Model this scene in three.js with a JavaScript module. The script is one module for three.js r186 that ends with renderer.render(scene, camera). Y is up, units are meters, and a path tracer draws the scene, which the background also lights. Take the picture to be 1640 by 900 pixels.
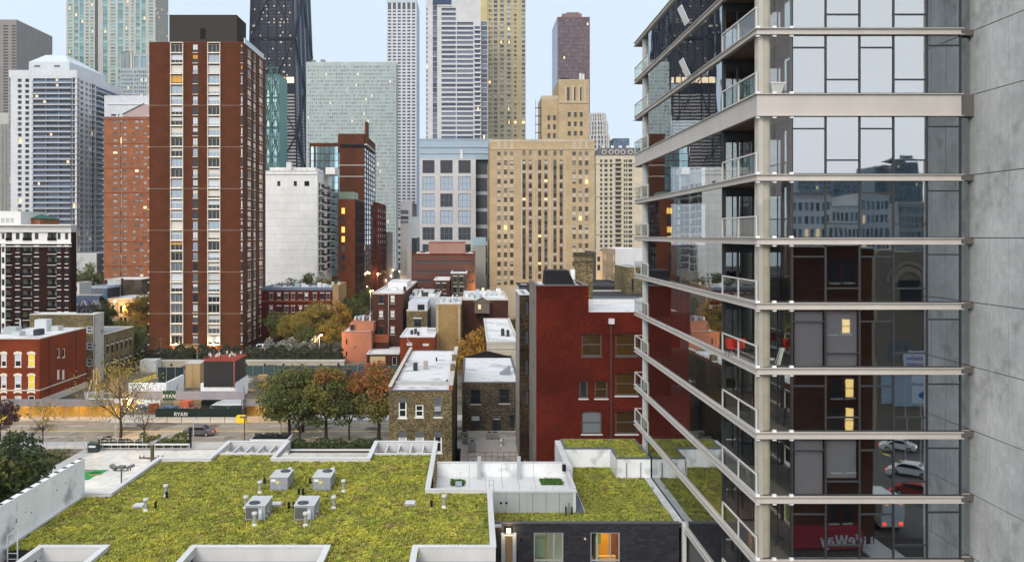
import * as THREE from 'three';
import { RoundedBoxGeometry } from 'three/addons/geometries/RoundedBoxGeometry.js';
import { FontLoader } from 'three/addons/loaders/FontLoader.js';
import { TextGeometry } from 'three/addons/geometries/TextGeometry.js';
import { mergeGeometries } from 'three/addons/utils/BufferGeometryUtils.js';

// ---------------------------------------------------------------- camera, sky, sun, exposure
const W = 1640, H = 900, F = 1300, CX = 757, HY = 377, CAMH = 30;
const scene = new THREE.Scene();
const FW = 2 * Math.max(CX, W - CX), FH = 2 * Math.max(HY, H - HY);
const camera = new THREE.PerspectiveCamera(2 * Math.atan(FH / 2 / F) * 180 / Math.PI, FW / FH, 0.5, 6000);
camera.position.set(0, CAMH, 0);
camera.lookAt(0, CAMH, -100);
camera.setViewOffset(FW, FH, FW / 2 - CX, FH / 2 - HY, W, H);
camera.updateProjectionMatrix();
scene.add(camera);

const renderer = new THREE.WebGLRenderer({ antialias: true });
renderer.setSize(1024, 561);
renderer.toneMapping = THREE.LinearToneMapping;
renderer.toneMappingExposure = 1.56;
renderer.shadowMap.enabled = true;

const rng = (s) => () => { s |= 0; s = s + 0x6D2B79F5 | 0; let t = Math.imul(s ^ s >>> 15, 1 | s); t = t + Math.imul(t ^ t >>> 7, 61 | t) ^ t; return ((t ^ t >>> 14) >>> 0) / 4294967296; };
function lattice(seed, P) {                       // tileable value noise, P cells a side
  const r = rng(seed), a = new Float32Array(P * P); for (let i = 0; i < a.length; i++) a[i] = r();
  const s = (t) => t * t * (3 - 2 * t);
  return (u, v) => { const x = u * P, y = v * P, i = Math.floor(x), j = Math.floor(y), fx = s(x - i), fy = s(y - j);
    const m = (k) => ((k % P) + P) % P, i0 = m(i), i1 = m(i + 1), j0 = m(j) * P, j1 = m(j + 1) * P;
    return (a[i0 + j0] * (1 - fx) + a[i1 + j0] * fx) * (1 - fy) + (a[i0 + j1] * (1 - fx) + a[i1 + j1] * fx) * fy; };
}
function fbm(seed, P, oct) { const l = []; for (let k = 0; k < oct; k++) l.push(lattice(seed + k * 17, P << k)); return (u, v) => { let s = 0, w = .5, t = 0; for (const f of l) { s += f(u, v) * w; t += w; w *= .55; } return s / t; }; }

{ // pale dusk overcast: blue-white in front, soft grey cloud banks everywhere
  const w = 1024, h = 512, data = new Float32Array(w * h * 4), n1 = fbm(5, 6, 6), n2 = fbm(9, 3, 5);
  for (let j = 0; j < h; j++) { const el = ((j + .5) / h - .5) * Math.PI, y = Math.sin(el);
    for (let i = 0; i < w; i++) { const az = ((i + .5) / w) * 2 * Math.PI - Math.PI;
      const w0 = .5 + .5 * Math.cos(el) * Math.sin(az), back = w0 * w0 * (3 - 2 * w0);   // +z, behind the camera, is where the sun went down
      const t = Math.min(1, Math.max(0, y) * 1.8), u = i / w, v = .5 + Math.max(0, y) * .5;
      let c = n1(u, v * 1.3) * .6 + n2(u + .3, v) * .4; c = Math.min(1, Math.max(0, (c - .38) * 3));
      const o = (j * w + i) * 4, sh = 1 + .10 * (c - .5) * (.25 + .75 * back) , front = [.50 - .04 * t, .585 - .022 * t, .665], rear = [1.0, .985, 1.0];
      for (let q = 0; q < 3; q++) data[o + q] = (front[q] * (1 - back) + rear[q] * back) * sh;
      data[o + 3] = 1; } }
  const sky = new THREE.DataTexture(data, w, h, THREE.RGBAFormat, THREE.FloatType);
  sky.mapping = THREE.EquirectangularReflectionMapping; sky.magFilter = sky.minFilter = THREE.LinearFilter; sky.wrapS = THREE.RepeatWrapping; sky.needsUpdate = true;
  scene.background = sky; scene.environment = sky; scene.backgroundIntensity = 1; scene.environmentIntensity = 1;
}
const sun = new THREE.DirectionalLight(new THREE.Color(1, .93, .82), 1.2);
sun.position.set(-110, 230, 250); sun.target.position.set(0, 0, -100); sun.castShadow = true;
sun.shadow.radius = 45; sun.shadow.mapSize.set(4096, 4096);
Object.assign(sun.shadow.camera, { left: -260, right: 260, top: 260, bottom: -260, near: 1, far: 900 });
scene.add(sun, sun.target);
scene.fog = new THREE.FogExp2(new THREE.Color(.74, .84, .95), 0.00006);

// ---------------------------------------------------------------- helpers
const wx = (px, d) => (px - CX) * d / F, wy = (py, d) => CAMH - (py - HY) * d / F, dg = (py, h) => F * h / (py - HY);
const counts = {};
function numbered(n) { const k = counts[n] = (counts[n] ?? -1) + 1; return k ? n + '_' + String(k).padStart(3, '0') : n; }
const off = new Map();                              // group -> its base in the world
function setTag(o, label, category, group) { if (label) o.userData.label = label; if (category) o.userData.category = category; if (group) o.userData.group = group; return o; }
function thing(name, label, category, p = [0, 0, 0], group) {
  const o = new THREE.Group(); o.name = numbered(name); o.userData.kind = 'thing'; o.position.set(...p); off.set(o, p); scene.add(o); return setTag(o, label, category, group);
}
function copy(src, name, p, label, group, ry = 0, s = 1) {
  const o = src.clone(); o.name = numbered(name); o.position.set(...p); o.rotation.y = ry; o.scale.setScalar(s); scene.add(o);
  o.userData = { ...src.userData }; return setTag(o, label, null, group);
}
const shade = (o) => { o.castShadow = o.receiveShadow = true; return o; };
class G {
  constructor() { this.p = []; this.u = []; this.c = []; this.col = null; }
  tri(a, b, c, ua, ub, uc) { this.p.push(...a, ...b, ...c); this.u.push(...ua, ...ub, ...uc); const k = this.col; if (k) this.c.push(...k, ...k, ...k); return this; }
  quad(a, b, c, d, ua, ub, uc, ud) {
    if (!ua) { const l = (p, q) => Math.hypot(p[0] - q[0], p[1] - q[1], p[2] - q[2]); const w = l(a, b), h = l(a, d); ua = [0, 0]; ub = [w, 0]; uc = [w, h]; ud = [0, h]; }
    this.tri(a, b, c, ua, ub, uc); return this.tri(a, c, d, ua, uc, ud);
  }
  box(x0, y0, z0, x1, y1, z1) {
    if (x0 > x1) [x0, x1] = [x1, x0]; if (y0 > y1) [y0, y1] = [y1, y0]; if (z0 > z1) [z0, z1] = [z1, z0];
    const Q = (a, b, c, d, f) => this.quad(a, b, c, d, f(a), f(b), f(c), f(d)), XY = (p) => [p[0], p[1]], ZY = (p) => [p[2], p[1]], XZ = (p) => [p[0], p[2]];
    Q([x0, y0, z1], [x1, y0, z1], [x1, y1, z1], [x0, y1, z1], XY); Q([x1, y0, z0], [x0, y0, z0], [x0, y1, z0], [x1, y1, z0], XY);
    Q([x1, y0, z1], [x1, y0, z0], [x1, y1, z0], [x1, y1, z1], ZY); Q([x0, y0, z0], [x0, y0, z1], [x0, y1, z1], [x0, y1, z0], ZY);
    Q([x0, y1, z1], [x1, y1, z1], [x1, y1, z0], [x0, y1, z0], XZ); Q([x0, y0, z0], [x1, y0, z0], [x1, y0, z1], [x0, y0, z1], XZ); return this;
  }
  cbox(x, y, z, w, h, d) { return this.box(x - w / 2, y, z - d / 2, x + w / 2, y + h, z + d / 2); }   // on its base
  tube(pts, rs, seg = 6, cap = true) {              // pts: points, rs: radius at each
    const rings = pts.map((p, i) => { const a = pts[Math.max(0, i - 1)], b = pts[Math.min(pts.length - 1, i + 1)];
      const t = new THREE.Vector3(b[0] - a[0], b[1] - a[1], b[2] - a[2]).normalize(), n = new THREE.Vector3(Math.abs(t.y) > .9 ? 1 : 0, Math.abs(t.y) > .9 ? 0 : 1, 0).cross(t).normalize(), m = t.clone().cross(n), r = Array.isArray(rs) ? rs[i] : rs;
      return [...Array(seg)].map((_, k) => { const q = k / seg * Math.PI * 2, c = Math.cos(q) * r, s = Math.sin(q) * r; return [p[0] + n.x * c + m.x * s, p[1] + n.y * c + m.y * s, p[2] + n.z * c + m.z * s]; }); });
    for (let i = 0; i + 1 < rings.length; i++) for (let k = 0; k < seg; k++) { const l = (k + 1) % seg; this.quad(rings[i][k], rings[i][l], rings[i + 1][l], rings[i + 1][k]); }
    if (cap) for (const [R, f] of [[rings[0], 0], [rings.at(-1), 1]]) for (let k = 1; k + 1 < seg; k++) f ? this.tri(R[0], R[k], R[k + 1], [0, 0], [0, 0], [0, 0]) : this.tri(R[0], R[k + 1], R[k], [0, 0], [0, 0], [0, 0]);
    return this;
  }
  cyl(x, y0, z, r, y1, r1 = r, seg = 12) { return this.tube([[x, y0, z], [x, y1, z]], [r, r1], seg); }
  bar(a, b, w, h = w) {                              // square bar between two points
    const t = new THREE.Vector3(b[0] - a[0], b[1] - a[1], b[2] - a[2]).normalize(), n = new THREE.Vector3(Math.abs(t.y) > .95 ? 1 : 0, Math.abs(t.y) > .95 ? 0 : 1, 0).cross(t).normalize(), m = t.clone().cross(n);
    const R = [a, b].map((p) => [[-1, -1], [1, -1], [1, 1], [-1, 1]].map(([i, j]) => [0, 1, 2].map((k) => p[k] + n.getComponent(k) * i * w / 2 + m.getComponent(k) * j * h / 2)));
    for (let k = 0; k < 4; k++) { const l = (k + 1) % 4; this.quad(R[0][k], R[0][l], R[1][l], R[1][k]); }
    this.quad(R[0][3], R[0][2], R[0][1], R[0][0]); this.quad(...R[1]); return this;
  }
  prism(poly, y0, y1) {                              // poly: [x, z] list, either winding
    let a = 0; poly.forEach((p, i) => { const q = poly[(i + 1) % poly.length]; a += p[0] * q[1] - q[0] * p[1]; }); const P = a > 0 ? [...poly].reverse() : poly;   // counter-clockwise seen from above
    P.forEach((p, i) => { const q = P[(i + 1) % P.length], l = Math.hypot(q[0] - p[0], q[1] - p[1]); this.quad([p[0], y0, p[1]], [q[0], y0, q[1]], [q[0], y1, q[1]], [p[0], y1, p[1]], [0, y0], [l, y0], [l, y1], [0, y1]); });
    const T = THREE.ShapeUtils.triangulateShape(P.map((p) => new THREE.Vector2(p[0], -p[1])), []);
    for (const t of T) { const f = (y, k) => [P[t[k]][0], y, P[t[k]][1]]; this.tri(f(y1, 0), f(y1, 1), f(y1, 2), P[t[0]], P[t[1]], P[t[2]]); this.tri(f(y0, 2), f(y0, 1), f(y0, 0), P[t[2]], P[t[1]], P[t[0]]); }
    return this;
  }
  geo(o = [0, 0, 0]) {
    const g = new THREE.BufferGeometry(), p = new Float32Array(this.p); for (let i = 0; i < p.length; i += 3) { p[i] -= o[0]; p[i + 1] -= o[1]; p[i + 2] -= o[2]; }
    g.setAttribute('position', new THREE.BufferAttribute(p, 3)); g.setAttribute('uv', new THREE.BufferAttribute(new Float32Array(this.u), 2));
    if (this.c.length) g.setAttribute('color', new THREE.BufferAttribute(new Float32Array(this.c), 3));
    g.computeVertexNormals(); return g;
  }
  mesh(name, mat, parent, kind) {                    // under parent (a group) or, without one, at top level
    if (!this.p.length) return null;
    const m = shade(new THREE.Mesh(this.geo(parent ? off.get(parent) ?? [0, 0, 0] : [0, 0, 0]), mat)); m.name = parent ? name : numbered(name);
    if (kind) m.userData.kind = kind; (parent ?? scene).add(m); return m;
  }
}
const B = (...a) => new G().box(...a);
function sub(name, parent, geo, mat, p = [0, 0, 0], ry = 0) { const m = shade(new THREE.Mesh(geo, mat)); m.name = name; m.position.set(...p); m.rotation.y = ry; parent.add(m); return m; }
function struct(name, g, mat, kind = 'structure') { return g.mesh(name, mat, null, kind); }

// ---------------------------------------------------------------- materials
const sr = (c) => c <= .04045 ? c / 12.92 : ((c + .055) / 1.055) ** 2.4;
function tex(n, metres, fn, srgb = true) {
  const d = new Uint8Array(n * n * 4);
  for (let j = 0; j < n; j++) for (let i = 0; i < n; i++) { const c = fn((i + .5) / n, (j + .5) / n, i, j), o = (j * n + i) * 4; for (let k = 0; k < 3; k++) d[o + k] = Math.max(0, Math.min(255, (Array.isArray(c) ? c[k] : c) * 255)); d[o + 3] = 255; }
  const t = new THREE.DataTexture(d, n, n); t.wrapS = t.wrapT = THREE.RepeatWrapping; t.magFilter = THREE.LinearFilter; t.minFilter = THREE.LinearMipmapLinearFilter; t.generateMipmaps = true;
  if (srgb) t.colorSpace = THREE.SRGBColorSpace; t.repeat.set(1 / metres, 1 / metres); t.needsUpdate = true; return t;
}
const nA = fbm(101, 4, 6), nB = fbm(202, 8, 5), nC = fbm(303, 16, 4), nD = fbm(404, 3, 4);
const T = {
  grime: tex(512, 23, (u, v) => { const a = nA(u, v), b = nC(u * 2, v); return .88 + .14 * (a * .7 + b * .5 - .6); }),
  concrete: tex(1024, 9, (u, v) => { let c = .75 + .17 * (nA(u, v) - .5) + .10 * (nC(u * 3, v * 2) - .5) + .07 * (nB(u * 6, v) - .5); const s = nB(u, v); if (s > .64) c -= (s - .64) * .5; const q = nC(u * 5 + .2, v * 5); if (q > .84) c -= .12; return [c * .985, c, c * 1.0]; }),
  weathered: tex(1024, 6.5, (u, v) => { let c = .92 + .13 * (nA(u, v) - .5); const s = nC(u * 1.0, v * .5), q = nA(u + .37, v + .2); if (q > .56) c -= Math.min(.25, (q - .56) * 1.3 * (.5 + s)); const pit = nC(u * 4 + .3, v * 4); if (pit > .8) c -= .25; return [c * .985, c, c * 1.015]; }),
  roofing: tex(1024, 14, (u, v) => { let c = .82 + .11 * (nA(u, v) - .5); const s = nB(u + .4, v); if (s > .6) c -= (s - .6) * .9; if ((v * 9) % 1 < .012) c -= .08; return [c, c, c * 1.01]; }),
  lot: tex(1024, 26, (u, v) => { let c = .79 + .22 * (nA(u, v) - .5) + .16 * (nC(u * 2, v * 2) - .5); const s = nB(u + .7, v * .6); if (s > .60) c -= (s - .60) * 1.7; return [c, c * .985, c * .95]; }),
  asphalt: tex(512, 17, (u, v) => { const c = .30 + .10 * (nA(u, v) - .5) + .10 * (nC(u * 4, v * 4) - .5); return [c * 1.03, c, c * .98]; }),
  dirt: tex(512, 15, (u, v) => { const a = nA(u, v), b = nC(u * 3, v * 3), c = .40 + .3 * (a - .5) + .25 * (b - .5); return [c * 1.05, c * .97, c * .86]; }),
  wave: tex(256, 9, (u, v) => .5 + .5 * (nD(u, v) - .5), false),
  bumpy: tex(256, 1.3, (u, v) => nC(u, v), false),
  sedum: tex(1024, 7, (u, v) => { const a = nA(u, v), b = nC(u * 3, v * 3), c = nB(u * 5 + .2, v * 5); const y = Math.max(0, a - .45) * 1.6; return [.36 + y * .25 + .28 * (b - .5) + .1 * (c - .5), .40 + y * .15 + .26 * (b - .5) + .1 * (c - .5), .14 + .12 * (c - .5)]; }),
  stripes: tex(256, 1.2, (u) => (u * 6) % 1 < .2 ? .78 : .95),
};
function brickTex(base, vary, mortar, stain, rows = 128, colsN = 45, n = 1024, m = 9.6) {
  const r = rng(rows * 31 + Math.round(base[0] * 977)), tone = new Float32Array(rows * colsN).map(() => r()), ts = [...Array(rows * colsN)].map(() => r());
  const big = fbm(Math.round(base[0] * 500) + 3, 3, 5);
  return tex(n, m, (u, v) => { const y = v * rows, j = Math.floor(y), x = u * colsN + (j % 2) * .5, i = ((Math.floor(x) % colsN) + colsN) % colsN; const edge = (y - j < .16) || (x - Math.floor(x) < .06);
    const q = tone[j * colsN + i], w = ts[j * colsN + i], s = 1 + stain * (big(u, v) - .5) * 2; const k = (1 + vary * (q - .5) * 2) * s;
    return edge ? mortar.map((c, z) => (c * .5 + base[z] * .5) * s) : [base[0] * k + .04 * (w - .5), base[1] * k, base[2] * k]; });
}
const BR = {
  deep: brickTex([.37, .145, .108], .16, [.365, .155, .12], .28),
  brown: brickTex([.345, .20, .132], .12, [.335, .205, .145], .16),
  red: brickTex([.46, .215, .125], .13, [.42, .24, .175], .13),
  orange: brickTex([.575, .375, .27], .11, [.55, .40, .30], .15),
  common: brickTex([.40, .36, .265], .40, [.31, .29, .25], .28),
  grey: brickTex([.325, .295, .255], .45, [.27, .255, .23], .30),
  tan: brickTex([.665, .592, .475], .12, [.66, .60, .50], .12),
  dark: brickTex([.275, .17, .14], .25, [.27, .20, .18], .25),
  coal: brickTex([.205, .208, .232], .14, [.155, .16, .185], .07, 48, 24),
};
function M(r, g, b, rough = .8, o = {}) { const m = new (rough >= .69 ? THREE.MeshPhysicalMaterial : THREE.MeshStandardMaterial)({ roughness: rough, ...(rough >= .69 ? { specularIntensity: .3 } : {}), ...o }); m.color.setRGB(r, g, b); return m; }
const MT = (map, rough = .9, o = {}) => new THREE.MeshPhysicalMaterial({ map, roughness: rough, specularIntensity: .3, ...o });
const wallM = (r, g, b, rough = .85) => M(r, g, b, rough, { map: T.grime });
const brickM = {}; for (const k in BR) brickM[k] = MT(BR[k], k === 'coal' ? .7 : .92);
const mat = {
  white: wallM(.80, .81, .82, .45), cap: wallM(.82, .83, .84, .4), whitePaint: M(.78, .79, .80, .4), trimGrey: M(.52, .55, .58, .5, { map: T.grime }),
  steel: M(.62, .64, .66, .32, { metalness: .85 }), galv: M(.55, .57, .58, .45, { metalness: .7 }), black: M(.012, .012, .014, .75), dark: M(.025, .027, .03, .75), charcoal: M(.042, .044, .05, .75),
  concrete: MT(T.concrete, .88), weathered: MT(T.weathered, .85), roofing: MT(T.roofing, .8), lot: MT(T.lot, .92), asphalt: MT(T.asphalt, .93), dirt: MT(T.dirt, .97),
  glassDark: M(.035, .04, .05, .08, { vertexColors: false }), wood: M(.28, .17, .09, .7, { map: T.grime }), timber: M(.55, .38, .2, .8, { map: T.grime }), rust: M(.30, .09, .04, .8, { map: T.grime }),
  core: M(.05, .055, .065, .6), tar: M(.05, .05, .055, .9, { map: T.grime }), greyRoof: wallM(.30, .31, .33), redRoof: M(.33, .07, .05, .8, { map: T.grime }),
  sidewalk: M(.58, .57, .55, .9, { map: T.grime }), kerb: wallM(.50, .49, .47), yellow: M(.78, .62, .03, .6), green: M(.03, .26, .08, .8), stone: wallM(.66, .63, .57), limestone: wallM(.62, .53, .41),
};
const paneTone = new THREE.MeshStandardMaterial({ vertexColors: true, roughness: .14, metalness: .04 });
const paneMirror = new THREE.MeshStandardMaterial({ vertexColors: true, roughness: .06, metalness: .75 });
const lit = (r, g, b, k) => { const m = M(r * .4, g * .4, b * .4, .6); m.emissive = new THREE.Color(r, g, b); m.emissiveIntensity = k; return m; };
const litWarm = lit(1, .72, .38, .6), litSoft = lit(1, .85, .6, .8), litBulb = lit(1, .72, .36, 6);

// ---------------------------------------------------------------- facades
const FZ = (z) => ({ p: (u, v, w = 0) => [u, v, z + w], ry: 0 });                         // faces the camera (+z); u is x
const FX = (x, s = 1) => ({ p: (u, v, w = 0) => [x + s * w, v, -u], ry: s * Math.PI / 2, s }); // faces +x or -x; u is the distance in front of the camera
const FB = (z) => ({ p: (u, v, w = 0) => [u, v, z - w], ry: Math.PI, back: true });         // faces -z
function fquad(g, f, a, b, c, d) { const P = [a, b, c, d].map((q) => f.p(...q)), uv = [a, b, c, d].map((q) => [q[0] + q[2] * .7, q[1] + q[2] * .3]); if ((f.s ?? 1) < 0 || f.back) { P.reverse(); uv.reverse(); } g.quad(...P, ...uv); }
function fbox(g, f, u0, u1, v0, v1, w0, w1) { g.box(...f.p(u0, v0, w0), ...f.p(u1, v1, w1)); return g; }
function wallFace(g, f, u0, u1, v0, v1, holes, depth) {
  const vs = [...new Set([v0, v1, ...holes.flatMap((h) => [h[2], h[3]])])].filter((v) => v >= v0 && v <= v1).sort((a, b) => a - b);
  for (let j = 0; j + 1 < vs.length; j++) { const a = vs[j], b = vs[j + 1], m = (a + b) / 2; if (b - a < 1e-5) continue;
    const cut = holes.filter((h) => h[2] < m && h[3] > m).sort((p, q) => p[0] - q[0]); let u = u0;
    for (const h of cut) { if (h[0] - u > 1e-4) fquad(g, f, [u, a, 0], [h[0], a, 0], [h[0], b, 0], [u, b, 0]); u = Math.max(u, h[1]); }
    if (u1 - u > 1e-4) fquad(g, f, [u, a, 0], [u1, a, 0], [u1, b, 0], [u, b, 0]); }
  if (depth) for (const [a, b, c, d] of holes) { const e = -depth;
    fquad(g, f, [a, c, 0], [a, c, e], [a, d, e], [a, d, 0]); fquad(g, f, [b, c, e], [b, c, 0], [b, d, 0], [b, d, e]);
    fquad(g, f, [a, c, 0], [b, c, 0], [b, c, e], [a, c, e]); fquad(g, f, [a, d, e], [b, d, e], [b, d, 0], [a, d, 0]); }
}
const reg = (a, b, n, f, o = .5) => [...Array(n)].map((_, i) => { const s = (b - a) / n, w = s * f; return [a + s * i + (s - w) * o, a + s * i + (s - w) * o + w]; });
const grid = (cols, rows) => cols.flatMap((c) => rows.map((r) => [c[0], c[1], r[0], r[1]]));
let facadeSeed = 7;
// panes: all the small windows of one face, joined; some lit
function facade(parent, f, u0, u1, v0, v1, holes, wall, o = {}) {
  const r = rng(facadeSeed++ * 7919), depth = o.depth ?? .25, g = new G(), p = new G(), l = new G(), tones = o.tones ?? [[.05, .06, .075], [.08, .095, .115], [.03, .035, .045], [.16, .17, .18]];
  wallFace(g, f, u0, u1, v0, v1, [...holes, ...(o.voids ?? [])], depth);
  g.mesh(o.name ?? 'wall', wall, parent);
  const w = -depth + .02;
  for (const h of holes) { const isLit = r() < (o.lit ?? .03), k = tones[Math.floor(r() * tones.length)], j = .8 + r() * .4; p.col = k.map((c) => c * j);
    const split = o.blind && r() < o.blind ? h[2] + (h[3] - h[2]) * (.35 + .4 * r()) : h[3];
    const wide = isLit && h[1] - h[0] > 2.6; if (wide || !isLit) fquad(p, f, [h[0], h[2], w], [h[1], h[2], w], [h[1], split, w], [h[0], split, w]);
    if (isLit) { const u = wide ? h[0] + (h[1] - h[0] - 1.5) * r() : h[0], q = wide ? u + .8 + r() * .7 : h[1], z = wide ? w + .01 : w; fquad(l, f, [u, h[2], z], [q, h[2], z], [q, split, z], [u, split, z]); }
    if (split < h[3]) { p.col = [.42, .42, .40]; fquad(p, f, [h[0], split, w], [h[1], split, w], [h[1], h[3], w], [h[0], h[3], w]); } }
  const pm = p.mesh('window_pane', o.mirror ? paneMirror : paneTone, parent, 'stuff'); l.mesh('lit_window', o.litMat ?? litWarm, parent, 'stuff');
}
// a box of a building placed from the picture: front face at distance d, from px0 to px1, top at pyTop
function bld(name, label, cat, px0, px1, pyTop, d, depth, o = {}) {
  const x0 = wx(px0, d), x1 = wx(px1, d), y1 = wy(pyTop, d), y0 = o.y0 ?? 0, t = o.t ?? .3, g = thing(name, label, cat, [(x0 + x1) / 2, y0, -d], o.group);
  const ph = o.ph ?? .3;
  B(x0 + t, y0, -d - t, x1 - t, y1 - ph - .05, -d - depth).mesh('core_wall', o.core ?? mat.core, g);
  B(x0 + .1, y1 - ph - .04, -d - .1, x1 - .1, y1 - ph + .02, -d - depth + .1).mesh('roof', o.roof ?? mat.greyRoof, g);
  const c = new G(), e = .05, w = o.pw ?? .35; c.box(x0 - e, y1 - ph, -d + e, x1 + e, y1, -d - w); c.box(x0 - e, y1 - ph, -d - depth + w, x1 + e, y1, -d - depth - e); c.box(x0 - e, y1 - ph, -d - w, x0 + w, y1, -d - depth + w); c.box(x1 - w, y1 - ph, -d - w, x1 + e, y1, -d - depth + w);
  c.mesh('parapet', o.cap ?? mat.stone, g);
  const b = { g, x0, x1, y0, y1: y1 - ph, d, d1: d + depth, front: FZ(-d), right: FX(x1, 1), left: FX(x0, -1), X: (px) => wx(px, d), Y: (py) => wy(py, d), D: (px, x) => x * F / (px - CX) };
  if (o.plain !== undefined) for (const s of o.plain) plain(b, s, o.wall);
  return b;
}
function plain(b, side, m) { const f = b[side], [a, c] = side === 'front' ? [b.x0, b.x1] : [b.d, b.d1]; const g = new G(); wallFace(g, f, a, c, b.y0, b.y1, [], 0); g.mesh('wall', m, b.g); }
// one window as a part: frame, pane, and what it has of sill, lintel, blind
const cache = new Map(), cached = (k, f) => { if (!cache.has(k)) cache.set(k, f()); return cache.get(k); };
const clearPane = M(.03, .035, .042, .06, { metalness: .25 }), skyPane = M(.30, .36, .42, .08, { metalness: .7 }), palePane = M(.50, .53, .55, .25), curtain = M(.62, .60, .56, .8), blueBlind = M(.5, .55, .62, .7);
function win(parent, f, u0, u1, v0, v1, o = {}) {
  const w = +(u1 - u0).toFixed(2), h = +(v1 - v0).toFixed(2), fw = o.fw ?? .07, key = [w, h, fw, o.sash, o.split].join('|'), grp = new THREE.Group(), base = off.get(parent) ?? [0, 0, 0], P = f.p((u0 + u1) / 2, v0, -(o.depth ?? .15));
  grp.name = o.name ?? 'window'; grp.position.set(P[0] - base[0], P[1] - base[1], P[2] - base[2]); grp.rotation.y = f.ry; parent.add(grp);
  sub('frame', grp, cached('f' + key, () => { const g = new G(), a = w / 2, z = .07; g.box(-a, 0, 0, -a + fw, h, z); g.box(a - fw, 0, 0, a, h, z); g.box(-a + fw, 0, 0, a - fw, fw, z); g.box(-a + fw, h - fw, 0, a - fw, h, z);
    if (o.sash) g.box(-a + fw, h * o.sash - fw * .4, 0, a - fw, h * o.sash + fw * .4, z + .01);
    if (o.split) for (let k = 1; k < o.split; k++) g.box(-a + w * k / o.split - fw * .35, fw, 0, -a + w * k / o.split + fw * .35, h - fw, z - .01);
    return g.geo(); }), o.frame ?? mat.whitePaint);
  sub('pane', grp, cached('p' + key, () => B(-w / 2 + fw * .5, fw * .5, .012, w / 2 - fw * .5, h - fw * .5, .026).geo()), o.pane ?? clearPane);
  if (o.blind) sub('blind', grp, cached('b' + key + o.blind, () => B(-w / 2 + fw, h * (1 - o.blind), .03, w / 2 - fw, h - fw, .04).geo()), o.blindMat ?? curtain);
  if (o.sill) sub('sill', grp, cached('s' + w + o.depth, () => B(-w / 2 - .08, -.14, 0, w / 2 + .08, -.003, (o.depth ?? .15) + .07).geo()), o.sill);
  if (o.lintel) sub('lintel', grp, cached('l' + w + o.depth + o.arch, () => { const D = (o.depth ?? .15), z0 = D + .004, z1 = D + .07, g = new G(), n = 7, rise = o.arch ?? 0, th = o.lh ?? .28, e = .16; if (!rise) return B(-w / 2 - e, h + .003, D * .2, w / 2 + e, h + th, z1).geo();
    for (let i = 0; i < n; i++) { const a = -1 + 2 * i / n, b = -1 + 2 * (i + 1) / n, y = (t) => h + rise * (1 - t * t) - rise, xa = a * (w / 2 + e), xb = b * (w / 2 + e); const q = [[xa, y(a)], [xb, y(b)], [xb, y(b) + th], [xa, y(a) + th]];
      g.quad(...q.map((p) => [p[0], p[1], z1])); g.quad([xa, q[3][1], z1], [xb, q[2][1], z1], [xb, q[2][1], z0], [xa, q[3][1], z0]); g.quad([xb, q[1][1], z1], [xa, q[0][1], z1], [xa, q[0][1], z0], [xb, q[1][1], z0]); }
    return g.geo(); }), o.lintel);
  if (o.label) grp.userData.label = o.label;
  return grp;
}
// a wall with single windows as parts
function winWall(b, side, wall, list, dflt = {}) {
  const f = b[side], g = new G(), [a, c] = side === 'front' ? [b.x0, b.x1] : [b.d, b.d1], dep = dflt.depth ?? .15;
  wallFace(g, f, a, c, b.y0, b.y1, list, dep + .02); g.mesh('wall', wall, b.g);
  for (const q of list) win(b.g, f, q[0], q[1], q[2], q[3], { depth: dep, ...dflt, ...(q[4] ?? {}) });
}
const fontBold = await new FontLoader().loadAsync('fonts/droid/droid_sans_bold.typeface.json');
function text(s, size, depth = .02) { const g = new TextGeometry(s, { font: fontBold, size, depth, curveSegments: 3 }); g.computeBoundingBox(); const c = g.boundingBox; g.translate(-(c.max.x + c.min.x) / 2, -(c.max.y + c.min.y) / 2, 0); return g; }
// ---------------------------------------------------------------- the ground
struct('ground', new G().quad([-2500, -.02, 700], [2500, -.02, 700], [2500, -.02, -2600], [-2500, -.02, -2600], [0, 0], [5000, 0], [5000, 3300], [0, 3300]), MT(T.asphalt, .95, { color: 0xbbbbbb }));
const sheet = (name, x0, x1, d0, d1, y, m) => struct(name, new G().quad([x0, y, -d0], [x1, y, -d0], [x1, y, -d1], [x0, y, -d1], [x0, d0], [x1, d0], [x1, d1], [x0, d1]), m);
sheet('road', -260, 160, 117.5, 131, .004, MT(T.lot, .88, { color: 0xb4aca4 }));
struct('sidewalk', B(-260, -.3, -113.8, 20, .13, -117.2), mat.sidewalk); struct('kerb', B(-260, -.3, -117.2, 20, .14, -117.5), mat.kerb);
struct('pavement', B(-260, -.3, -131.3, 160, .13, -135), mat.sidewalk); struct('kerb', B(-260, -.3, -131, 160, .14, -131.3), mat.kerb);
for (const [d, w] of [[124.1, .12], [124.5, .12]]) sheet('road_marking', -260, 160, d - w / 2, d + w / 2, .009, mat.yellow);
{ const g = new G(); for (let i = 0; i < 40; i++) { const x = -200 + i * 8; g.quad([x, .009, -120.7], [x + 3, .009, -120.7], [x + 3, .009, -120.85], [x, .009, -120.85]); g.quad([x, .009, -127.7], [x + 3, .009, -127.7], [x + 3, .009, -127.85], [x, .009, -127.85]); } struct('lane_marking', g, mat.whitePaint); }
sheet('parking_lot', -52.5, -3.2, 63, 113.6, .004, mat.lot);
sheet('lot_path', -54.5, -52.52, 60, 113.6, .006, mat.sidewalk); sheet('dirt_ground', -110, -54.52, 60, 113.6, .003, MT(T.dirt, .97, { color: 0xffffff }));
sheet('dirt_ground', -120, 40, 135.2, 212, .004, mat.dirt);
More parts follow.
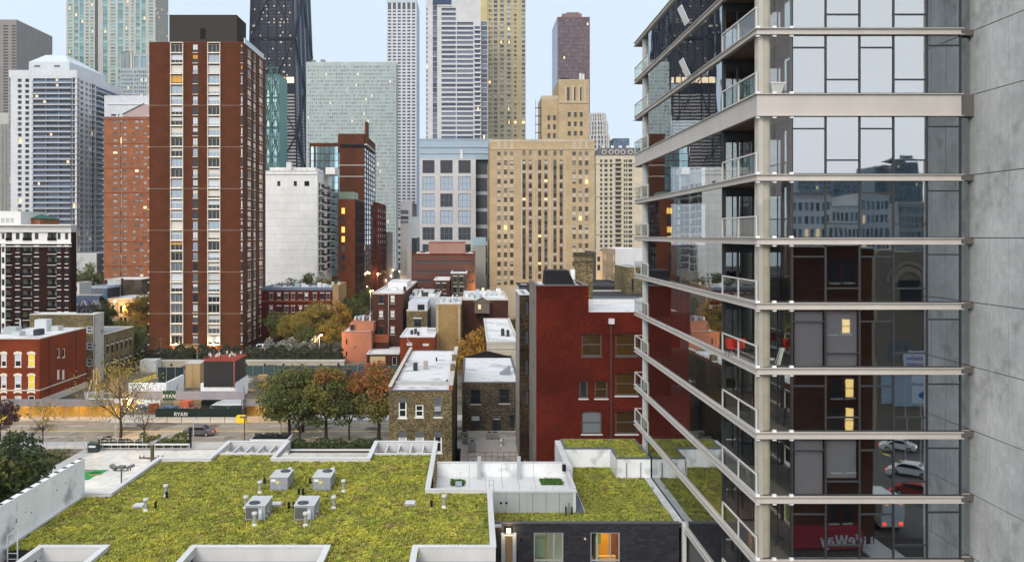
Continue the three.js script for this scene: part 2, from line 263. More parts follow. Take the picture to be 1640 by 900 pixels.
sheet('lot_marking', wx(133, 101) - 1, wx(150, 101), 99.5, 103, .009, mat.green); sheet('lot_marking', wx(140, 102), wx(162, 102), 101.5, 103.8, .009, mat.green);
sheet('lot_marking', wx(135, 101), wx(158, 101), 101.6, 101.9, .013, M(.5, .25, .06, .9));

// grass tufts: one shape, many instances
function tuftGeo(seed, n, spread, h, wid, ln = .8) { const r = rng(seed), g = new G(); for (let i = 0; i < n; i++) { const a = r() * 6.283, q = Math.sqrt(r()) * spread, x = Math.cos(a) * q, z = Math.sin(a) * q, b = r() * 6.283, l = h * (.5 + r() * .7), w = wid * (.6 + r() * .7), lean = (.2 + r() * ln) * l, cx = Math.cos(b), cz = Math.sin(b);
  g.tri([x - cz * w, 0, z + cx * w], [x + cz * w, 0, z - cx * w], [x + cx * lean, l, z + cz * lean], [0, 0], [1, 0], [.5, 1]); } return g.geo(); }
const leafMat = new THREE.MeshStandardMaterial({ roughness: .85, side: THREE.DoubleSide });
function scatter(name, parent, geo, m, pts, colour, seed, y = 0, s0 = .7, s1 = 1.4) {
  const r = rng(seed), im = new THREE.InstancedMesh(geo, m, pts.length), q = new THREE.Matrix4(), e = new THREE.Euler(), v = new THREE.Vector3(), sc = new THREE.Vector3(), Q = new THREE.Quaternion(), c = new THREE.Color(), b = parent ? off.get(parent) : [0, 0, 0];
  pts.forEach((p, i) => { const s = s0 + (s1 - s0) * r(); e.set((r() - .5) * .3, r() * 6.28, (r() - .5) * .3); Q.setFromEuler(e); v.set(p[0] - b[0], (p[2] ?? y) - b[1], p[1] - b[2]); sc.set(s, s * (.7 + .6 * r()), s); im.setMatrixAt(i, q.compose(v, Q, sc)); const k = colour(p[0], p[1], r); c.setRGB(...k); im.setColorAt(i, c); });
  im.name = parent ? name : numbered(name); im.userData.kind = 'stuff'; im.castShadow = im.receiveShadow = true; (parent ?? scene).add(im); return im;
}
const patch = fbm(77, 8, 4), patch2 = fbm(78, 16, 3);
const sedumColour = (green) => (x, z, r) => { const a = patch(x / 22 + 5, z / 22 + 5), b = patch2(x / 9 + 5, z / 9 + 5), y = Math.min(1, Math.max(0, (a * .4 + b * .6 - .40 - green) * 2.4)) , k = .55 + r() * .75; const t = r();
  if (t < .05 + 1.3 * Math.max(0, patch2(x / 14 + 9, z / 14 + 3) - .56)) return [.27 * k, .19 * k, .085 * k];
  return [(.275 + .27 * y) * k, (.305 + .19 * y) * k, (.048 + .015 * y) * k]; };
function sedumPts(rects, seed, per) { const r = rng(seed), out = []; for (const [x0, x1, d0, d1] of rects) { const n = Math.round((x1 - x0) * (d1 - d0) * per); for (let i = 0; i < n; i++) out.push([x0 + (x1 - x0) * r(), -(d0 + (d1 - d0) * r())]); } return out; }
const tuft = tuftGeo(3, 16, .16, .065, .045, 1.3);

// ---------------------------------------------------------------- green-roofed building
const YM = 13.5, YR = 11.2;
{
  const b = thing('green_roof_building', 'low building with a wide sedum roof carrying four rooftop units, notched white parapets', 'building', [-11, 0, -50]);
  const rects = [[-24.4, -22.95, 42.6, 51.0], [-22.95, -19.2, 42.6, 59.0], [-19.2, -14.6, 38, 60.8], [-14.6, -7.6, 42.6, 59.0], [-7.6, -2.95, 38, 60.8], [-2.95, 1.0, 42.6, 51.8]];
  for (const [x0, x1, d0, d1] of rects) B(x0, 0, -d0 - .01, x1, YM - .06, -d1 + .01).mesh('wall', brickM.coal, b);
  const soil = new G(); for (const [x0, x1, d0, d1] of rects) soil.quad([x0, YM, -d0], [x1, YM, -d0], [x1, YM, -d1], [x0, YM, -d1], [x0, d0], [x1, d0], [x1, d1], [x0, d1]);
  soil.mesh('sedum_bed', MT(T.sedum, 1, { bumpMap: T.bumpy, bumpScale: .05, color: 0xffffff }), b);
  scatter('sedum', b, tuft, leafMat, sedumPts(rects, 11, 62), sedumColour(0), 12, YM);
  // white parapets, one piece per straight run
  const P = [[-24.4, 51.2], [-22.9, 51.2], [-22.9, 59.2], [-19.2, 59.2], [-19.2, 64], [-14.6, 64], [-14.6, 59.2], [-7.6, 59.2], [-7.6, 64], [-2.9, 64], [-2.9, 51.9], [1.07, 51.9], [1.07, 42.4], [-3, 42.4], [-3, 37.8], [-7.6, 37.8], [-7.6, 42.4], [-14.6, 42.4], [-14.6, 37.8], [-19.2, 37.8], [-19.2, 42.4], [-22.6, 42.4], [-22.6, 37.8]];
  const w = .13, lo = YM - .06, hi = YM + .24;
  for (let i = 0; i + 1 < P.length; i++) { const [x0, z0] = P[i], [x1, z1] = P[i + 1], along = Math.abs(x1 - x0) > .01, frame = z0 >= 63.9 && z1 >= 63.9, l2 = z0 < 42.5 && z1 < 42.5 && along, drop = frame ? YM - .55 : l2 ? YM - .5 : lo - .12;
    const g = new G(); along ? g.box(Math.min(x0, x1) - w, drop, -z0 - w, Math.max(x0, x1) + w, hi, -z0 + w) : g.box(x0 - w, drop, -Math.max(z0, z1) + w + .002, x0 + w, hi - .002, -Math.min(z0, z1) - w - .002);
    g.mesh('parapet', mat.white, b);
    const e = w + .035, L = along ? Math.abs(x1 - x0) + 2 * e : Math.abs(z1 - z0) - 2 * e, n = Math.max(1, Math.round(L / 2.4)), s0 = along ? Math.min(x0, x1) - e : -Math.max(z0, z1) + e;
    for (let q = 0; q < n; q++) { const p = s0 + L * q / n + .008, r = s0 + L * (q + 1) / n - .008; (along ? B(p, hi + .002, -z0 - e, r, hi + .04, -z0 + e) : B(x0 - e, hi + .002, p, x0 + e, hi + .038, r)).mesh('parapet_cap', mat.cap, b); } }
  B(-24.6, 0, -42.58, -22.76, 12.7, -37).mesh('lower_roof', mat.tar, b);
  // open frames beyond the two rear bays: a near rim and slim outriggers
  for (const [x0, x1] of [[-19.2, -14.6], [-7.6, -2.9]]) { B(x0 + w + .01, YM - .3, -60.82, x1 - w - .01, YM + .16, -61.0).mesh('rim_beam', mat.white, b);
    for (let k = 1; k < 5; k++) B(x0 + (x1 - x0) * k / 5 - .05, YM - .28, -61.02, x0 + (x1 - x0) * k / 5 + .05, YM + .0, -63.86).mesh('outrigger', mat.white, b); }
}
// concrete panel wall along the left edge of the roof
{
  const b = thing('concrete_panel_wall', 'tall pale concrete wall of five stained panels along the left roof edge', 'wall', [-24.85, YM - 1, -47]);
  const ds = [51.5, 49.55, 47.6, 45.65, 43.75, 41.8, 39.8, 37.8], top = 15.88;
  for (let i = 0; i + 1 < ds.length; i++) B(-24.95, YM - .6, -ds[i + 1] - .012, -24.65, top, -ds[i] + .012).mesh('panel', mat.weathered, b);
  for (let i = 0; i + 1 < ds.length; i++) for (const k of [.32, .8]) B(-24.93, top + .002, -ds[i + 1] - 1.95 * k, -24.70, top + .03, -ds[i + 1] - 1.95 * k - .24).mesh('lifting_plate', mat.charcoal, b);
  B(-24.93, top - 3, -51.4, -24.68, top - .04, -38).mesh('core_wall', mat.charcoal, b);
  B(-24.64, YM + .02, -51.1, -24.5, YM + .14, -42.5).mesh('gravel_strip', mat.cap, b);
  const tg = new G(), r = rng(88); for (let i = 0; i < 12; i++) { const d = 39 + r() * 12, y = YM + .5 + r() * 1.5; tg.tube([[-24.652, y, -d], [-24.64, y, -d]], .045, 8); } tg.mesh('tie_hole', mat.charcoal, b, 'stuff');
}
// ---------------------------------------------------------------- lower block: door and two lit windows, green roof, white terrace
{
  const b = thing('charcoal_block', 'charcoal brick block with glazed door, two lit windows and a green roof', 'building', [7.5, 0, -53]);
  const x0 = 1.32, x1 = 13.5, d = 53, f = FZ(-d), s = d / F, X = (px) => wx(px, d), Y = (py) => wy(py, d);
  const w1 = [X(855), X(902.5), Y(912), Y(853)], w2 = [X(946), X(993), Y(912), Y(853)], dr = [X(803), X(827), Y(950), Y(853)];
  const g = new G(); wallFace(g, f, x0, x1, 0, YR - .02, [w1, w2, dr], .35); g.mesh('wall', brickM.coal, b);
  B(x0, YR - .015, -d + .06, x1, YR + .1, -d - .14).mesh('coping', M(.09, .095, .11, .5), b);
  // rooms behind the windows
  const room = (r, m1, m2, name) => { const gg = new G(); gg.box(r[0] - .3, r[2] - 1, -d - 3.4, r[1] + 2.2, r[2] - .9, -d - .36); gg.mesh('room_floor', m2, b); B(r[0] - .3, r[2] - .9, -d - 3.4, r[1] + 2.2, r[3] + .25, -d - 3.5).mesh('room_wall', m1, b); B(r[0] - .4, r[2] - .9, -d - 3.4, r[0] - .3, r[3] + .25, -d - .36).mesh('room_wall', m1, b); B(r[1] + 2.2, r[2] - .9, -d - 3.4, r[1] + 2.3, r[3] + .25, -d - .36).mesh('room_wall', m1, b); B(r[0] - .3, r[3] + .25, -d - 3.5, r[1] + 2.3, r[3] + .3, -d - .36).mesh('room_ceiling', mat.cap, b); };
  room(w1, M(.45, .55, .5, .7), M(.6, .5, .25, .6)); room(w2, M(.75, .42, .08, .7), M(.7, .5, .25, .6)); room([dr[0] - .3, dr[1] - 1.6, Y(935), dr[3]], M(.5, .45, .38, .8), M(.5, .35, .18, .7));
  for (const [a, c, y, z, h, m, n] of [[w1[0] + .1, w1[0] + 1.0, w1[2] - .2, 2.6, 1.25, M(.28, .42, .33, .5), 'cabinet'], [w1[0] + .9, w1[0] + .97, w1[2] - .9, 1.2, 3.1, mat.timber, 'post'], [w2[0] + .5, w2[0] + .85, Y(880), 1.0, .75, M(.30, .42, .06, .5), 'green_screen'], [w2[0] + .1, w2[1], w2[2] - .9, 1.5, 1.15, M(.62, .40, .12, .5), 'counter'], [w2[1] - .25, w2[1] + .9, w2[2] - .9, 2.4, 3, M(.18, .07, .03, .6), 'cupboard']]) B(a, y, -d - z - .3, c, y + h, -d - z).mesh(n, m, b);
  const glass = new THREE.MeshPhysicalMaterial({ color: 0xffffff, transmission: 1, roughness: 0, thickness: 0, ior: 1.5 });
  win(b.isGroup ? b : b, f, ...w1, { depth: .12, fw: .07, frame: mat.trimGrey, pane: glass, name: 'window' }); win(b, f, ...w2, { depth: .12, fw: .07, frame: mat.trimGrey, pane: glass });
  for (const r of [w1, w2]) { const m = r[0] + (r[1] - r[0]) * .68; B(m - .035, r[2] + .07, -d - .11, m + .035, r[3] - .07, -d - .05).mesh('mullion', mat.trimGrey, b); B(r[0] + .08, Y(899), -d - .10, r[1] - .08, Y(897), -d - .04).mesh('transom', mat.trimGrey, b); }
  win(b, f, ...dr, { depth: .12, fw: .24, frame: M(.42, .48, .54, .5), pane: glass, name: 'door' });
  B(X(790), YR - .1, -d + .07, X(803), YR - .02, -d + .5).mesh('downpipe_head', mat.cap, b);
  B(X(1092), 0, -d + .02, X(1098), YR + .12, -d + .3).mesh('corner_trim', mat.white, b);
  B(X(833.5), Y(866), -d + .002, X(836.5), Y(861), -d + .12).mesh('speaker_box', mat.black, b);
  const al = thing('alarm_lamp', 'small white alarm lamp on charcoal brick between the two lit windows', 'alarm lamp', [X(937), Y(862.5), -d]); new G().tube([[X(937), Y(862.5), -d + .005], [X(937), Y(862.5), -d + .09]], .085, 10).mesh('base', M(.35, .05, .05, .4), al); new G().tube([[X(937), Y(862), -d + .09], [X(937), Y(862), -d + .15]], .06, 10).mesh('lens', mat.whitePaint, al);
  // lamp above the door
  const lp = thing('wall_lamp', 'lit box lamp above the glazed door of the charcoal block', 'wall lamp', [X(814.5), Y(852), -d]);
  B(X(811) , Y(852), -d + .003, X(818), Y(845.5), -d + .05).mesh('back_plate', mat.trimGrey, lp); const em = B(X(811.2), Y(851.8), -d + .052, X(817.8), Y(845.8), -d + .2).mesh('lamp_glass', lit(1, .78, .48, 3), lp);
  const pl = new THREE.PointLight(new THREE.Color(1, .72, .42), 2.2, 0, 2); pl.position.set(X(814.5), Y(848.8), -d + .36); scene.add(pl);
  for (const [x, y, z, i, c] of [[(w1[0] + w1[1]) / 2 + .5, w1[3] + .1, -d - 1.6, 2, [1, .86, .62]], [(w2[0] + w2[1]) / 2, w2[3] + .1, -d - 1.8, 10, [1, .70, .28]], [dr[0] + .4, dr[3] - .1, -d - 1.8, 2.5, [1, .74, .4]]]) { const e = thing('ceiling_lamp', { 2: 'ceiling lamp in the room behind the left lit window', 10: 'warm ceiling lamp in the room behind the right lit window', 2.5: 'ceiling lamp in the passage behind the glazed door' }[i], 'ceiling lamp', [x, y, z]); new G().cyl(x, y, z, .16, y + .07).mesh('lamp_bulb', litBulb, e); const p = new THREE.PointLight(new THREE.Color(...c), i); p.position.set(x, y - .12, z); scene.add(p); }
  // green roof, in front of the terrace and to its right
  const rects = [[x0 + .05, 13.25, d + .2, 54.85], [7.62, 13.25, 54.85, 62.7], [7.62, 11.15, 62.7, 65.6]];
  const body = new G(); body.box(x0 + .01, 0, -d - 4, x1, 7.4, -65.7); body.box(x0 + .01, YR - .3, -d - .02, 13.78, YR - .06, -65.7); body.mesh('core_wall', mat.charcoal, b);
  const soil = new G(); for (const [a, c, e, h] of rects) soil.quad([a, YR, -e], [c, YR, -e], [c, YR, -h], [a, YR, -h], [a, e], [c, e], [c, h], [a, h]);
  soil.mesh('sedum_bed', MT(T.sedum, 1, { bumpMap: T.bumpy, bumpScale: .05, color: 0xd0f0c0 }), b);
  scatter('sedum', b, tuft, leafMat, sedumPts(rects, 21, 62), sedumColour(.13), 22, YR);
  B(13.27, YR - .05, -d - .2, 13.78, YR + .06, -62.75).mesh('gravel_strip', MT(T.concrete, .95, { color: 0xffffff }), b);
  // dark gutter between the terrace wall and the green
  new G().prism([[6.9, -54.9], [7.55, -54.9], [7.55, -65.6], [6.9, -65.6]], YR - .05, YR + .08).mesh('gutter', M(.10, .12, .16, .5), b);
  B(7.55, YR - .05, -54.9, 7.62, YR + .16, -65.6).mesh('gutter_edge', mat.trimGrey, b);
  // planter block behind
  const yt = 12.7; new G().prism([[7.45, -65.7], [11.2, -65.7], [11.2, -62.8], [13.78, -62.8], [13.78, -68.6], [7.45, -68.6]], 0, yt).mesh('planter_wall', mat.weathered, b);
  const rim = new G(), q = [[7.45, 65.7], [11.2, 65.7], [11.2, 62.8], [13.78, 62.8]]; rim.box(7.4, yt + .002, -65.65, 11.25, yt + .1, -65.85); rim.box(11.15, yt + .002, -62.75, 11.35, yt + .098, -65.65); rim.box(11.35, yt + .002, -62.75, 13.78, yt + .1, -62.95); rim.box(7.4, yt + .002, -65.85, 7.6, yt + .1, -68.6); rim.box(7.6, yt + .002, -68.45, 13.78, yt + .1, -68.65); rim.box(13.58, yt + .002, -62.95, 13.78, yt + .098, -68.45); rim.mesh('planter_rim', M(.11, .12, .14, .5), b);
  const r2 = [[7.6, 13.58, 65.85, 68.45], [11.35, 13.58, 62.95, 65.85]], s2 = new G(); for (const [a, c, e, h] of r2) s2.quad([a, yt + .03, -e], [c, yt + .03, -e], [c, yt + .03, -h], [a, yt + .03, -h], [a, e], [c, e], [c, h], [a, h]);
  s2.mesh('sedum_bed', MT(T.sedum, 1, { bumpMap: T.bumpy, bumpScale: .05, color: 0xffffff }), b); scatter('sedum', b, tuft, leafMat, sedumPts(r2, 31, 60), sedumColour(.04), 32, yt + .04);
  B(11.1, YR, -62.7, 11.16, yt - .1, -65.5).mesh('flashing', mat.white, b); for (const x of [11.9, 13.0]) { new G().tube([[x, YR, -62.72], [x, yt - .25, -62.72]], .05, 6).mesh('downpipe', mat.galv, b); }
}
{ // terrace
  const b = thing('roof_terrace', 'white paved roof terrace with concrete parapet between the two green roofs', 'terrace', [2, YR, -57]);
  const yd = 12.4, xl = -2.6, xr = 6.8, zf = 54.9, zb = 59.2;
  for (let i = 0; i < 8; i++) for (let j = 0; j < 4; j++) { const a = xl + .02 + (xr - xl - .04) * i / 8, c = (xr - xl - .04) / 8, e = zf + .22 + (zb - zf - .3) * j / 4, h = (zb - zf - .3) / 4; B(a + .01, yd - .1, -e - .01, a + c - .01, yd, -e - h + .01).mesh('paving_slab', mat.cap, b); }
  B(xl, 11.0, -zf - .21, xr - .02, yd - .11, -zb).mesh('core_wall', mat.weathered, b);
  for (let i = 0; i < 4; i++) B(xl + (xr - xl) * i / 4 + .01, yd - .3, -zb, xl + (xr - xl) * (i + 1) / 4 - .01, yd + .98, -zb - .2).mesh('parapet_panel', mat.weathered, b);
  B(xl - .02, yd + .985, -zb + .04, xr + .05, yd + 1.04, -zb - .24).mesh('parapet_cap', mat.cap, b);
  B(xr - .02, 0, -54.9, xr + .2, yd + .55, -60).mesh('end_wall', mat.white, b); B(6.95, 0, -60.02, 7.42, 12.68, -68.6).mesh('end_wall', mat.white, b);
  // metal-clad front wall with doors
  for (let i = 0; i < 6; i++) { const a = 1.35 + (xr - 1.37) * i / 6, c = (xr - 1.37) / 6; B(a + .012, YR + .02, -zf - .2, a + c - .012, 12.62, -zf + (i % 2 ? .0 : .008)).mesh('cladding_panel', M(.50, .55, .56, .5, { map: T.grime }), b); }
  B(1.2, 12.625, -zf + .06, xr + .25, 12.74, -zf - .28).mesh('wall_cap', mat.cap, b); B(wx(840, zf), YR, -zf + .012, wx(843, zf), 12.62, -zf + .06).mesh('rib', mat.trimGrey, b);
  for (const px of [802.5, 811]) new G().tube([[wx(px, zf), 11.9, -zf + .01], [wx(px, zf), 11.9, -zf + .03]], .085, 10).mesh('vent_hole', mat.black, b);
  for (const px of [767.5, 831]) { const g = new G(), x = wx(px, 58.6); g.box(x - .13, yd + .004, -58.75, x + .13, yd + 1.62, -58.5); g.mesh('steel_post', mat.trimGrey, b); }
  for (const [a, c, e, h, l] of [[722, 744, 57.0, 58.4, 'l'], [866, 901, 57.2, 58.6, 'r']]) { B(wx(a, 57.7), yd + .004, -e, wx(c, 57.7), yd + .03, -h).mesh('planting_bed', M(.05, .07, .02, 1), b); const im = scatter('grass', b, tuft, leafMat, sedumPts([[wx(a, 57.7), wx(c, 57.7), e, h]], 41 + a, 70), (x, z, r) => [.06 * (.6 + r()), .14 * (.6 + r()), .02], 42, yd + .04, .5, .9); }
  B(wx(734, 57) - .2, yd + .05, -57.1, wx(734, 57) + .25, yd + .3, -56.8).mesh('drain_box', M(.3, .36, .45, .5), b);
  for (const [px, h] of [[906.5, .5], [911, .75], [916, .45]]) new G().cyl(wx(px, 54.5), YR, -54.5, .05, YR + h + .1).mesh('pipe', h > .7 ? mat.steel : mat.black, b);
  B(xr - .3, yd + .55, -58.9, xr - .05, yd + 1.0, -58.6).mesh('junction_box', mat.black, b);
  const ld = thing('roof_ladder', 'thin white steel ladder leaning at the terrace front wall beside white parapet', 'ladder', [wx(787.5, 54), YR, -54.3]);
  const g0 = wx(783.5, 54), g1 = wx(791, 54); for (const x of [g0, g1]) B(x - .02, YR, -54.25, x + .02, 13.7, -54.2).mesh('rail', mat.trimGrey, ld); for (let y = YR + .3; y < 13.7; y += .3) B(g0, y, -54.24, g1, y + .025, -54.21).mesh('rung', mat.trimGrey, ld);
}
// ladder at the left front edge
{ const ld = thing('roof_ladder', 'thin white ladder at the left front edge of the sedum roof', 'ladder', [wx(17, 42), 10, -42.1]), a = wx(9.5, 42), c = wx(25.5, 42);
  for (const x of [a, c]) { B(x - .025, 10, -42.1, x + .025, 14.45, -42.05).mesh('rail', mat.cap, ld); B(x - .025, 14.4, -42.5, x + .025, 14.45, -42.1).mesh('hoop', mat.cap, ld); } for (let y = 10.2; y < 13.7; y += .3) B(a + .03, y, -42.09, c - .03, y + .03, -42.06).mesh('rung', mat.cap, ld); }

// ---------------------------------------------------------------- rooftop units and vents
function rooftopUnit() {
  const o = new THREE.Group(), w = 1.16, h = .80, l = 1.72, body = M(.40, .43, .48, .5, { map: T.grime }), R = new RoundedBoxGeometry(w, h, l, 2, .02); R.translate(0, h / 2 + .08, 0);
  sub('housing', o, R, body); sub('top_panel', o, B(-w / 2 - .03, h + .085, -l / 2 - .03, w / 2 + .03, h + .12, l / 2 + .03).geo(), wallM(.72, .73, .74, .4));
  for (const z of [-1, 1]) sub('base_rail', o, B(-w / 2 - .02, 0, z * (l / 2 - .06) - .05, w / 2 + .02, .08, z * (l / 2 - .06) + .05).geo(), mat.galv);
  sub('coil_panel', o, B(-w / 2 + .05, .16, l / 2 + .003, w / 2 - .42, h - .02, l / 2 + .02).geo(), M(.12, .12, .12, .7)); const fins = new G(); for (let i = 0; i < 14; i++) fins.box(-w / 2 + .07 + i * .048, .18, l / 2 + .021, -w / 2 + .08 + i * .048, h - .04, l / 2 + .032); sub('coil_fins', o, fins.geo(), M(.22, .22, .22, .5, { metalness: .6 })).userData.kind = 'stuff';
  sub('control_box', o, B(w / 2 - .36, .14, l / 2 + .003, w / 2 - .18, h - .1, l / 2 + .07).geo(), M(.5, .57, .68, .5)); sub('label_plate', o, B(w / 2 - .33, .45, l / 2 + .072, w / 2 - .22, .6, l / 2 + .078).geo(), mat.whitePaint);
  const fan = new G(); fan.cyl(-w * .12, h + .122, l / 2 - .42, .33, h + .15, .31, 20); sub('fan_well', o, fan.geo(), M(.02, .025, .04, .5)); const gd = new G(); for (const r of [.12, .22, .31]) gd.tube([...Array(17)].map((_, k) => [-w * .12 + Math.cos(k / 8 * Math.PI) * r, h + .165, l / 2 - .42 + Math.sin(k / 8 * Math.PI) * r]), .008, 4, false); for (let k = 0; k < 4; k++) gd.bar([-w * .12, h + .168, l / 2 - .42], [-w * .12 + Math.cos(k * 1.57 + .4) * .31, h + .168, l / 2 - .42 + Math.sin(k * 1.57 + .4) * .31], .05, .012); sub('fan_guard', o, gd.geo(), M(.12, .14, .2, .4, { metalness: .5 }));
  for (let k = 0; k < 3; k++) sub('side_louvre', o, B(w / 2 + .003, .3 + k * .16, -.5, w / 2 + .03, .36 + k * .16, .45).geo(), mat.galv);
  sub('rear_panel', o, B(-w / 2 + .04, .13, -l / 2 - .018, w / 2 - .04, h - .02, -l / 2 - .003).geo(), body); sub('warning_label', o, B(-.02, .5, -l / 2 - .026, .16, .66, -l / 2 - .02).geo(), M(.75, .65, .12, .6)); sub('data_plate', o, B(.2, .62, -l / 2 - .024, .5, .78, -l / 2 - .019).geo(), mat.whitePaint);
  const pipe = new G(); pipe.tube([[-.1, .05, -l / 2 - .02], [-.1, .22, -l / 2 - .06], [-.1, .3, -l / 2 - .04]], .03, 6); sub('drain_pipe', o, pipe.geo(), mat.cap); const cn = new G(); cn.tube([[w / 2, .5, l / 2 - .3], [w / 2 + .16, .45, l / 2 - .4], [w / 2 + .22, .1, l / 2 - .5], [w / 2 + .4, .04, l / 2 - .8]], .025, 6); cn.tube([[w / 2, .3, l / 2 - .15], [w / 2 + .1, .25, l / 2 - .15], [w / 2 + .14, .02, l / 2 - .2]], .02, 6); sub('conduit', o, cn.geo(), mat.galv);
  return o;
}
{
  const U = rooftopUnit(); U.userData = { kind: 'thing', category: 'rooftop unit', group: 'rooftop units on the sedum roof' };
  const list = [[391.5, 424.5, 835, 0, 'grey rooftop unit with dark coil facing front, left one of the nearer pair'], [470, 503, 835, 0, 'grey rooftop unit with dark coil facing front, right one of the nearer pair'], [432, 460, 787, Math.PI, 'grey rooftop unit with plain panel and yellow label, left one of the farther pair'], [500.5, 529, 787, Math.PI, 'grey rooftop unit with plain panel and yellow label, right one of the farther pair']];
  for (const [a, c, y, ry, l] of list) { const d = dg(y, 16.5); copy(U, 'rooftop_unit', [wx((a + c) / 2, d), YM, -d - .86], l, null, ry); }
  const V = new THREE.Group(); V.userData = { kind: 'thing', category: 'vent pipe', group: 'silver vent pipes on the sedum roof' }; sub('flashing', V, new G().cyl(0, 0, 0, .2, .16, .1).geo(), mat.cap); sub('pipe', V, new G().cyl(0, .1, 0, .095, .62, .095, 14).geo(), mat.galv); sub('collar', V, new G().cyl(0, .58, 0, .12, .66, .12, 14).geo(), mat.steel); sub('cap', V, new G().cyl(0, .67, 0, .16, .78, .15, 14).geo(), mat.cap);
  const vs = [[264.5, 796, 'silver capped vent pipe with black pipe in front, nearest to left back parapet'], [232.5, 819, 'silver vent pipe beside the flat white hatch at far left'], [415.6, 790, 'silver vent pipe left of the farther left rooftop unit'], [549.7, 788, 'silver vent pipe right of the farther right rooftop unit'], [534, 815, 'silver vent pipe standing right of the nearer right rooftop unit'], [407, 842.5, 'silver vent pipe in front of the nearer left rooftop unit'], [489, 842.5, 'silver vent pipe in front of the nearer right rooftop unit'], [393, 815, 'silver vent pipe behind the left corner of the nearer left rooftop unit'], [711, 813.5, 'silver vent pipe near the terrace corner parapet'], [464, 768, 'capped vent pipe half hidden behind the farther left rooftop unit'], [532.5, 768, 'capped vent pipe half hidden behind the farther right rooftop unit']];
  for (const [px, py, l] of vs) { const d = dg(py, 16.5); copy(V, 'vent_pipe', [wx(px, d), YM, -d], l); }
  const K = new THREE.Group(); K.userData = { kind: 'thing', category: 'pipe', group: 'short black pipes on the sedum roof' }; sub('tube', K, new G().cyl(0, 0, 0, .075, .42, .075, 10).geo(), mat.black); sub('rim', K, new G().cyl(0, .421, 0, .085, .44, .085, 10).geo(), mat.charcoal);
  for (const [px, py, l] of [[478, 792, 'left black pipe of the pair between the farther rooftop units'], [485, 792, 'right black pipe of the pair between the farther rooftop units'], [462, 814, 'left black pipe of the pair between the nearer rooftop units'], [470, 814, 'right black pipe of the pair, touching the nearer right rooftop unit'], [248.5, 813, 'single black pipe right of the far left vent pipe'], [691, 811, 'single black pipe left of the vent pipe by the terrace corner'], [266, 797, 'black pipe close in front of the vent pipe by the left back parapet'], [423, 774, 'black pipe left of the farther left rooftop unit'], [496, 775, 'black pipe left of the farther right rooftop unit']]) { const d = dg(py, 16.5) - .2; copy(K, 'black_pipe', [wx(px, d), YM, -d], l); }
  const Hh = new THREE.Group(); Hh.userData = { kind: 'thing', category: 'roof hatch', group: 'flat white roof hatches' }; sub('frame', Hh, B(-.34, 0, -.34, .34, .1, .34).geo(), mat.trimGrey); sub('lid', Hh, new RoundedBoxGeometry(.6, .06, .6, 2, .02).translate(0, .14, 0), mat.cap);
  for (const [px, py, l] of [[222, 812, 'flat white roof hatch beside vent pipe at far left'], [442, 810, 'flat white roof hatch right of the nearer left rooftop unit'], [657, 808, 'flat white roof hatch alone toward the terrace']]) { const d = dg(py, 16.5); copy(Hh, 'roof_hatch', [wx(px, d), YM, -d], l); }
}

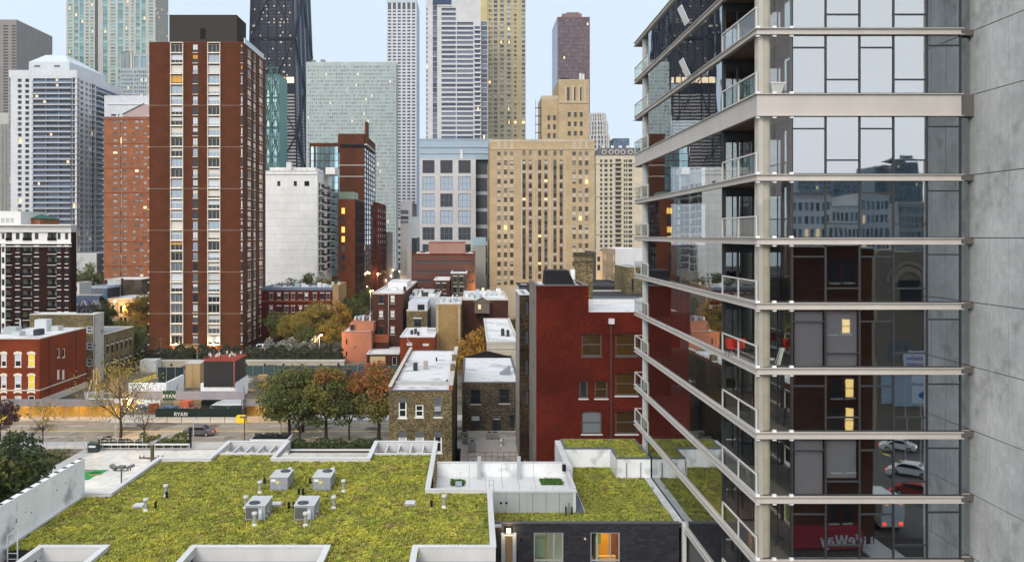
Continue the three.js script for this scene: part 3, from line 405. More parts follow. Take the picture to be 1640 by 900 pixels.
// ---------------------------------------------------------------- glass apartment tower
{
  const D = 39.4, s = D / F, XL = wx(1213, D), YT = (py) => CAMH - (py - HY) * s, X = (px) => wx(px, D);
  const b = thing('glass_apartment_tower', 'glass apartment tower with white steel floor edges and corner balconies', 'building', [19, 0, -52]);
  const top = [-163, -58, 45, 150, 279, 381, 485, 589, 692, 795, 897, 1000], bot = top.map((t, i) => t + (i === 3 ? 36 : 10.5));
  const chan = wallM(.66, .62, .575, .45), frame = M(.025, .028, .033, .5), railM = wallM(.78, .76, .73, .45), conc = MT(T.concrete, .8, { color: 0xfff2e0 });
  const mirror = new THREE.MeshStandardMaterial({ color: 0xc6ced3, metalness: 1, roughness: .015, transparent: true, opacity: .72, bumpMap: T.wave, bumpScale: .005 });
  const mirror2 = new THREE.MeshStandardMaterial({ color: 0xccd2d6, metalness: 1, roughness: .012, transparent: true, opacity: .72, bumpMap: T.wave, bumpScale: .0042 });
  const clear = new THREE.MeshPhysicalMaterial({ color: 0xf0f7f5, transmission: 1, roughness: 0, thickness: 0, ior: 1.52 });
  const screenM = new THREE.MeshPhysicalMaterial({ color: 0xf6f8f4, transmission: 1, roughness: 0, thickness: 0, ior: 1.7 });
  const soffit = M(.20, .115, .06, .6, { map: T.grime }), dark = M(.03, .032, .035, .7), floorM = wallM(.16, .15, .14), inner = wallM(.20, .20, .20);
  const r = rng(909), zF = -D - .1, tilt = (m, k) => { m.rotation.x += (r() - .5) * k; m.rotation.y += (r() - .5) * k; };
  const zB = -44.9, zE = -63.9, zEnd = -69.1, XU = X(1270), XR = X(1541), XS = X(1563);
  for (let i = 0; i < top.length; i++) {
    const yt = YT(top[i]), yb = YT(bot[i]), beam = i === 3;
    // slab, edge channels with flanges
    B(XL + .14, yb + .02, zF - .1, XS + .1, yt - .02, zEnd + .14).mesh('floor_slab', floorM, b);
    const cr = new G(); cr.box(XL + .004, yb, -D, XR, yt, -D - .11); cr.box(XL - .03, yt - .035, -D + .11, XR + .08, yt + .002, -D - .002); cr.box(XL - .03, yb - .002, -D + .11, XR + .08, yb + .035, -D - .002); cr.mesh('edge_channel', chan, b);
    const cl = new G(); cl.box(XL, yb + .001, -D - .113, XL + .12, yt - .001, zEnd); cl.box(XL - .11, yt - .034, -D + .108, XL - .002, yt + .001, zEnd); cl.box(XL - .11, yb - .001, -D + .108, XL - .002, yb + .034, zEnd); cl.mesh('edge_channel', chan, b);
    B(XL + .13, yb + .001, zEnd + .02, XU + .2, yt, zEnd + .13).mesh('edge_channel', chan, b);
    const cs = new G(); cs.box(XR + .09, yb + .02, -D - .42, XS + .02, yt - .04, -D - .5); cs.box(XR + .09, yt - .04, -D - .36, XS + .02, yt - .01, -D - .5); cs.mesh('edge_channel', chan, b);
    for (const px of [1214.5, 1241, 1268.5]) for (const y of [yt + .05, yb - .05]) B(X(px) - .09, y - .05, -D + .045, X(px) + .09, y + .05, -D - .1).mesh('glass_clip', mat.whitePaint, b);
    if (i + 1 >= top.length) continue;
    const y1 = yb - .004, y0 = YT(top[i + 1]) + .004, h = y1 - y0;      // this storey, from its ceiling y1 down to the slab below y0
    // front panes with staggered transoms
    const cols = [[1271, 1324, 0], [1325, 1378.5, 1], [1379.5, 1433, 0], [1434, 1487, 1], [1488, 1541, 2]];
    for (const [a, c, k] of cols) { const xa = X(a) + .02, xc = X(c) - .01, ys = k === 1 ? y0 + h * .245 : y1 - h * (k ? .175 : .21);
      for (const [p, q] of [[y0, ys], [ys, y1]]) { const w = xc - xa, hh = q - p, m = sub('pane', b, new THREE.PlaneGeometry(w, hh), mirror, [(xa + xc) / 2 - 19, (p + q) / 2, zF + 52]); { const uv = m.geometry.attributes.uv; for (let n = 0; n < uv.count; n++) uv.setXY(n, uv.getX(n) * w + a * .37 + i * .71, uv.getY(n) * hh + p * 1.3); } tilt(m, .005); }
      B(xa - .005, ys - .035, zF + .004, xc + .005, ys + .035, zF + .05).mesh('transom', frame, b); }
    for (const px of [1270.5, 1324.5, 1379, 1433.5, 1487.5, 1541]) B(X(px) - (px < 1271 ? .075 : .04), y0, zF - .06, X(px) + .04, y1, zF + .055).mesh('mullion', frame, b);
    B(X(1271), y0, zF + .003, XR, y0 + .05, zF + .045).mesh('sill_rail', frame, b);
    const st = sub('pane', b, new THREE.PlaneGeometry(XS - XR - .1, h), mirror, [(XR + XS) / 2 + .03 - 19, (y0 + y1) / 2, zF - .38 + 52]); st.userData.label = 'recessed narrow pane';
    // corner balcony: glass screens, round column, wooden soffit, glazed walls
    for (const [a, c] of [[1213.6, 1240.6], [1241.4, 1269]]) sub('glass_screen', b, new THREE.PlaneGeometry(X(c) - X(a), h), screenM, [(X(a) + X(c)) / 2 - 19, (y0 + y1) / 2, -D - .02 + 52]);
    new G().cyl(X(1229), y0, -D - .62, .36, y1, .36, 24).mesh('column', conc, b);
    B(XL + .14, y0, -D - .35, XL + .36, y1, -D - .16).mesh('column', chan, b);
    B(XL + .13, y1 - .03, -D - .12, XU, y1 - .002, zB).mesh('soffit', soffit, b);
    for (let k = 0; k < 2; k++) { const w = (XU - XL - .2) / 2; sub('balcony_door', b, new THREE.PlaneGeometry(w - .05, h - .1), mirror2, [XL + .15 + w * (k + .5) - 19, (y0 + y1) / 2, zB + 52]); }
    const fr = new G(); fr.box(XL + .12, y0, zB - .04, XL + .2, y1, zB + .05); fr.box((XL + XU) / 2 - .05, y0, zB - .04, (XL + XU) / 2 + .05, y1, zB + .05); fr.box(XL + .2, y1 - .5, zB - .03, XU, y1 - .03, zB + .04); fr.box((XL + XU) / 2 + .05, y0, zB - .04, XU, y0 + .08, zB + .045); fr.mesh('door_frame', frame, b);
    for (let k = 0; k < 3; k++) { const w = (-zB - D - .2) / 3, m = sub('side_glazing', b, new THREE.PlaneGeometry(w - .04, h), mirror2, [XU - 19, (y0 + y1) / 2, -D - .15 - w * (k + .5) + 52], -Math.PI / 2); B(XU - .03, y0, -D - .15 - w * (k + 1) - .02, XU + .03, y1, -D - .15 - w * (k + 1) + .02).mesh('mullion', frame, b); }
    // railing on the left side
    const rail = (za, zc, parent) => { const grp = new THREE.Group(); grp.name = 'railing'; b.add(grp); off.set(grp, [19, 0, -52]); const z3 = [za, (za + zc) / 2, zc]; B(XL - .03, y0 + 1.0, za, XL + .05, y0 + 1.07, zc).mesh('top_rail', railM, grp); for (const z of z3) B(XL - .025, y0, z - .035, XL + .045, y0 + 1.0, z + .035).mesh('post', railM, grp); B(XL - .02, y0 + .03, za, XL + .04, y0 + .075, zc).mesh('bottom_rail', railM, grp);
      for (let k = 0; k < 2; k++) { const L = Math.abs(z3[k + 1] - z3[k]) - .14; sub('glass_panel', grp, new THREE.PlaneGeometry(L, .84), clear, [XL + .01 - 19, y0 + .53, (z3[k] + z3[k + 1]) / 2 + 52], -Math.PI / 2); } };
    rail(-D - .1, zB + .05); rail(zE - .05, zEnd + .05);
    { const grp = new THREE.Group(); grp.name = 'railing'; b.add(grp); off.set(grp, [19, 0, -52]); B(XL + .06, y0 + 1.0, zEnd + .03, XU, y0 + 1.07, zEnd + .1).mesh('top_rail', railM, grp); sub('glass_panel', grp, new THREE.PlaneGeometry(XU - XL - .1, .9), clear, [(XL + XU) / 2 - 19, y0 + .53, zEnd + .06 + 52]); }
    // left face: a run of panes in one plane
    const n = 14, w = (-zE + zB) / n;
    for (let k = 0; k < n; k++) { const m = sub('side_pane', b, new THREE.PlaneGeometry(w - .03, h), mirror2, [XL + .03 - 19, (y0 + y1) / 2, zB - w * (k + .5) + 52], -Math.PI / 2); const uv = m.geometry.attributes.uv; for (let q = 0; q < uv.count; q++) uv.setXY(q, uv.getX(q) * w + k * .83 + i * .3, uv.getY(q) * h + i * .9); tilt(m, .0045); }
    B(XL + .0, y0, zB - .05, XL + .1, y1, zB + .03).mesh('mullion', frame, b); B(XL + .02, y0, zE - .03, XL + .12, y1, zE + .03).mesh('mullion', frame, b);
    // far end balcony: column and glazed wall
    new G().cyl(XL + .42, y0, -66.4, .33, y1, .33, 20).mesh('column', mat.concrete, b);
    B(XL + .1, y0, zE - .08, XU, y1, zE - .02).mesh('end_wall', dark, b); B(XU, y0, zE - .02, XU + .1, y1, zEnd + .1).mesh('end_wall', dark, b); B(XL + .13, y1 - .03, zE - .1, XU, y1 - .002, zEnd + .1).mesh('soffit', soffit, b);
    // dim rooms behind the glass
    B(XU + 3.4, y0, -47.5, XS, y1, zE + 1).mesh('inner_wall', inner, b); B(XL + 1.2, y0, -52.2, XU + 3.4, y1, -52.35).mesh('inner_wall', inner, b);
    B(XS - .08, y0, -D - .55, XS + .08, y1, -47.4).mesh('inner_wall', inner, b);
    // blinds and curtains behind some panes
    const bl = { 6: [[1276, 1321, 0, .96, 1], [1328, 1376, 0, .97, 1]], 8: [[1276, 1321, 0, .96, 1], [1328, 1375, .28, .96, 1]], 2: [[1212, 1213, 0, 0, 0]] }[i] ?? [];
    for (const [a, c, p, q, on] of bl) if (on) B(X(a), y0 + h * p + .05, zF - .12, X(c), y0 + h * q, zF - .09).mesh('blind', M(.86, .89, .95, .8), b);
  }
  // two open vent lights on the left face, tilted out
  for (const [px, y0, y1] of [[1113, 8, 38], [1115, 93, 122]]) { const d = 456 * D / (px - CX), h = (y1 - y0) * d / F, y = wy(y1, d); const m = sub('open_vent_light', b, B(-.5, 0, -.02, .5, h, .02).geo(), M(.85, .87, .88, .15, { metalness: .5 }), [XL - .02 - 19, y, -d + 52], -Math.PI / 2); m.rotation.set(0, -Math.PI / 2, 0); m.rotation.order = 'YXZ'; m.rotation.x = .42; m.position.x -= .45; }
  B(XL + .3, 0, -D - .5, XS, YT(1000) - .4, zEnd + .2).mesh('base_wall', inner, b);
  // lit rooms on the lower floors: ceiling lamps
  for (const [i, x, z, k, l] of [[7, XL + 1.1, -46.6, 7, 'ceiling lamp glowing behind the white-railed corner balcony, the upper of two'], [9, XL + 1.1, -46.6, 8, 'ceiling lamp glowing behind the lowest corner balcony of the glass tower']]) {
    const y = YT(bot[i]) - .12, e = thing('ceiling_lamp', l, 'ceiling lamp', [x, y, z]); new G().cyl(x, y, z, .15, y + .08).mesh('lamp_bulb', litBulb, e); const p = new THREE.PointLight(new THREE.Color(1, .6, .25), k); p.position.set(x, y - .15, z); scene.add(p); }
}
{ // concrete tower wall at right
  const b = thing('concrete_tower_wall', 'board-marked grey concrete wall rising at the right edge beside the glass tower', 'wall', [27, 0, -37]), D = 39.4, X0 = wx(1565, D);
  const js = [1110, 1000, 897, 795, 692, 589, 485, 381, 279, 150, 47, -58, -163].map((p) => CAMH - (p - HY) * D / F), zs = [-41.2, -39.78, -38.42, -37.06, -35.7, -35.0];
  for (let j = 0; j + 1 < js.length; j++) for (let k = 0; k + 1 < zs.length; k++) B(X0 + r2(j, k), js[j] + .02, zs[k] + .013, X0 + .4, js[j + 1] - .02, zs[k + 1] - .013).mesh('panel', mat.concrete, b);
  function r2(j, k) { return ((j * 7 + k * 13) % 5) * .0016; }
  B(X0 + .06, 0, -41.1, X0 + 6, js.at(-1) - .05, -35.02).mesh('core_wall', mat.charcoal, b);
  const g = new G(); for (let j = 0; j + 1 < js.length; j++) for (let k = 0; k + 2 < zs.length; k++) for (const a of [.18, .82]) for (const c of [.22, .5, .78]) { const y = js[j] + (js[j + 1] - js[j]) * c, z = zs[k] + (zs[k + 1] - zs[k]) * a; g.tube([[X0 - .004, y, z], [X0 + .02, y, z]], .016, 6); } g.mesh('tie_hole', M(.12, .12, .12), b, 'stuff');
}
// things standing on the tower balconies
{
  const D = 39.4, YT = (py) => CAMH - (py - HY) * D / F;
  let y = YT(150) + .01, x = wx(1249, D), z = -D - .5; let o = thing('planter_pot', 'square white planter pot behind corner glass above the deep white beam', 'planter', [x, y, z]);
  { const g = new G(), a = .2, c = .34, h = .52; const q = (s, yy) => [[x - s, yy, z + s], [x + s, yy, z + s], [x + s, yy, z - s], [x - s, yy, z - s]]; const A = q(a, y), C = q(c, y + h); for (let k = 0; k < 4; k++) g.quad(A[k], A[(k + 1) % 4], C[(k + 1) % 4], C[k]); g.mesh('pot', mat.cap, o); B(x - c - .03, y + h, z - c - .03, x + c + .03, y + h + .07, z + c + .03).mesh('rim', mat.cap, o); B(x - c + .04, y + h + .071, z - c + .04, x + c - .04, y + h + .08, z + c - .04).mesh('soil', M(.08, .05, .03, 1), o); }
  y = YT(589) + .01; x = wx(1259, D); z = -D - .7; o = thing('folding_chair', 'pale green folding chair leaning behind the corner glass screen', 'chair', [x, y, z]); new G().bar([x - .1, y, z], [x + .16, y + .85, z - .1], .42, .03).mesh('backrest', M(.62, .70, .62, .6), o); new G().bar([x - .14, y + .02, z + .1], [x + .1, y + .84, z], .03).mesh('leg', mat.galv, o); new G().bar([x - .14, y + .02, z - .3], [x + .1, y + .84, z - .25], .03).mesh('leg', mat.galv, o);
  x = wx(1240, D); o = thing('side_table', 'round pale side table next to the folding chair on the balcony', 'table', [x, y, z]); new G().cyl(x, y, z, .04, y + .3).mesh('stem', mat.galv, o); new G().cyl(x, y + .3, z, .3, y + .34, .3, 18).mesh('tabletop', mat.cap, o); new G().cyl(x, y, z, .18, y + .03, .16).mesh('base', mat.galv, o);
  // red armchairs on the balcony at mid height
  for (const [px, l] of [[1165, 'rounded red armchair on the corner balcony, the left of two'], [1177, 'rounded red armchair on the corner balcony, the right of two']]) { const zz = -43.2, xx = wx(px + 8, 43.2) ; y = YT(589) + .01; const q = thing('red_armchair', l, 'armchair', [xx, y, zz], 'red balcony armchairs'); new G().tube([[xx, y + .42, zz], [xx, y + .47, zz]], .3, 14).mesh('seat', M(.45, .03, .02, .5), q); const back = new G(); for (let k = 0; k < 8; k++) { const a = Math.PI + k / 8 * Math.PI, c = Math.PI + (k + 1) / 8 * Math.PI; back.quad([xx + Math.cos(a) * .3, y + .45, zz + Math.sin(a) * .3], [xx + Math.cos(c) * .3, y + .45, zz + Math.sin(c) * .3], [xx + Math.cos(c) * .36, y + .9, zz + Math.sin(c) * .36], [xx + Math.cos(a) * .36, y + .9, zz + Math.sin(a) * .36]); } back.mesh('backrest', M(.45, .03, .02, .5, { side: THREE.DoubleSide }), q); for (const [i, j] of [[-1, -1], [1, -1], [1, 1], [-1, 1]]) new G().bar([xx + i * .2, y + .42, zz + j * .2], [xx + i * .26, y, zz + j * .26], .025).mesh('leg', mat.black, q); }
  // plain dark balcony chairs on lower floors
  const C = new THREE.Group(); C.userData = { kind: 'thing', category: 'chair', group: 'chairs on the lower corner balconies' }; sub('seat', C, B(-.23, .42, -.23, .23, .46, .23).geo(), mat.charcoal); sub('backrest', C, B(-.23, .5, -.24, .23, .88, -.21).geo(), mat.charcoal); for (const [i, j] of [[-1, -1], [1, -1], [1, 1], [-1, 1]]) sub('leg', C, new G().bar([i * .2, 0, j * .2], [i * .2, j < 0 ? .88 : .42, j * .21], .03).geo(), mat.charcoal);
  copy(C, 'balcony_chair', [wx(1253, 40.8), YT(692) + .01, -40.8], 'dark chair behind the corner glass, third balcony from the bottom', null, 2.2); copy(C, 'balcony_chair', [wx(1252, 41), YT(897) + .01, -41], 'dark chair behind the corner glass on the lowest balcony', null, -1.2); copy(C, 'balcony_chair', [wx(1195, 42.4), YT(795) + .01, -42.4], 'dark chair behind the white railing above the lowest balcony', null, .6); copy(C, 'balcony_chair', [wx(1195, 42.0), YT(692) + .01, -42.2], 'dark chair behind the white railing, third balcony from the bottom', null, .9);
  x = wx(1243, 41); y = YT(485); z = -41.2; o = thing('covered_grill', 'black covered barbecue grill behind the corner glass at mid height', 'grill', [x, y, z]); { const g = new G(); const prof = [[.36, 0], [.38, .7], [.3, 1.0], [.16, 1.12]]; for (let k = 0; k + 1 < prof.length; k++) g.cyl(x, y + prof[k][1], z, prof[k][0], y + prof[k + 1][1], prof[k + 1][0], 14); g.mesh('cover', mat.black, o); new G().cyl(x, y + 1.121, z, .05, y + 1.17).mesh('knob', mat.charcoal, o); }
}
// ---------------------------------------------------------------- far skyline
const roofBox = (b, px0, px1, pt, d0, depth, m, name = 'penthouse', pb) => B(wx(px0, d0), pb === undefined ? b.y1 - .2 : wy(pb, d0), -d0, wx(px1, d0), wy(pt, d0), -d0 - depth).mesh(name, m, b.g);
const litCity = lit(1, .74, .42, .75);
{ // grey granite tower, top left
  const d = 700, b = bld('granite_tower', 'grey granite tower with chamfered glass corner at the upper left edge', 'tower', -70, 25, 31, d, 60, { t: .4 });
  facade(b.g, b.front, b.x0, b.x1, 0, b.y1, grid([[b.X(-8), b.X(-4)], [b.X(4), b.X(11.5)], [b.X(17.5), b.X(24)]].map(([p, q]) => [p, q]), reg(80, b.y1 - 4, 52, .5)), wallM(.34, .31, .30), { lit: .05, depth: .5, litMat: litCity, tones: [[.06, .06, .07], [.10, .11, .13], [.16, .17, .2]] });
  const f = b.right; facade(b.g, f, b.d, b.d1, 0, b.y1, [], wallM(.34, .33, .33));
  const x0 = b.x1, x1 = wx(47, 735), g = new G(), g2 = new G(), n = 60, hT = b.y1 + .3; for (let k = 0; k < 10; k++) { const t0 = k / 10, t1 = (k + 1) / 10, A = (t) => [x0 + (x1 - x0) * t, -d - 40 * t], top = (t) => hT - 8 * t; const p = A(t0), q = A(t1); g.quad([p[0], 0, p[1]], [q[0], 0, q[1]], [q[0], top(t1), q[1]], [p[0], top(t0), p[1]]); for (let j = 0; j < n; j++) { const y = 70 + j * 4.1; if (y + 3 > top(t1) - 6) break; const m = (s) => { const a = A(t0 + (t1 - t0) * s); return [a[0] + .15, a[1] + .15]; }, a = m(.15), c = m(.85); g2.col = [[.26, .36, .52], [.18, .26, .40], [.32, .42, .56]][(j * 3 + k) % 3]; g2.quad([a[0], y, a[1]], [c[0], y, c[1]], [c[0], y + 2.4, c[1]], [a[0], y + 2.4, a[1]]); } }
  g.mesh('chamfer_wall', wallM(.30, .32, .37), b.g); g2.mesh('window_pane', paneTone, b.g, 'stuff');
}
{ // white ribbed tower, left edge
  const b = bld('white_ribbed_tower', 'slim white tower with close vertical ribs at the left edge', 'tower', -40, 12.5, 181, 460, 30, { cap: mat.white });
  facade(b.g, b.front, b.x0, b.x1, 0, b.y1, grid(reg(b.x0, b.x1, 24, .5), [[10, b.y1 - 6]]), wallM(.62, .64, .60), { lit: 0, tones: [[.04, .045, .05]] }); plain(b, 'right', wallM(.62, .64, .60));
}
{ // white and blue balcony tower
  const d = 420, b = bld('balcony_tower', 'white apartment tower with long stacked balconies and a pale pyramid crown', 'tower', 13, 122, 112, d, 55, { ph: 3.2, cap: wallM(.80, .85, .90), pw: 1, t: 1.4 });
  const wl = wallM(.80, .83, .86), rows = reg(-4, b.y1 - .6, 41, .62, .3), X = b.X, blue = [[.16, .24, .42], [.10, .14, .22], [.05, .06, .08], [.22, .32, .5]];
  facade(b.g, b.front, b.x0, b.x1, 0, b.y1, [...grid([[X(13.4), X(15.6)]], reg(0, b.y1 - .6, 41, .9)), ...grid([[X(27), X(33.5)], [X(39), X(45.5)]], rows), ...grid([[X(51.5), X(72)], [X(72.4), X(92.5)], [X(92.9), X(114)]], rows.map(([a, c]) => [a - .5, c + .25])), ...grid([[X(114.6), X(121.5)]], reg(-4, b.y1 - .6, 41, .86))], wl, { depth: 1.2, lit: .05, litMat: litCity, tones: [[.04, .05, .07], [.08, .11, .18], [.06, .07, .10], [.13, .18, .28]] });
  for (let j = 0; j < 41; j++) { const y = rows[j][0] - .5; if (y < 2) continue; const s = new G(); s.box(X(51.5), y - .15, -d + .01, X(114), y + .22, -d + 1.3); s.mesh('balcony_slab', mat.white, b.g); const q = new G(); q.box(X(51.6), y + .23, -d + 1.2, X(113.9), y + .9, -d + 1.26); q.mesh('balcony_glass', M(.16, .22, .30, .2, { metalness: .3 }), b.g); }
  const R = b.right, D0 = b.d, D1 = b.d1, DD = (px) => D0 * (122 - CX) / (px - CX), rr = grid([[DD(128), DD(133)], [DD(136), DD(140)], [DD(142), DD(145)]], rows), gl = grid([[DD(122.6), DD(126.5)], [DD(146), DD(152)]], reg(-4, b.y1 - .6, 41, .86)), bc = grid([[DD(153), D1 - 1]], rows.map(([a, c]) => [a - .5, c + .2]));
  facade(b.g, R, D0, D1, 0, b.y1, [...rr, ...gl, ...bc], wl, { depth: 1.2, lit: .06, litMat: litCity, tones: blue });
  for (let j = 0; j < 41; j++) { const y = rows[j][0] - .5; if (y < 2) continue; fbox(new G(), R, DD(153), D1 - 1, y - .15, y + .22, .01, 1.1).mesh('balcony_slab', mat.white, b.g); fbox(new G(), R, DD(153), D1 - 1, y + .23, y + .8, 1.02, 1.08).mesh('balcony_glass', M(.16, .22, .30, .2, { metalness: .3 }), b.g); }
  const dm = d + 8, X0 = wx(45, dm), X1 = wx(110, dm), y0 = b.y1 + 2.8, y1 = wy(99, dm), y2 = wy(88, dm + 12), cr = new G(), q = [[X0, -dm], [X1, -dm], [X1 + 2, -dm - 38], [X0, -dm - 38]]; cr.prism(q, y0, y1); cr.mesh('crown_base', wallM(.74, .80, .86), b.g);
  const pr = new G(), t = [[wx(72, dm + 12), -dm - 12], [wx(103, dm + 12), -dm - 12], [wx(103, dm + 12), -dm - 26], [wx(72, dm + 12), -dm - 26]]; for (let k = 0; k < 4; k++) { const l = (k + 1) % 4; pr.quad([q[k][0], y1, q[k][1]], [q[l][0], y1, q[l][1]], [t[l][0], y2, t[l][1]], [t[k][0], y2, t[k][1]]); } pr.quad(...t.map((p) => [p[0], y2, p[1]])); pr.mesh('crown', wallM(.70, .78, .88, .35), b.g);
  for (const [a, c] of [[54, 63], [86, 95]]) B(wx(a, dm), wy(107, dm), -dm + .02, wx(c, dm), wy(104.3, dm), -dm + .2).mesh('louvre', M(.15, .17, .18), b.g);
  B(X(66), 0, -d + 10.01, X(168), wy(405, d), -d - 54).mesh('podium', mat.concrete, b.g);
}
{ // orange brick slab
  const d = 364, b = bld('orange_brick_tower', 'orange brick apartment slab with banded colours left of the tall brown tower', 'tower', 165, 262, 187, d, 30, { cap: mat.rust });
  const X = b.X, rows = reg(wy(445, d), wy(190, d), 26, .42), h = []; rows.forEach((r, j) => { h.push([X(180), X(187), ...r], [X(196), X(202), ...r]); const s = (j >> 1) % 2; h.push(...(s ? [[X(211), X(216), ...r], [X(228.5), X(234), ...r]] : [[X(215), X(221), ...r], [X(223), X(228.5), ...r]])); h.push([X(191.8), X(194), r[0] - 1, r[1] + .6]); });
  facade(b.g, b.front, b.x0, b.x1, 0, b.y1, h, brickM.orange, { lit: .03, blind: .5, litMat: litCity, tones: [[.10, .09, .09], [.25, .24, .23], [.16, .15, .15]] });
  const band = new G(); for (let j = 1; j < 26; j += 4) fbox(band, b.front, b.x0, b.x1, rows[j][1] + .35, rows[j][1] + .6, .005, .05); band.mesh('brick_band', brickM.red, b.g); plain(b, 'left', brickM.orange);
  for (let j = 0; j < 26; j++) fbox(new G(), b.front, b.x0 - .5, b.x0 + .35, rows[j][0] - .6, rows[j][0] - .3, .01, .35).mesh('corner_ledge', mat.stone, b.g);
}
{ // tall teal and stone tower
  const d = 800, b = bld('teal_stone_tower', 'very tall pale stone tower with teal window stripes rising out of the picture', 'tower', 105, 248, -260, d, 34, { t: .5 });
  const X = b.X, rows = reg(0, b.y1 - 2, 128, .6), rg = reg(0, b.y1 - 2, 128, .9), st = (a, c, n, f) => grid(reg(X(a), X(c), n, f), f > .7 ? rg : rows), wl = wallM(.58, .58, .53), teal = [[.16, .36, .38], [.12, .29, .32], [.22, .42, .44], [.10, .24, .28]];
  facade(b.g, b.front, b.x0, b.x1, 0, b.y1, [...st(106, 117, 1, .6), ...st(117, 134, 2, .75), ...st(135, 150, 2, .6), ...st(163, 172, 1, .8), ...st(174, 186, 1, .62), ...st(187, 197, 1, .8), ...st(198, 207, 1, .5), ...st(208, 215, 1, .5), ...st(216, 224, 1, .8), ...st(225, 233, 1, .8), ...st(236, 246, 1, .65)], wl, { lit: .03, litMat: litCity, depth: .4, tones: teal, voids: [[X(151), X(156), 0, b.y1]] });
  B(X(151), 0, -d - 2, X(156), b.y1, -d - 2.2).mesh('slot_glass', M(.05, .09, .12, .1, { metalness: .4 }), b.g);
  facade(b.g, b.right, b.d, b.d1, 0, b.y1, grid(reg(b.d, b.d1, 9, .5), rows), wl, { depth: .4, lit: .03, litMat: litCity, tones: [[.07, .09, .10], [.13, .15, .16]] });
}
{ // ribbed grey block and white office before it
  const d = 600, b = bld('ribbed_rooftop_block', 'grey office block with vertical ribbed top left of the brown brick tower', 'office', 192, 250, 86, d, 40, { cap: wallM(.45, .46, .46), t: .4 });
  const X = b.X, wl = wallM(.50, .54, .56); facade(b.g, b.front, b.x0, b.x1, 0, b.y1, [...grid(reg(X(193), X(212), 9, .5), [[wy(109, d), wy(82, d)]]), ...grid([[X(214), X(221)], [X(225), X(233)]], [[wy(108, d), wy(90, d)]]), ...grid([...reg(X(193), X(212), 6, .7), ...reg(X(214), X(234), 6, .7)], reg(wy(200, d), wy(112, d), 14, .6))], wl, { depth: .4, lit: .05, litMat: litCity, tones: [[.15, .28, .36], [.10, .18, .24], [.22, .34, .40]] }); plain(b, 'right', wl);
  const c = bld('white_hall', 'broad low white building with stepped roof behind the orange brick slab', 'building', 166, 250, 153, 410, 40, { cap: mat.white, roof: mat.white }); facade(c.g, c.front, c.x0, c.x1, 0, c.y1, grid([[c.X(177), c.X(185)], [c.X(188), c.X(190)]], [[wy(186, 410), wy(182.5, 410)]]), wallM(.74, .78, .84), { lit: 0 }); B(c.X(171), c.y1 - 4.2, -410 + .05, c.X(250), c.y1 - 3.9, -410 + .4).mesh('ledge', mat.cap, c.g);
  const k = thing('pink_gable_house', 'pink gabled rooftop structure above the orange brick slab', 'rooftop structure', [wx(220, 385), 0, -385]); const g = new G(); const P = (px, py) => [wx(px, 385), wy(py, 385)]; const pl = [P(196, 187), P(196, 183), P(230, 166), P(252, 172), P(252, 187)]; for (let i = 0; i < 5; i++) { const a = pl[i], e = pl[(i + 1) % 5]; g.quad([...a, -385], [...e, -385], [...e, -400], [...a, -400]); } g.quad([...pl[0], -385], [...pl[4], -385], [...pl[3], -385], [...pl[2], -385]); g.tri([...pl[0], -385], [...pl[2], -385], [...pl[1], -385], [0, 0], [1, 0], [0, 1]); g.mesh('gable_wall', wallM(.55, .42, .42), k); B(wx(198, 384), 0, -386, wx(250, 384), wy(186.5, 384), -399).mesh('wall', wallM(.5, .4, .4), k); new G().bar([...P(195, 183), -384.9], [...P(230, 165.6), -384.9], .35).mesh('eave', mat.charcoal, k);
}
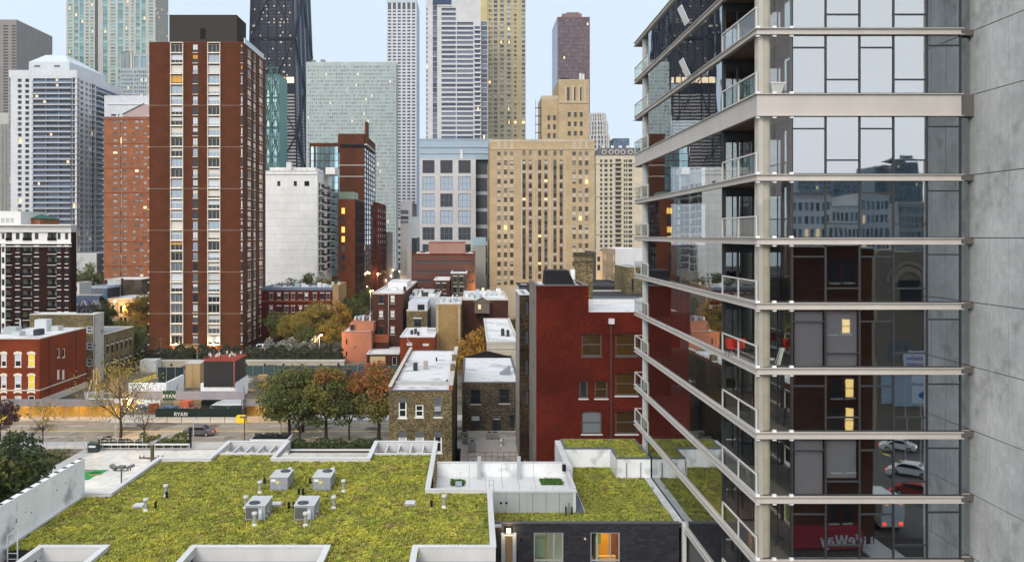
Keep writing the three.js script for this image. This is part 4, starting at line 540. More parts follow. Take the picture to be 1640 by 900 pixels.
{ // black tapered skyscraper with cross braces
  const k = thing('braced_black_skyscraper', 'black tapering skyscraper with diagonal cross braces and a lit lower band', 'skyscraper', [wx(440, 1000), 0, -1000]), d = 1000, H1 = 420, blk = M(.013, .017, .032, .75);
  const L = (y) => wx(396 + 0, d) + (y - 135) * ((wx(402, d) - wx(396, d)) / (320 - 135)), R = (y) => wx(474.7, d) - (y - 135) * ((wx(474.7, d) - wx(469.3, d)) / (320 - 135)), bk = (y) => wx(475, d) * 0 + 118 - (y - 135) * .09, P = (s, y, e = 0) => [L(y) + (R(y) - L(y)) * s, y, -d + e], PR = (s, y, e = 0) => [R(y) + e, y, -d - bk(y) * s];
  const g = new G(); g.quad(P(0, 0), P(1, 0), P(1, H1), P(0, H1)); g.quad(PR(0, 0), PR(1, 0), PR(1, H1), PR(0, H1)); g.mesh('wall', blk, k);
  const p = new G(), l = new G(), pr = new G(), r = rng(61); for (let y = 20; y < H1 - 5; y += 4.05) { const py = HY - (y - 30) * 1.3, low = py > 150 && py < 300; for (let c = 0; c < 5; c++) for (let q = 0; q < 6; q++) { const s0 = (c + .06 + q * .147) / 5, s1 = (c + .06 + (q + 1) * .147 - .02) / 5, on = r() < .06; p.col = low ? [.45, .42, .40] : [[.016, .02, .034], [.03, .034, .048], [.075, .078, .09]][Math.floor(r() * r() * 3)]; (on && !low ? l : p).quad(P(s0, y, .25), P(s1, y, .25), P(s1, y + (low ? 1.9 : 2.1), .25), P(s0, y + (low ? 1.9 : 2.1), .25)); }
    for (let q = 0; q < 12; q++) { pr.col = [[.05, .06, .09], [.09, .11, .16]][Math.floor(r() * 2)]; pr.quad(PR((q + .12) / 12, y, .3), PR((q + .85) / 12, y, .3), PR((q + .85) / 12, y + 2, .3), PR((q + .12) / 12, y + 2, .3)); } }
  p.mesh('window_pane', paneTone, k, 'stuff'); l.mesh('lit_window', lit(1, .8, .6, .25), k, 'stuff'); pr.mesh('window_pane', paneTone, k, 'stuff');
  for (let c = 0; c <= 5; c++) new G().bar(P(c / 5, 0, .8), P(c / 5, H1, .8), c % 5 ? 1.1 : 2).mesh('column', blk, k); for (let c = 1; c <= 4; c++) new G().bar(PR(c / 4, 0, .9), PR(c / 4, H1, .9), 2.2).mesh('column', M(.06, .085, .14, .7), k);
  const Yp = (py) => 30 + (HY - py) / 1.3, ys = [Yp(370), Yp(216), Yp(62), Yp(-92)]; for (let i = 0; i + 1 < ys.length; i++) { new G().bar(P(0, ys[i], 1.4), P(1, ys[i + 1], 1.4), 2.1, 1).mesh('brace', blk, k); new G().bar(P(1, ys[i], 1.4), P(0, ys[i + 1], 1.4), 2.1, 1).mesh('brace', blk, k); new G().bar(PR(0, ys[i], 1.5), PR(1, ys[i + 1], 1.5), 2.1, 1).mesh('brace', blk, k); new G().bar(PR(1, ys[i], 1.5), PR(0, ys[i + 1], 1.5), 2.1, 1).mesh('brace', blk, k); new G().bar(P(0, ys[i], 1.3), P(1, ys[i], 1.3), 2.4, 1).mesh('tie_beam', blk, k); }
  const lb = new G(); for (let c = 0; c < 5; c++) lb.quad(P((c + .06) / 5, Yp(133), .9), P((c + .94) / 5, Yp(133), .9), P((c + .94) / 5, Yp(123.5), .9), P((c + .06) / 5, Yp(123.5), .9)); lb.mesh('lit_window', lit(1, .78, .5, .9), k, 'stuff'); new G().quad(P(0, Yp(150), .9), P(1, Yp(150), .9), P(1, Yp(134), .9), P(0, Yp(134), .9)).mesh('plant_floor', blk, k);
  new G().quad(P(0, H1), P(1, H1), PR(1, H1), [L(H1), H1, -d - bk(H1)]).mesh('roof', blk, k);
}
{ // green lattice glass building by the brown tower
  const d = 330, b = bld('lattice_glass_building', 'teal glass building behind green steel lattice beside the brown brick tower', 'building', 415, 447, 118, d, 14, { cap: M(.05, .16, .15), ph: .2 });
  const X = b.X; facade(b.g, b.front, b.x0, b.x1, 0, b.y1, grid(reg(b.x0, b.x1, 8, .85), reg(10, b.y1 - 1, 24, .9)), M(.10, .22, .22, .5), { mirror: true, depth: .1, lit: 0, tones: [[.45, .62, .66], [.36, .54, .58]] });
  plain(b, 'right', M(.07, .2, .2, .5)); const lm = M(.02, .10, .09, .5); for (let i = 0; i < 7; i++) { const y0 = 14 + i * 12, y1 = y0 + 12, z = -d + 1.2; for (const [a, c] of [[423, 434], [434, 446]]) { new G().bar([X(a), y0, z], [X(c), y1, z], .35).mesh('brace', lm, b.g); new G().bar([X(c), y0, z], [X(a), y1, z], .35).mesh('brace', lm, b.g); } new G().bar([X(422), y1, z], [X(447), y1, z], .4).mesh('tie_beam', lm, b.g); } for (const px of [424, 434, 446]) new G().bar([X(px), 0, -d + 1.2], [X(px), wy(px < 430 ? 100 : 120, d), -d + 1.2], .4).mesh('post', lm, b.g);
}
{ // pale slab
  const d = 700, b = bld('pale_grid_slab', 'wide pale green-grey office slab with a dense grid of small windows', 'office', 490, 634, 99, d, 22, { cap: wallM(.62, .68, .66), t: .3, ph: .8 });
  const wl = wallM(.56, .655, .65), rows = reg(0, b.y1 - 2, 57, .62); facade(b.g, b.front, b.x0, b.x1, 0, b.y1, grid(reg(b.x0 + .8, b.x1 - .8, 44, .52), rows), wl, { depth: .3, lit: .012, litMat: litCity, tones: [[.22, .29, .31], [.14, .18, .20], [.30, .38, .40], [.36, .44, .45]] }); plain(b, 'right', wallM(.6, .62, .58));
  roofBox(b, 498, 504, 96, d + 5, 5, mat.greyRoof, 'roof_plant'); roofBox(b, 513, 519, 95, d + 5, 5, mat.greyRoof, 'roof_plant');
}
{ // white gridded tower
  const d = 900, b = bld('white_grid_tower', 'tall slim white tower with black windows in a square grid', 'tower', 619, 667, -3, d, 50, { cap: wallM(.62, .70, .78), t: .5, ph: 5 });
  const X = b.X, wl = wallM(.74, .79, .85), cols = reg(b.x0 + .6, b.x1 - .6, 6, .66); facade(b.g, b.front, b.x0, b.x1, 0, b.y1, [...grid(cols, reg(wy(352, d), wy(15.5, d), 65, .52)), ...grid(cols, [[wy(15, d), wy(4, d)]]), ...grid(cols, reg(0, wy(362, d), 6, .5))], wl, { depth: .6, lit: .02, litMat: litCity, tones: [[.035, .04, .055], [.05, .055, .07], [.10, .12, .15]] });
  facade(b.g, b.right, b.d, b.d1, 0, b.y1, grid(reg(b.d, b.d1, 9, .3), reg(60, b.y1 - 8, 62, .4)), wallM(.58, .68, .80), { depth: .3, lit: 0, tones: [[.30, .37, .48]] });
}
{ // white tower with long horizontal windows
  const d = 520, b = bld('white_banded_tower', 'tall white apartment tower with dark blue window bands and stepped top', 'tower', 682, 770, -60, d, 34, { cap: mat.white, t: .6 });
  const X = b.X, rows = reg(0, wy(11, d), 58, .62), wl = wallM(.72, .73, .75), bl = [[.06, .085, .14], [.09, .12, .18], [.05, .06, .10], [.14, .17, .23]];
  facade(b.g, b.front, b.x0, b.x1, 0, b.y1, [...grid([[X(682.8), X(684.6)]], rows), ...grid([[X(693), X(700)]], reg(0, b.y1 - 1, 62, .92)), ...grid([[X(707), X(730)]], rows), ...grid([[X(731.5), X(758)]], rows.slice(0, 55)), ...grid([[X(760), X(769)]], rows.slice(0, 54).map(([p, q]) => [p, q + .3]))], wl, { depth: .6, lit: .03, litMat: litCity, tones: bl });
  for (let j = 20; j < 54; j++) B(X(760), rows[j][0] - .7, -d + .01, X(770.2), rows[j][0] + .15, -d + 1.2).mesh('balcony', mat.white, b.g);
  facade(b.g, b.right, b.d, b.d1, 0, b.y1, [], wl); const e = bld('blue_glass_wing', 'narrow dark blue glass wing at the right of the white banded tower', 'tower', 770.5, 781, 33, d + 3, 25, { cap: mat.white }); facade(e.g, e.front, e.x0, e.x1, 0, e.y1, grid([[e.x0 + .2, e.x1 - .2]], reg(0, e.y1, 55, .9)), mat.white, { lit: .04, litMat: litCity, tones: bl, depth: .2 });
  B(X(700), wy(9.5, d), -d + .02, X(724), wy(8, d), -d + .6).mesh('terrace_edge', mat.white, b.g); B(X(693), wy(8, d), -d + .05, X(723), wy(-50, d), -d + .3).mesh('upper_glass', M(.03, .05, .10, .1, { metalness: .4 }), b.g);
}
{ // golden tower
  const d = 600, b = bld('golden_stone_tower', 'tall pale yellow stone tower with glassy bays rising out of the picture', 'tower', 760, 842, -120, d, 36, { cap: mat.limestone, t: .5 });
  const X = b.X, rows = reg(0, b.y1 - 2, 78, .6), wl = wallM(.62, .53, .32), bay = wallM(.55, .56, .53); facade(b.g, b.front, b.x0, b.x1, 0, b.y1, grid([[X(782.5), X(786)], [X(787), X(788.4)], [X(791), X(796.5)], [X(801), X(807)], [X(812), X(818)], [X(823.5), X(827.5)], [X(836), X(841)]], rows), wl, { depth: .5, lit: .02, litMat: litCity, tones: [[.10, .13, .16], [.18, .22, .25], [.30, .34, .36], [.06, .07, .09]] });
  const sp = new G(); for (const [a, c] of [[790.5, 797], [800.5, 807.5], [811.5, 818.5], [835.5, 842]]) for (let j = 0; j < 78; j++) fbox(sp, b.front, X(a), X(c), rows[j][0] - .9, rows[j][0] - .1, .01, .12); sp.mesh('spandrel', bay, b.g, 'stuff'); plain(b, 'right', wl); for (const px of [820, 832]) B(X(px), 0, -d + .005, X(px) + .5, b.y1, -d + .5).mesh('pilaster', wl, b.g);
  B(X(761), wy(60, d), -d + .01, X(780), wy(1, d), -d + .8).mesh('upper_wall', wallM(.7, .6, .3), b.g);
}
{ // purple brown tower
  const d = 820, b = bld('plum_granite_tower', 'plum brown granite tower with stepped flat top and bluish left side', 'tower', 893, 945, 27, d, 55, { cap: wallM(.25, .17, .18), t: .4 });
  const X = b.X; facade(b.g, b.front, b.x0, b.x1, 0, b.y1, grid(reg(b.x0 + 1, b.x1 - 1, 13, .66), reg(60, b.y1 - 1, 50, .64)), wallM(.20, .135, .145), { depth: .3, lit: .015, litMat: litCity, tones: [[.10, .10, .13], [.07, .065, .085], [.14, .14, .17]] });
  facade(b.g, b.left, b.d, b.d1, 0, b.y1, grid(reg(b.d, b.d1, 8, .85), reg(60, b.y1 - 1, 50, .86)), wallM(.4, .5, .65), { depth: .2, mirror: true, lit: 0, tones: [[.62, .72, .85], [.55, .66, .8]] }); roofBox(b, 901, 932, 21.5, d + 4, 20, wallM(.28, .19, .18)); roofBox(b, 908, 928, 19.5, d + 6, 15, wallM(.28, .19, .18));
}
{ // tan art deco block and its tower
  const d = 290, b = bld('tan_deco_block', 'broad tan brick building with dark vertical window strips and limestone trim', 'building', 784.5, 952.5, 223, d, 30, { cap: mat.limestone, ph: .9, t: .4 });
  const X = b.X, rows = reg(wy(459, d), wy(253, d), 14, .52, .4), cols = [[796.5, 802], [807, 812.5], [817, 822.5], [917, 922.5], [927, 932.5], [937, 942.5]].map(([a, c]) => [X(a), X(c)]), mid = [[837, 842], [847, 852], [862, 867], [872, 877], [886.5, 891.5], [896.5, 901.5]].map(([a, c]) => [X(a), X(c)]);
  const holes = [...grid(cols, rows), ...grid(mid, [[wy(447, d), wy(256, d)]]), ...grid(mid, [[wy(249, d), wy(241, d)]]), ...grid(cols, [[wy(249, d), wy(243, d)]])]; facade(b.g, b.front, b.x0, b.x1, 0, b.y1, holes, brickM.tan, { depth: .3, lit: .025, blind: .25, litMat: litWarm, tones: [[.05, .045, .04], [.09, .08, .07], [.16, .15, .13]] });
  const st = new G(), sp = new G(), lw = new G(), r = rng(41); for (const c of cols) for (let j = 0; j < 14; j++) if (j % 2 || c[0] < X(850)) fbox(st, b.front, c[0], c[1], rows[j][1] + .1, (rows[j + 1]?.[0] ?? rows[j][1] + 1.4) - .1, .004, .07); st.mesh('stone_panel', mat.limestone, b.g, 'stuff');
  const pn = new G(); for (const c of mid) for (let j = 0; j < 14; j++) { const y = rows[j][0]; if (y < wy(447, d)) continue; pn.col = [.03, .028, .028]; fbox(sp, b.front, c[0], c[1], y - 1.4, y - .1, -.26, -.12); const q = r(); (q < .07 ? lw : pn).col = q < .07 ? null : q < .5 ? [.42, .40, .36] : [.07, .075, .08]; fquad(q < .07 ? lw : pn, b.front, [c[0], y + .6, -.25], [c[1], y + .6, -.25], [c[1], y + 1.55, -.25], [c[0], y + 1.55, -.25]); } sp.mesh('spandrel', M(.05, .035, .03), b.g, 'stuff'); pn.mesh('window_pane', paneTone, b.g, 'stuff'); lw.mesh('lit_window', litWarm, b.g, 'stuff');
  for (const px of [834.5, 854.5, 880, 904]) fbox(new G(), b.front, X(px), X(px) + .45, 0, wy(252, d), .005, .22).mesh('pier', mat.limestone, b.g); for (const y of [wy(463, d), wy(239, d)]) fbox(new G(), b.front, b.x0, b.x1, y, y + .3, .006, .25).mesh('string_course', mat.limestone, b.g); for (const px of [799, 809.5, 819.5, 919.5, 929.5, 939.5]) fbox(new G(), b.front, X(px) - .55, X(px) + .55, wy(240, d) + .35, b.y1 + .2, .006, .1).mesh('stone_panel', mat.limestone, b.g);
  facade(b.g, b.left, b.d, b.d1, 0, b.y1, grid(reg(b.d, b.d1, 8, .4), rows), brickM.tan, { depth: .2, lit: .04 }); fbox(new G(), b.front, b.x0 - .1, b.x1 + .1, 0, wy(459.5, d), .02, .3).mesh('stone_base', mat.limestone, b.g);
  const d2 = 300, t = bld('tan_deco_tower', 'stepped tan brick tower head with tall stone openings above the tan block', 'tower', 895, 943.5, 127, d2, 22, { cap: mat.limestone, y0: b.y1 - 3 }); const X2 = t.X; facade(t.g, t.front, t.x0, t.x1, t.y0, t.y1, [...grid([[X2(909.5), X2(914.5)], [X2(919.5), X2(924)], [X2(929), X2(933.5)]], reg(wy(221, d2), wy(176, d2), 3, .5)), ...grid([[X2(908.5), X2(912.5)], [X2(918), X2(922)], [X2(927.5), X2(931.5)]], [[wy(161, d2), wy(140, d2)]])], brickM.tan, { depth: .5, lit: .05, tones: [[.20, .17, .12], [.12, .11, .10]] }); for (const px of [904, 916, 925.5, 934.5]) fbox(new G(), t.front, X2(px), X2(px) + .8, wy(163, d2), wy(137, d2), .005, .3).mesh('pier', mat.limestone, t.g); fbox(new G(), t.front, t.x0, t.x1, wy(165, d2), wy(163, d2), .006, .35).mesh('string_course', mat.limestone, t.g); facade(t.g, t.left, t.d, t.d1, t.y0, t.y1, [], brickM.tan); B(X2(903), t.y1 + .2, -d2 - 4, X2(938), wy(123.5, d2), -d2 - 12).mesh('penthouse', mat.limestone, t.g);
  for (const [px, h] of [[929.5, 9], [934, 8]]) B(X2(px), t.y1 + .25, -d2 - 2, X2(px) + .8, t.y1 + .25 + h * .3, -d2 - 3).mesh('vent_stack', mat.cap, t.g); B(X2(899), t.y1 + .5, -d2 - 2, X2(913), t.y1 + 1.3, -d2 - 3).mesh('roof_plant', mat.charcoal, t.g);
  const w = bld('tan_deco_wing', 'lower tan brick wing left of the stepped tower head', 'building', 868, 895, 153, d2 + 1, 18, { cap: mat.limestone, y0: b.y1 - 3, ph: 1.4 }); facade(w.g, w.front, w.x0, w.x1, w.y0, w.y1, grid([[w.X(877), w.X(881.5)], [w.X(886), w.X(890.5)]], reg(wy(224, d2), wy(181, d2), 3, .55)), brickM.tan, { depth: .3, lit: 0, tones: [[.05, .05, .05]] }); plain(w, 'left', brickM.tan);
  const fe = thing('fire_escape', 'thin black fire escape frame on the left side of the tan tower wing', 'fire escape', [wx(862, 305), b.y1, -305]); for (const px of [858, 866]) new G().bar([wx(px, 305), b.y1, -305], [wx(px, 305), wy(160, 305), -305], .12).mesh('post', mat.black, fe); for (let y = b.y1 + 2; y < wy(160, 305); y += 3.1) B(wx(857, 305), y, -304.4, wx(866.5, 305), y + .12, -305.6).mesh('landing', mat.black, fe);
}
{ // white-blue cube building
  const d = 325, b = bld('blue_white_cube', 'blue-white office cube with big square windows and a pale blue metal top', 'office', 672, 762, 253, d, 34, { cap: wallM(.55, .62, .68), roof: mat.white, t: .5 });
  const X = b.X, wl = wallM(.70, .70, .72), hs = []; const cs = [[676.5, 696], [705, 725], [734, 754]], ys = [[256.5, 277.5], [283, 304.5], [310, 331.5], [337, 358], [364, 384.5], [391, 412], [418, 439]];
  const r = rng(19); for (const [i, y] of ys.entries()) for (const c of cs) hs.push([X(c[0]), X(c[1]), wy(y[1], d), wy(y[0], d), { pane: i === 0 || i > 3 ? clearPane : [skyPane, skyPane, clearPane][Math.floor(r() * 2.4)], split: i ? 3 : 0 , sash: i ? .5 : 0 }]);
  winWall(b, 'front', wl, hs, { depth: .4, fw: .16, frame: M(.12, .17, .24, .4) });
  const gx = bld('blue_glass_office', 'reflective blue glass strip joining the white cube and the tan block', 'office', 761, 781, 259, d + 6, 28, { cap: M(.3, .4, .5), ph: .2, t: .2 }); const q = []; ys.forEach((y, i) => q.push([gx.X(762), gx.X(780.5), wy(y[1] + 2, d + 6), wy(y[0] + 2, d + 6), { pane: i < 1 ? clearPane : skyPane, split: 3, sash: .5 }])); winWall(gx, 'front', wallM(.55, .58, .62), q, { depth: .3, fw: .12, frame: M(.12, .17, .24, .4) });
  const t = bld('blue_metal_penthouse', 'long pale blue metal plant storey on top of the office cube', 'penthouse', 672, 786, 222, d + 4, 26, { cap: wallM(.36, .47, .56), roof: mat.white, y0: wy(254, d), ph: 1 }); plain(t, 'front', M(.34, .46, .56, .4, { map: T.stripes })); plain(t, 'right', M(.30, .42, .52, .4, { map: T.stripes })); for (const y of [236, 246]) B(t.x0, wy(y, d + 4), -d - 3.98, t.x1, wy(y, d + 4) + .4, -d - 3.6).mesh('ledge', wallM(.45, .55, .63), t.g); B(t.X(737), t.y0, -d - 3.5, t.X(741), wy(238, d), -d - 3.9).mesh('vent_stack', mat.cap, t.g);
  const e = bld('grey_stair_block', 'narrow grey metal stair block beside the red low building', 'building', 757, 778, 380, 300, 20, { cap: M(.3, .42, .5), ph: 3 }); facade(e.g, e.front, e.x0, e.x1, 0, e.y1, [], wallM(.42, .42, .40));
}
{ // cream mansard block
  const d = 480, b = bld('cream_mansard_block', 'cream stone apartment block with grey mansard roof and round dormers', 'apartment building', 955, 1060, 249, d, 30, { cap: mat.limestone, t: .5 });
  const X = b.X, rows = reg(0, wy(254, d), 27, .6), cols = [[961.5, 965], [968.5, 973.5], [977, 981]].map(([p, q]) => [X(p), X(q)]), cols2 = [[999.5, 1002], [1003, 1005.5], [1007, 1013]].map(([p, q]) => [X(p), X(q)]); facade(b.g, b.front, b.x0, b.x1, 0, b.y1, [...grid([...cols, ...cols2], rows), ...grid([[X(986), X(995)]], rows.map(([p, q]) => [p - .4, q + .4]))], wallM(.72, .64, .49), { depth: .6, lit: .10, litMat: litCity, tones: [[.14, .13, .11], [.22, .21, .19], [.07, .065, .06]] });
  for (let j = 8; j < 27; j++) B(X(985.5), rows[j][0] - .5, -d + .01, X(995.5), rows[j][0] + .3, -d + 1).mesh('balcony', mat.limestone, b.g); for (const y of [rows[18][1] + .3, rows[25][1] + .2, rows[10][1] + .3]) fbox(new G(), b.front, b.x0, b.x1, y, y + .4, .006, .4).mesh('string_course', mat.limestone, b.g); facade(b.g, b.left, b.d, b.d1, 0, b.y1, grid(reg(b.d, b.d1, 6, .4), rows), wallM(.6, .52, .4), { lit: .05 });
  const m = new G(), y0 = b.y1 + .32, y1 = wy(236, d), e = 2.5; const q = [[b.x0, -d], [b.x1, -d], [b.x1, -d - 28], [b.x0, -d - 28]], t = [[b.x0 + e, -d - e], [b.x1 - e, -d - e], [b.x1 - e, -d - 26], [b.x0 + e, -d - 26]]; for (let k = 0; k < 4; k++) { const l = (k + 1) % 4; m.quad([q[k][0], y0, q[k][1]], [q[l][0], y0, q[l][1]], [t[l][0], y1, t[l][1]], [t[k][0], y1, t[k][1]]); } m.quad(...t.map((p) => [p[0], y1, p[1]])); m.mesh('mansard_roof', wallM(.14, .14, .16), b.g);
  for (const px of [968, 979, 988.5, 998, 1010]) { const x = X(px); new G().tube([[x, y0 + 2, -d - 2], [x, y0 + 2, -d + .3]], 1.5, 12).mesh('dormer', mat.stone, b.g); new G().tube([[x, y0 + 2, -d + .31], [x, y0 + 2, -d + .36]], .9, 12).mesh('window', M(.05, .05, .06, .1), b.g); } for (const px of [966.5, 981, 994, 1006]) B(X(px), y1 - .5, -d - 4, X(px) + 1.6, y1 + 1.6, -d - 6).mesh('chimney', mat.cap, b.g);
}
{ // round white classical tower and dark box
  const d = 700, k = thing('round_white_tower', 'rounded white tower with columned tiers behind the tan tower', 'tower', [wx(964, d), 0, -d]), x = wx(962, d), wl = wallM(.70, .71, .70); let y = 0; for (const [py, w] of [[238, 42], [213, 40], [190, 34], [177, 28]]) { const r = w / 2 * d / F, y1 = wy(py, d); new G().cyl(x, y, -d - 20, r - .6, y1 - .2, r - .6, 24).mesh('drum', M(.10, .11, .13, .3), k); new G().cyl(x, y1 - 1.2, -d - 20, r + .2, y1, r + .2, 24).mesh('cornice', wl, k); const n = 22; for (let i = 0; i < n; i++) { const a = i / n * 6.283; new G().bar([x + Math.cos(a) * r, Math.max(y, 60), -d - 20 + Math.sin(a) * r], [x + Math.cos(a) * r, y1 - 1.2, -d - 20 + Math.sin(a) * r], i % 2 ? 1.0 : 1.5).mesh('column', wl, k); } for (let q = y1 - 5; q > Math.max(y, 60); q -= 4.2) new G().cyl(x, q, -d - 20, r - .25, q + 1.3, r - .25, 24).mesh('floor_band', wl, k); y = y1; }
  const e = bld('dark_blue_box_tower', 'dark blue flat-topped block peeking above the cream mansard block', 'building', 983, 1008.5, 221.5, 640, 20, { cap: M(.1, .15, .22), ph: .2 }); facade(e.g, e.front, e.x0, e.x1, 0, e.y1, grid(reg(e.x0, e.x1, 10, .8), reg(40, e.y1, 26, .8)), M(.10, .15, .22), { lit: 0, tones: [[.10, .16, .25], [.08, .13, .2]] });
}
{ // white balcony block
  const d = 305, b = bld('white_balcony_block', 'plain white apartment block with black balconies down its right side', 'apartment building', 423.5, 508, 273, d, 31, { cap: wallM(.70, .70, .69), t: .5, ph: .7 });
  const X = b.X, wl = wallM(.92, .93, .92), W3 = [[443.5, 448.5], [470, 475], [487, 495]].map(([a, c]) => [X(a), X(c), wy(298, d), wy(290, d), { split: 2 }]); winWall(b, 'front', wl, W3, { frame: mat.black, fw: .14 });
  const jg = new G(); for (let k = 0; k < 11; k++) fbox(jg, b.front, b.x0, b.x1, wy(312 + k * 12.6, d), wy(312 + k * 12.6, d) + .12, .003, .03); jg.mesh('wall_joint', wallM(.68, .68, .67), b.g, 'stuff'); fbox(new G(), b.front, b.x0 - .1, b.x1 + .1, wy(279, d), wy(278, d), .005, .4).mesh('ledge', wl, b.g);
  const R = b.right, n = 12, rows = reg(wy(436, d), wy(290, d), n, .72), D0 = b.d, D1 = b.d1, m = (t) => D0 + (D1 - D0) * t; facade(b.g, R, D0, D1, 0, b.y1, grid([[m(.08), m(.24)], [m(.26), m(.52)], [m(.66), m(.95)]], rows), wl, { depth: 1.2, lit: .02, blind: .3, tones: [[.05, .05, .06], [.14, .15, .16], [.25, .25, .25]] });
  for (let j = 0; j < n; j++) for (const [a, c] of [[.06, .38], [.64, .97]]) { const y = rows[j][0]; fbox(new G(), R, m(a), m(c), y - .25, y, .01, 1.6).mesh('balcony_slab', wl, b.g); const q = new G(); fbox(q, R, m(a), m(c), y + .002, y + .75, 1.5, 1.56); q.mesh('balcony_rail', mat.black, b.g); }
  B(X(425), b.y1 + .3, -d - 6, X(500), wy(266, d), -d - 22).mesh('penthouse', wl, b.g); B(wx(521, d + 12), b.y1 + .2, -d - 12, wx(536, d + 12), wy(268, d + 12), -d - 22).mesh('penthouse', wl, b.g);
  const rt = new G(); for (let k = 0; k < 7; k++) rt.box(X(436 + k * 9), b.y1 + .35, -d - .3, X(436 + k * 9) + .5, b.y1 + .9, -d - .7); rt.mesh('parapet_vent', mat.greyRoof, b.g, 'stuff'); B(wx(449, 300), b.y1, -d - 4, wx(457, 300), wy(256, 300), -d - 6).mesh('roof_plant', mat.cap, b.g);
}
{ // brown brick and glass tower with side wings
  const d = 390, b = bld('brick_glass_tower', 'brown brick tower with glass corner and thin white bands behind the white block', 'tower', 541, 583, 214, d, 45, { cap: brickM.brown, ph: .2, t: .4 });
  const X = b.X; facade(b.g, b.front, b.x0, b.x1, 0, b.y1, [[X(541.5), X(543.5), 20, b.y1 - 9]], brickM.brown, { lit: 0, tones: [[.25, .4, .45]] }); for (const py of [265, 283]) fbox(new G(), b.front, b.x0, b.x1, wy(py, d), wy(py, d) + .3, .005, .1).mesh('string_course', mat.cap, b.g); fbox(new G(), b.front, X(545), X(583), wy(235, d), wy(231, d), .02, .8).mesh('canopy_slot', mat.black, b.g);
  const ms = [[.52, .68, .74], [.40, .55, .62], [.22, .28, .33]]; facade(b.g, b.right, d, d + 45, 0, b.y1, grid(reg(d + 1, d + 44, 5, .85), reg(10, wy(233, d), 25, .8)), brickM.brown, { mirror: true, lit: .03, litMat: litCity, depth: .2, tones: ms });
  B(X(584), wy(230, d), -d - .5, X(588), b.y1 + 6, -d - 6).mesh('stair_head', brickM.brown, b.g); fbox(new G(), b.right, d, d + 40, wy(232, d), wy(230.5, d), .02, 1.4).mesh('roof_edge', mat.cap, b.g);
  const e = bld('teal_glass_wing', 'teal glass wing framed in brown brick left of the brick tower', 'office', 495, 541, 229, d + 6, 30, { cap: brickM.brown, ph: 1, t: .3 }); facade(e.g, e.front, e.x0, e.x1, 0, e.y1, grid([[e.X(497.5), e.X(502)], ...reg(e.X(505), e.X(541), 5, .95)], reg(10, e.y1 - .6, 18, .94)), brickM.brown, { mirror: true, depth: .15, lit: .01, tones: [[.50, .72, .78], [.42, .64, .72]] });
  const o = bld('orange_brick_office', 'orange-brown brick office with lit stair windows below the brick tower', 'office', 541, 568, 318, 335, 30, { cap: mat.greyRoof, t: .3 }); const ox = o.X; facade(o.g, o.front, o.x0, o.x1, 0, o.y1, grid([[ox(546.5), ox(552)]], reg(wy(436, 335), wy(330, 335), 7, .62)), MT(BR.orange, .9, { color: 0xd8c0b4 }), { lit: .75, litMat: lit(1, .62, .12, .9), depth: .3 }); facade(o.g, o.right, o.d, o.d1, 0, o.y1, grid(reg(o.d + 1, o.d1 - 1, 6, .7), reg(4, o.y1 - 1, 9, .8)), brickM.dark, { mirror: true, lit: .06, tones: [[.12, .12, .13], [.2, .2, .22]] }); B(ox(541.5), o.y1 + .25, -336, ox(566), wy(307, 335), -348).mesh('roof_room', M(.25, .33, .25, .3), o.g);
  const c = bld('dark_red_brick_block', 'dark red brick block with thin floor lines at the street canyon', 'building', 590, 603.5, 324, 430, 45, { cap: brickM.deep, t: .3 }); plain(c, 'front', brickM.deep); facade(c.g, c.right, c.d, c.d1, 0, c.y1, grid(reg(c.d + 2, c.d1 - 1, 4, .5), reg(4, c.y1 - 2, 12, .5)), brickM.deep, { lit: .02, tones: [[.2, .12, .1], [.12, .08, .07]] });
  const f = bld('grey_canyon_building', 'grey stone building along the left side of the lit street', 'building', 606, 618, 371, 480, 40, { t: .3 }); for (const s of ['front', 'right']) plain(f, s, wallM(.36, .33, .31)); const h = bld('white_modern_corner', 'small white modern building with dark ribbon windows across the lit street', 'building', 641, 660, 323, 450, 40, { cap: mat.white, t: .3 }); facade(h.g, h.front, h.x0, h.x1, 0, h.y1, grid([[h.X(641.4), h.X(654)]], [[wy(343, 450), wy(336.5, 450)], [wy(351.5, 450), wy(346, 450)], [wy(358, 450), wy(353.5, 450)]]), wallM(.66, .66, .68), { lit: .1 }); B(h.X(656), wy(347, 450), -449.9, h.X(672), 0, -470).mesh('side_wall', wallM(.6, .68, .75), h.g);
  const w = bld('white_lobby_block', 'narrow white building at the end of the lit street', 'building', 652, 662, 396, 420, 30, { cap: mat.white, t: .3 }); plain(w, 'front', wallM(.65, .66, .66)); const gg = bld('dark_slim_block', 'slim dark grey block beside the lit street', 'building', 659, 667, 380, 400, 40, {}); plain(gg, 'front', mat.tar);
}
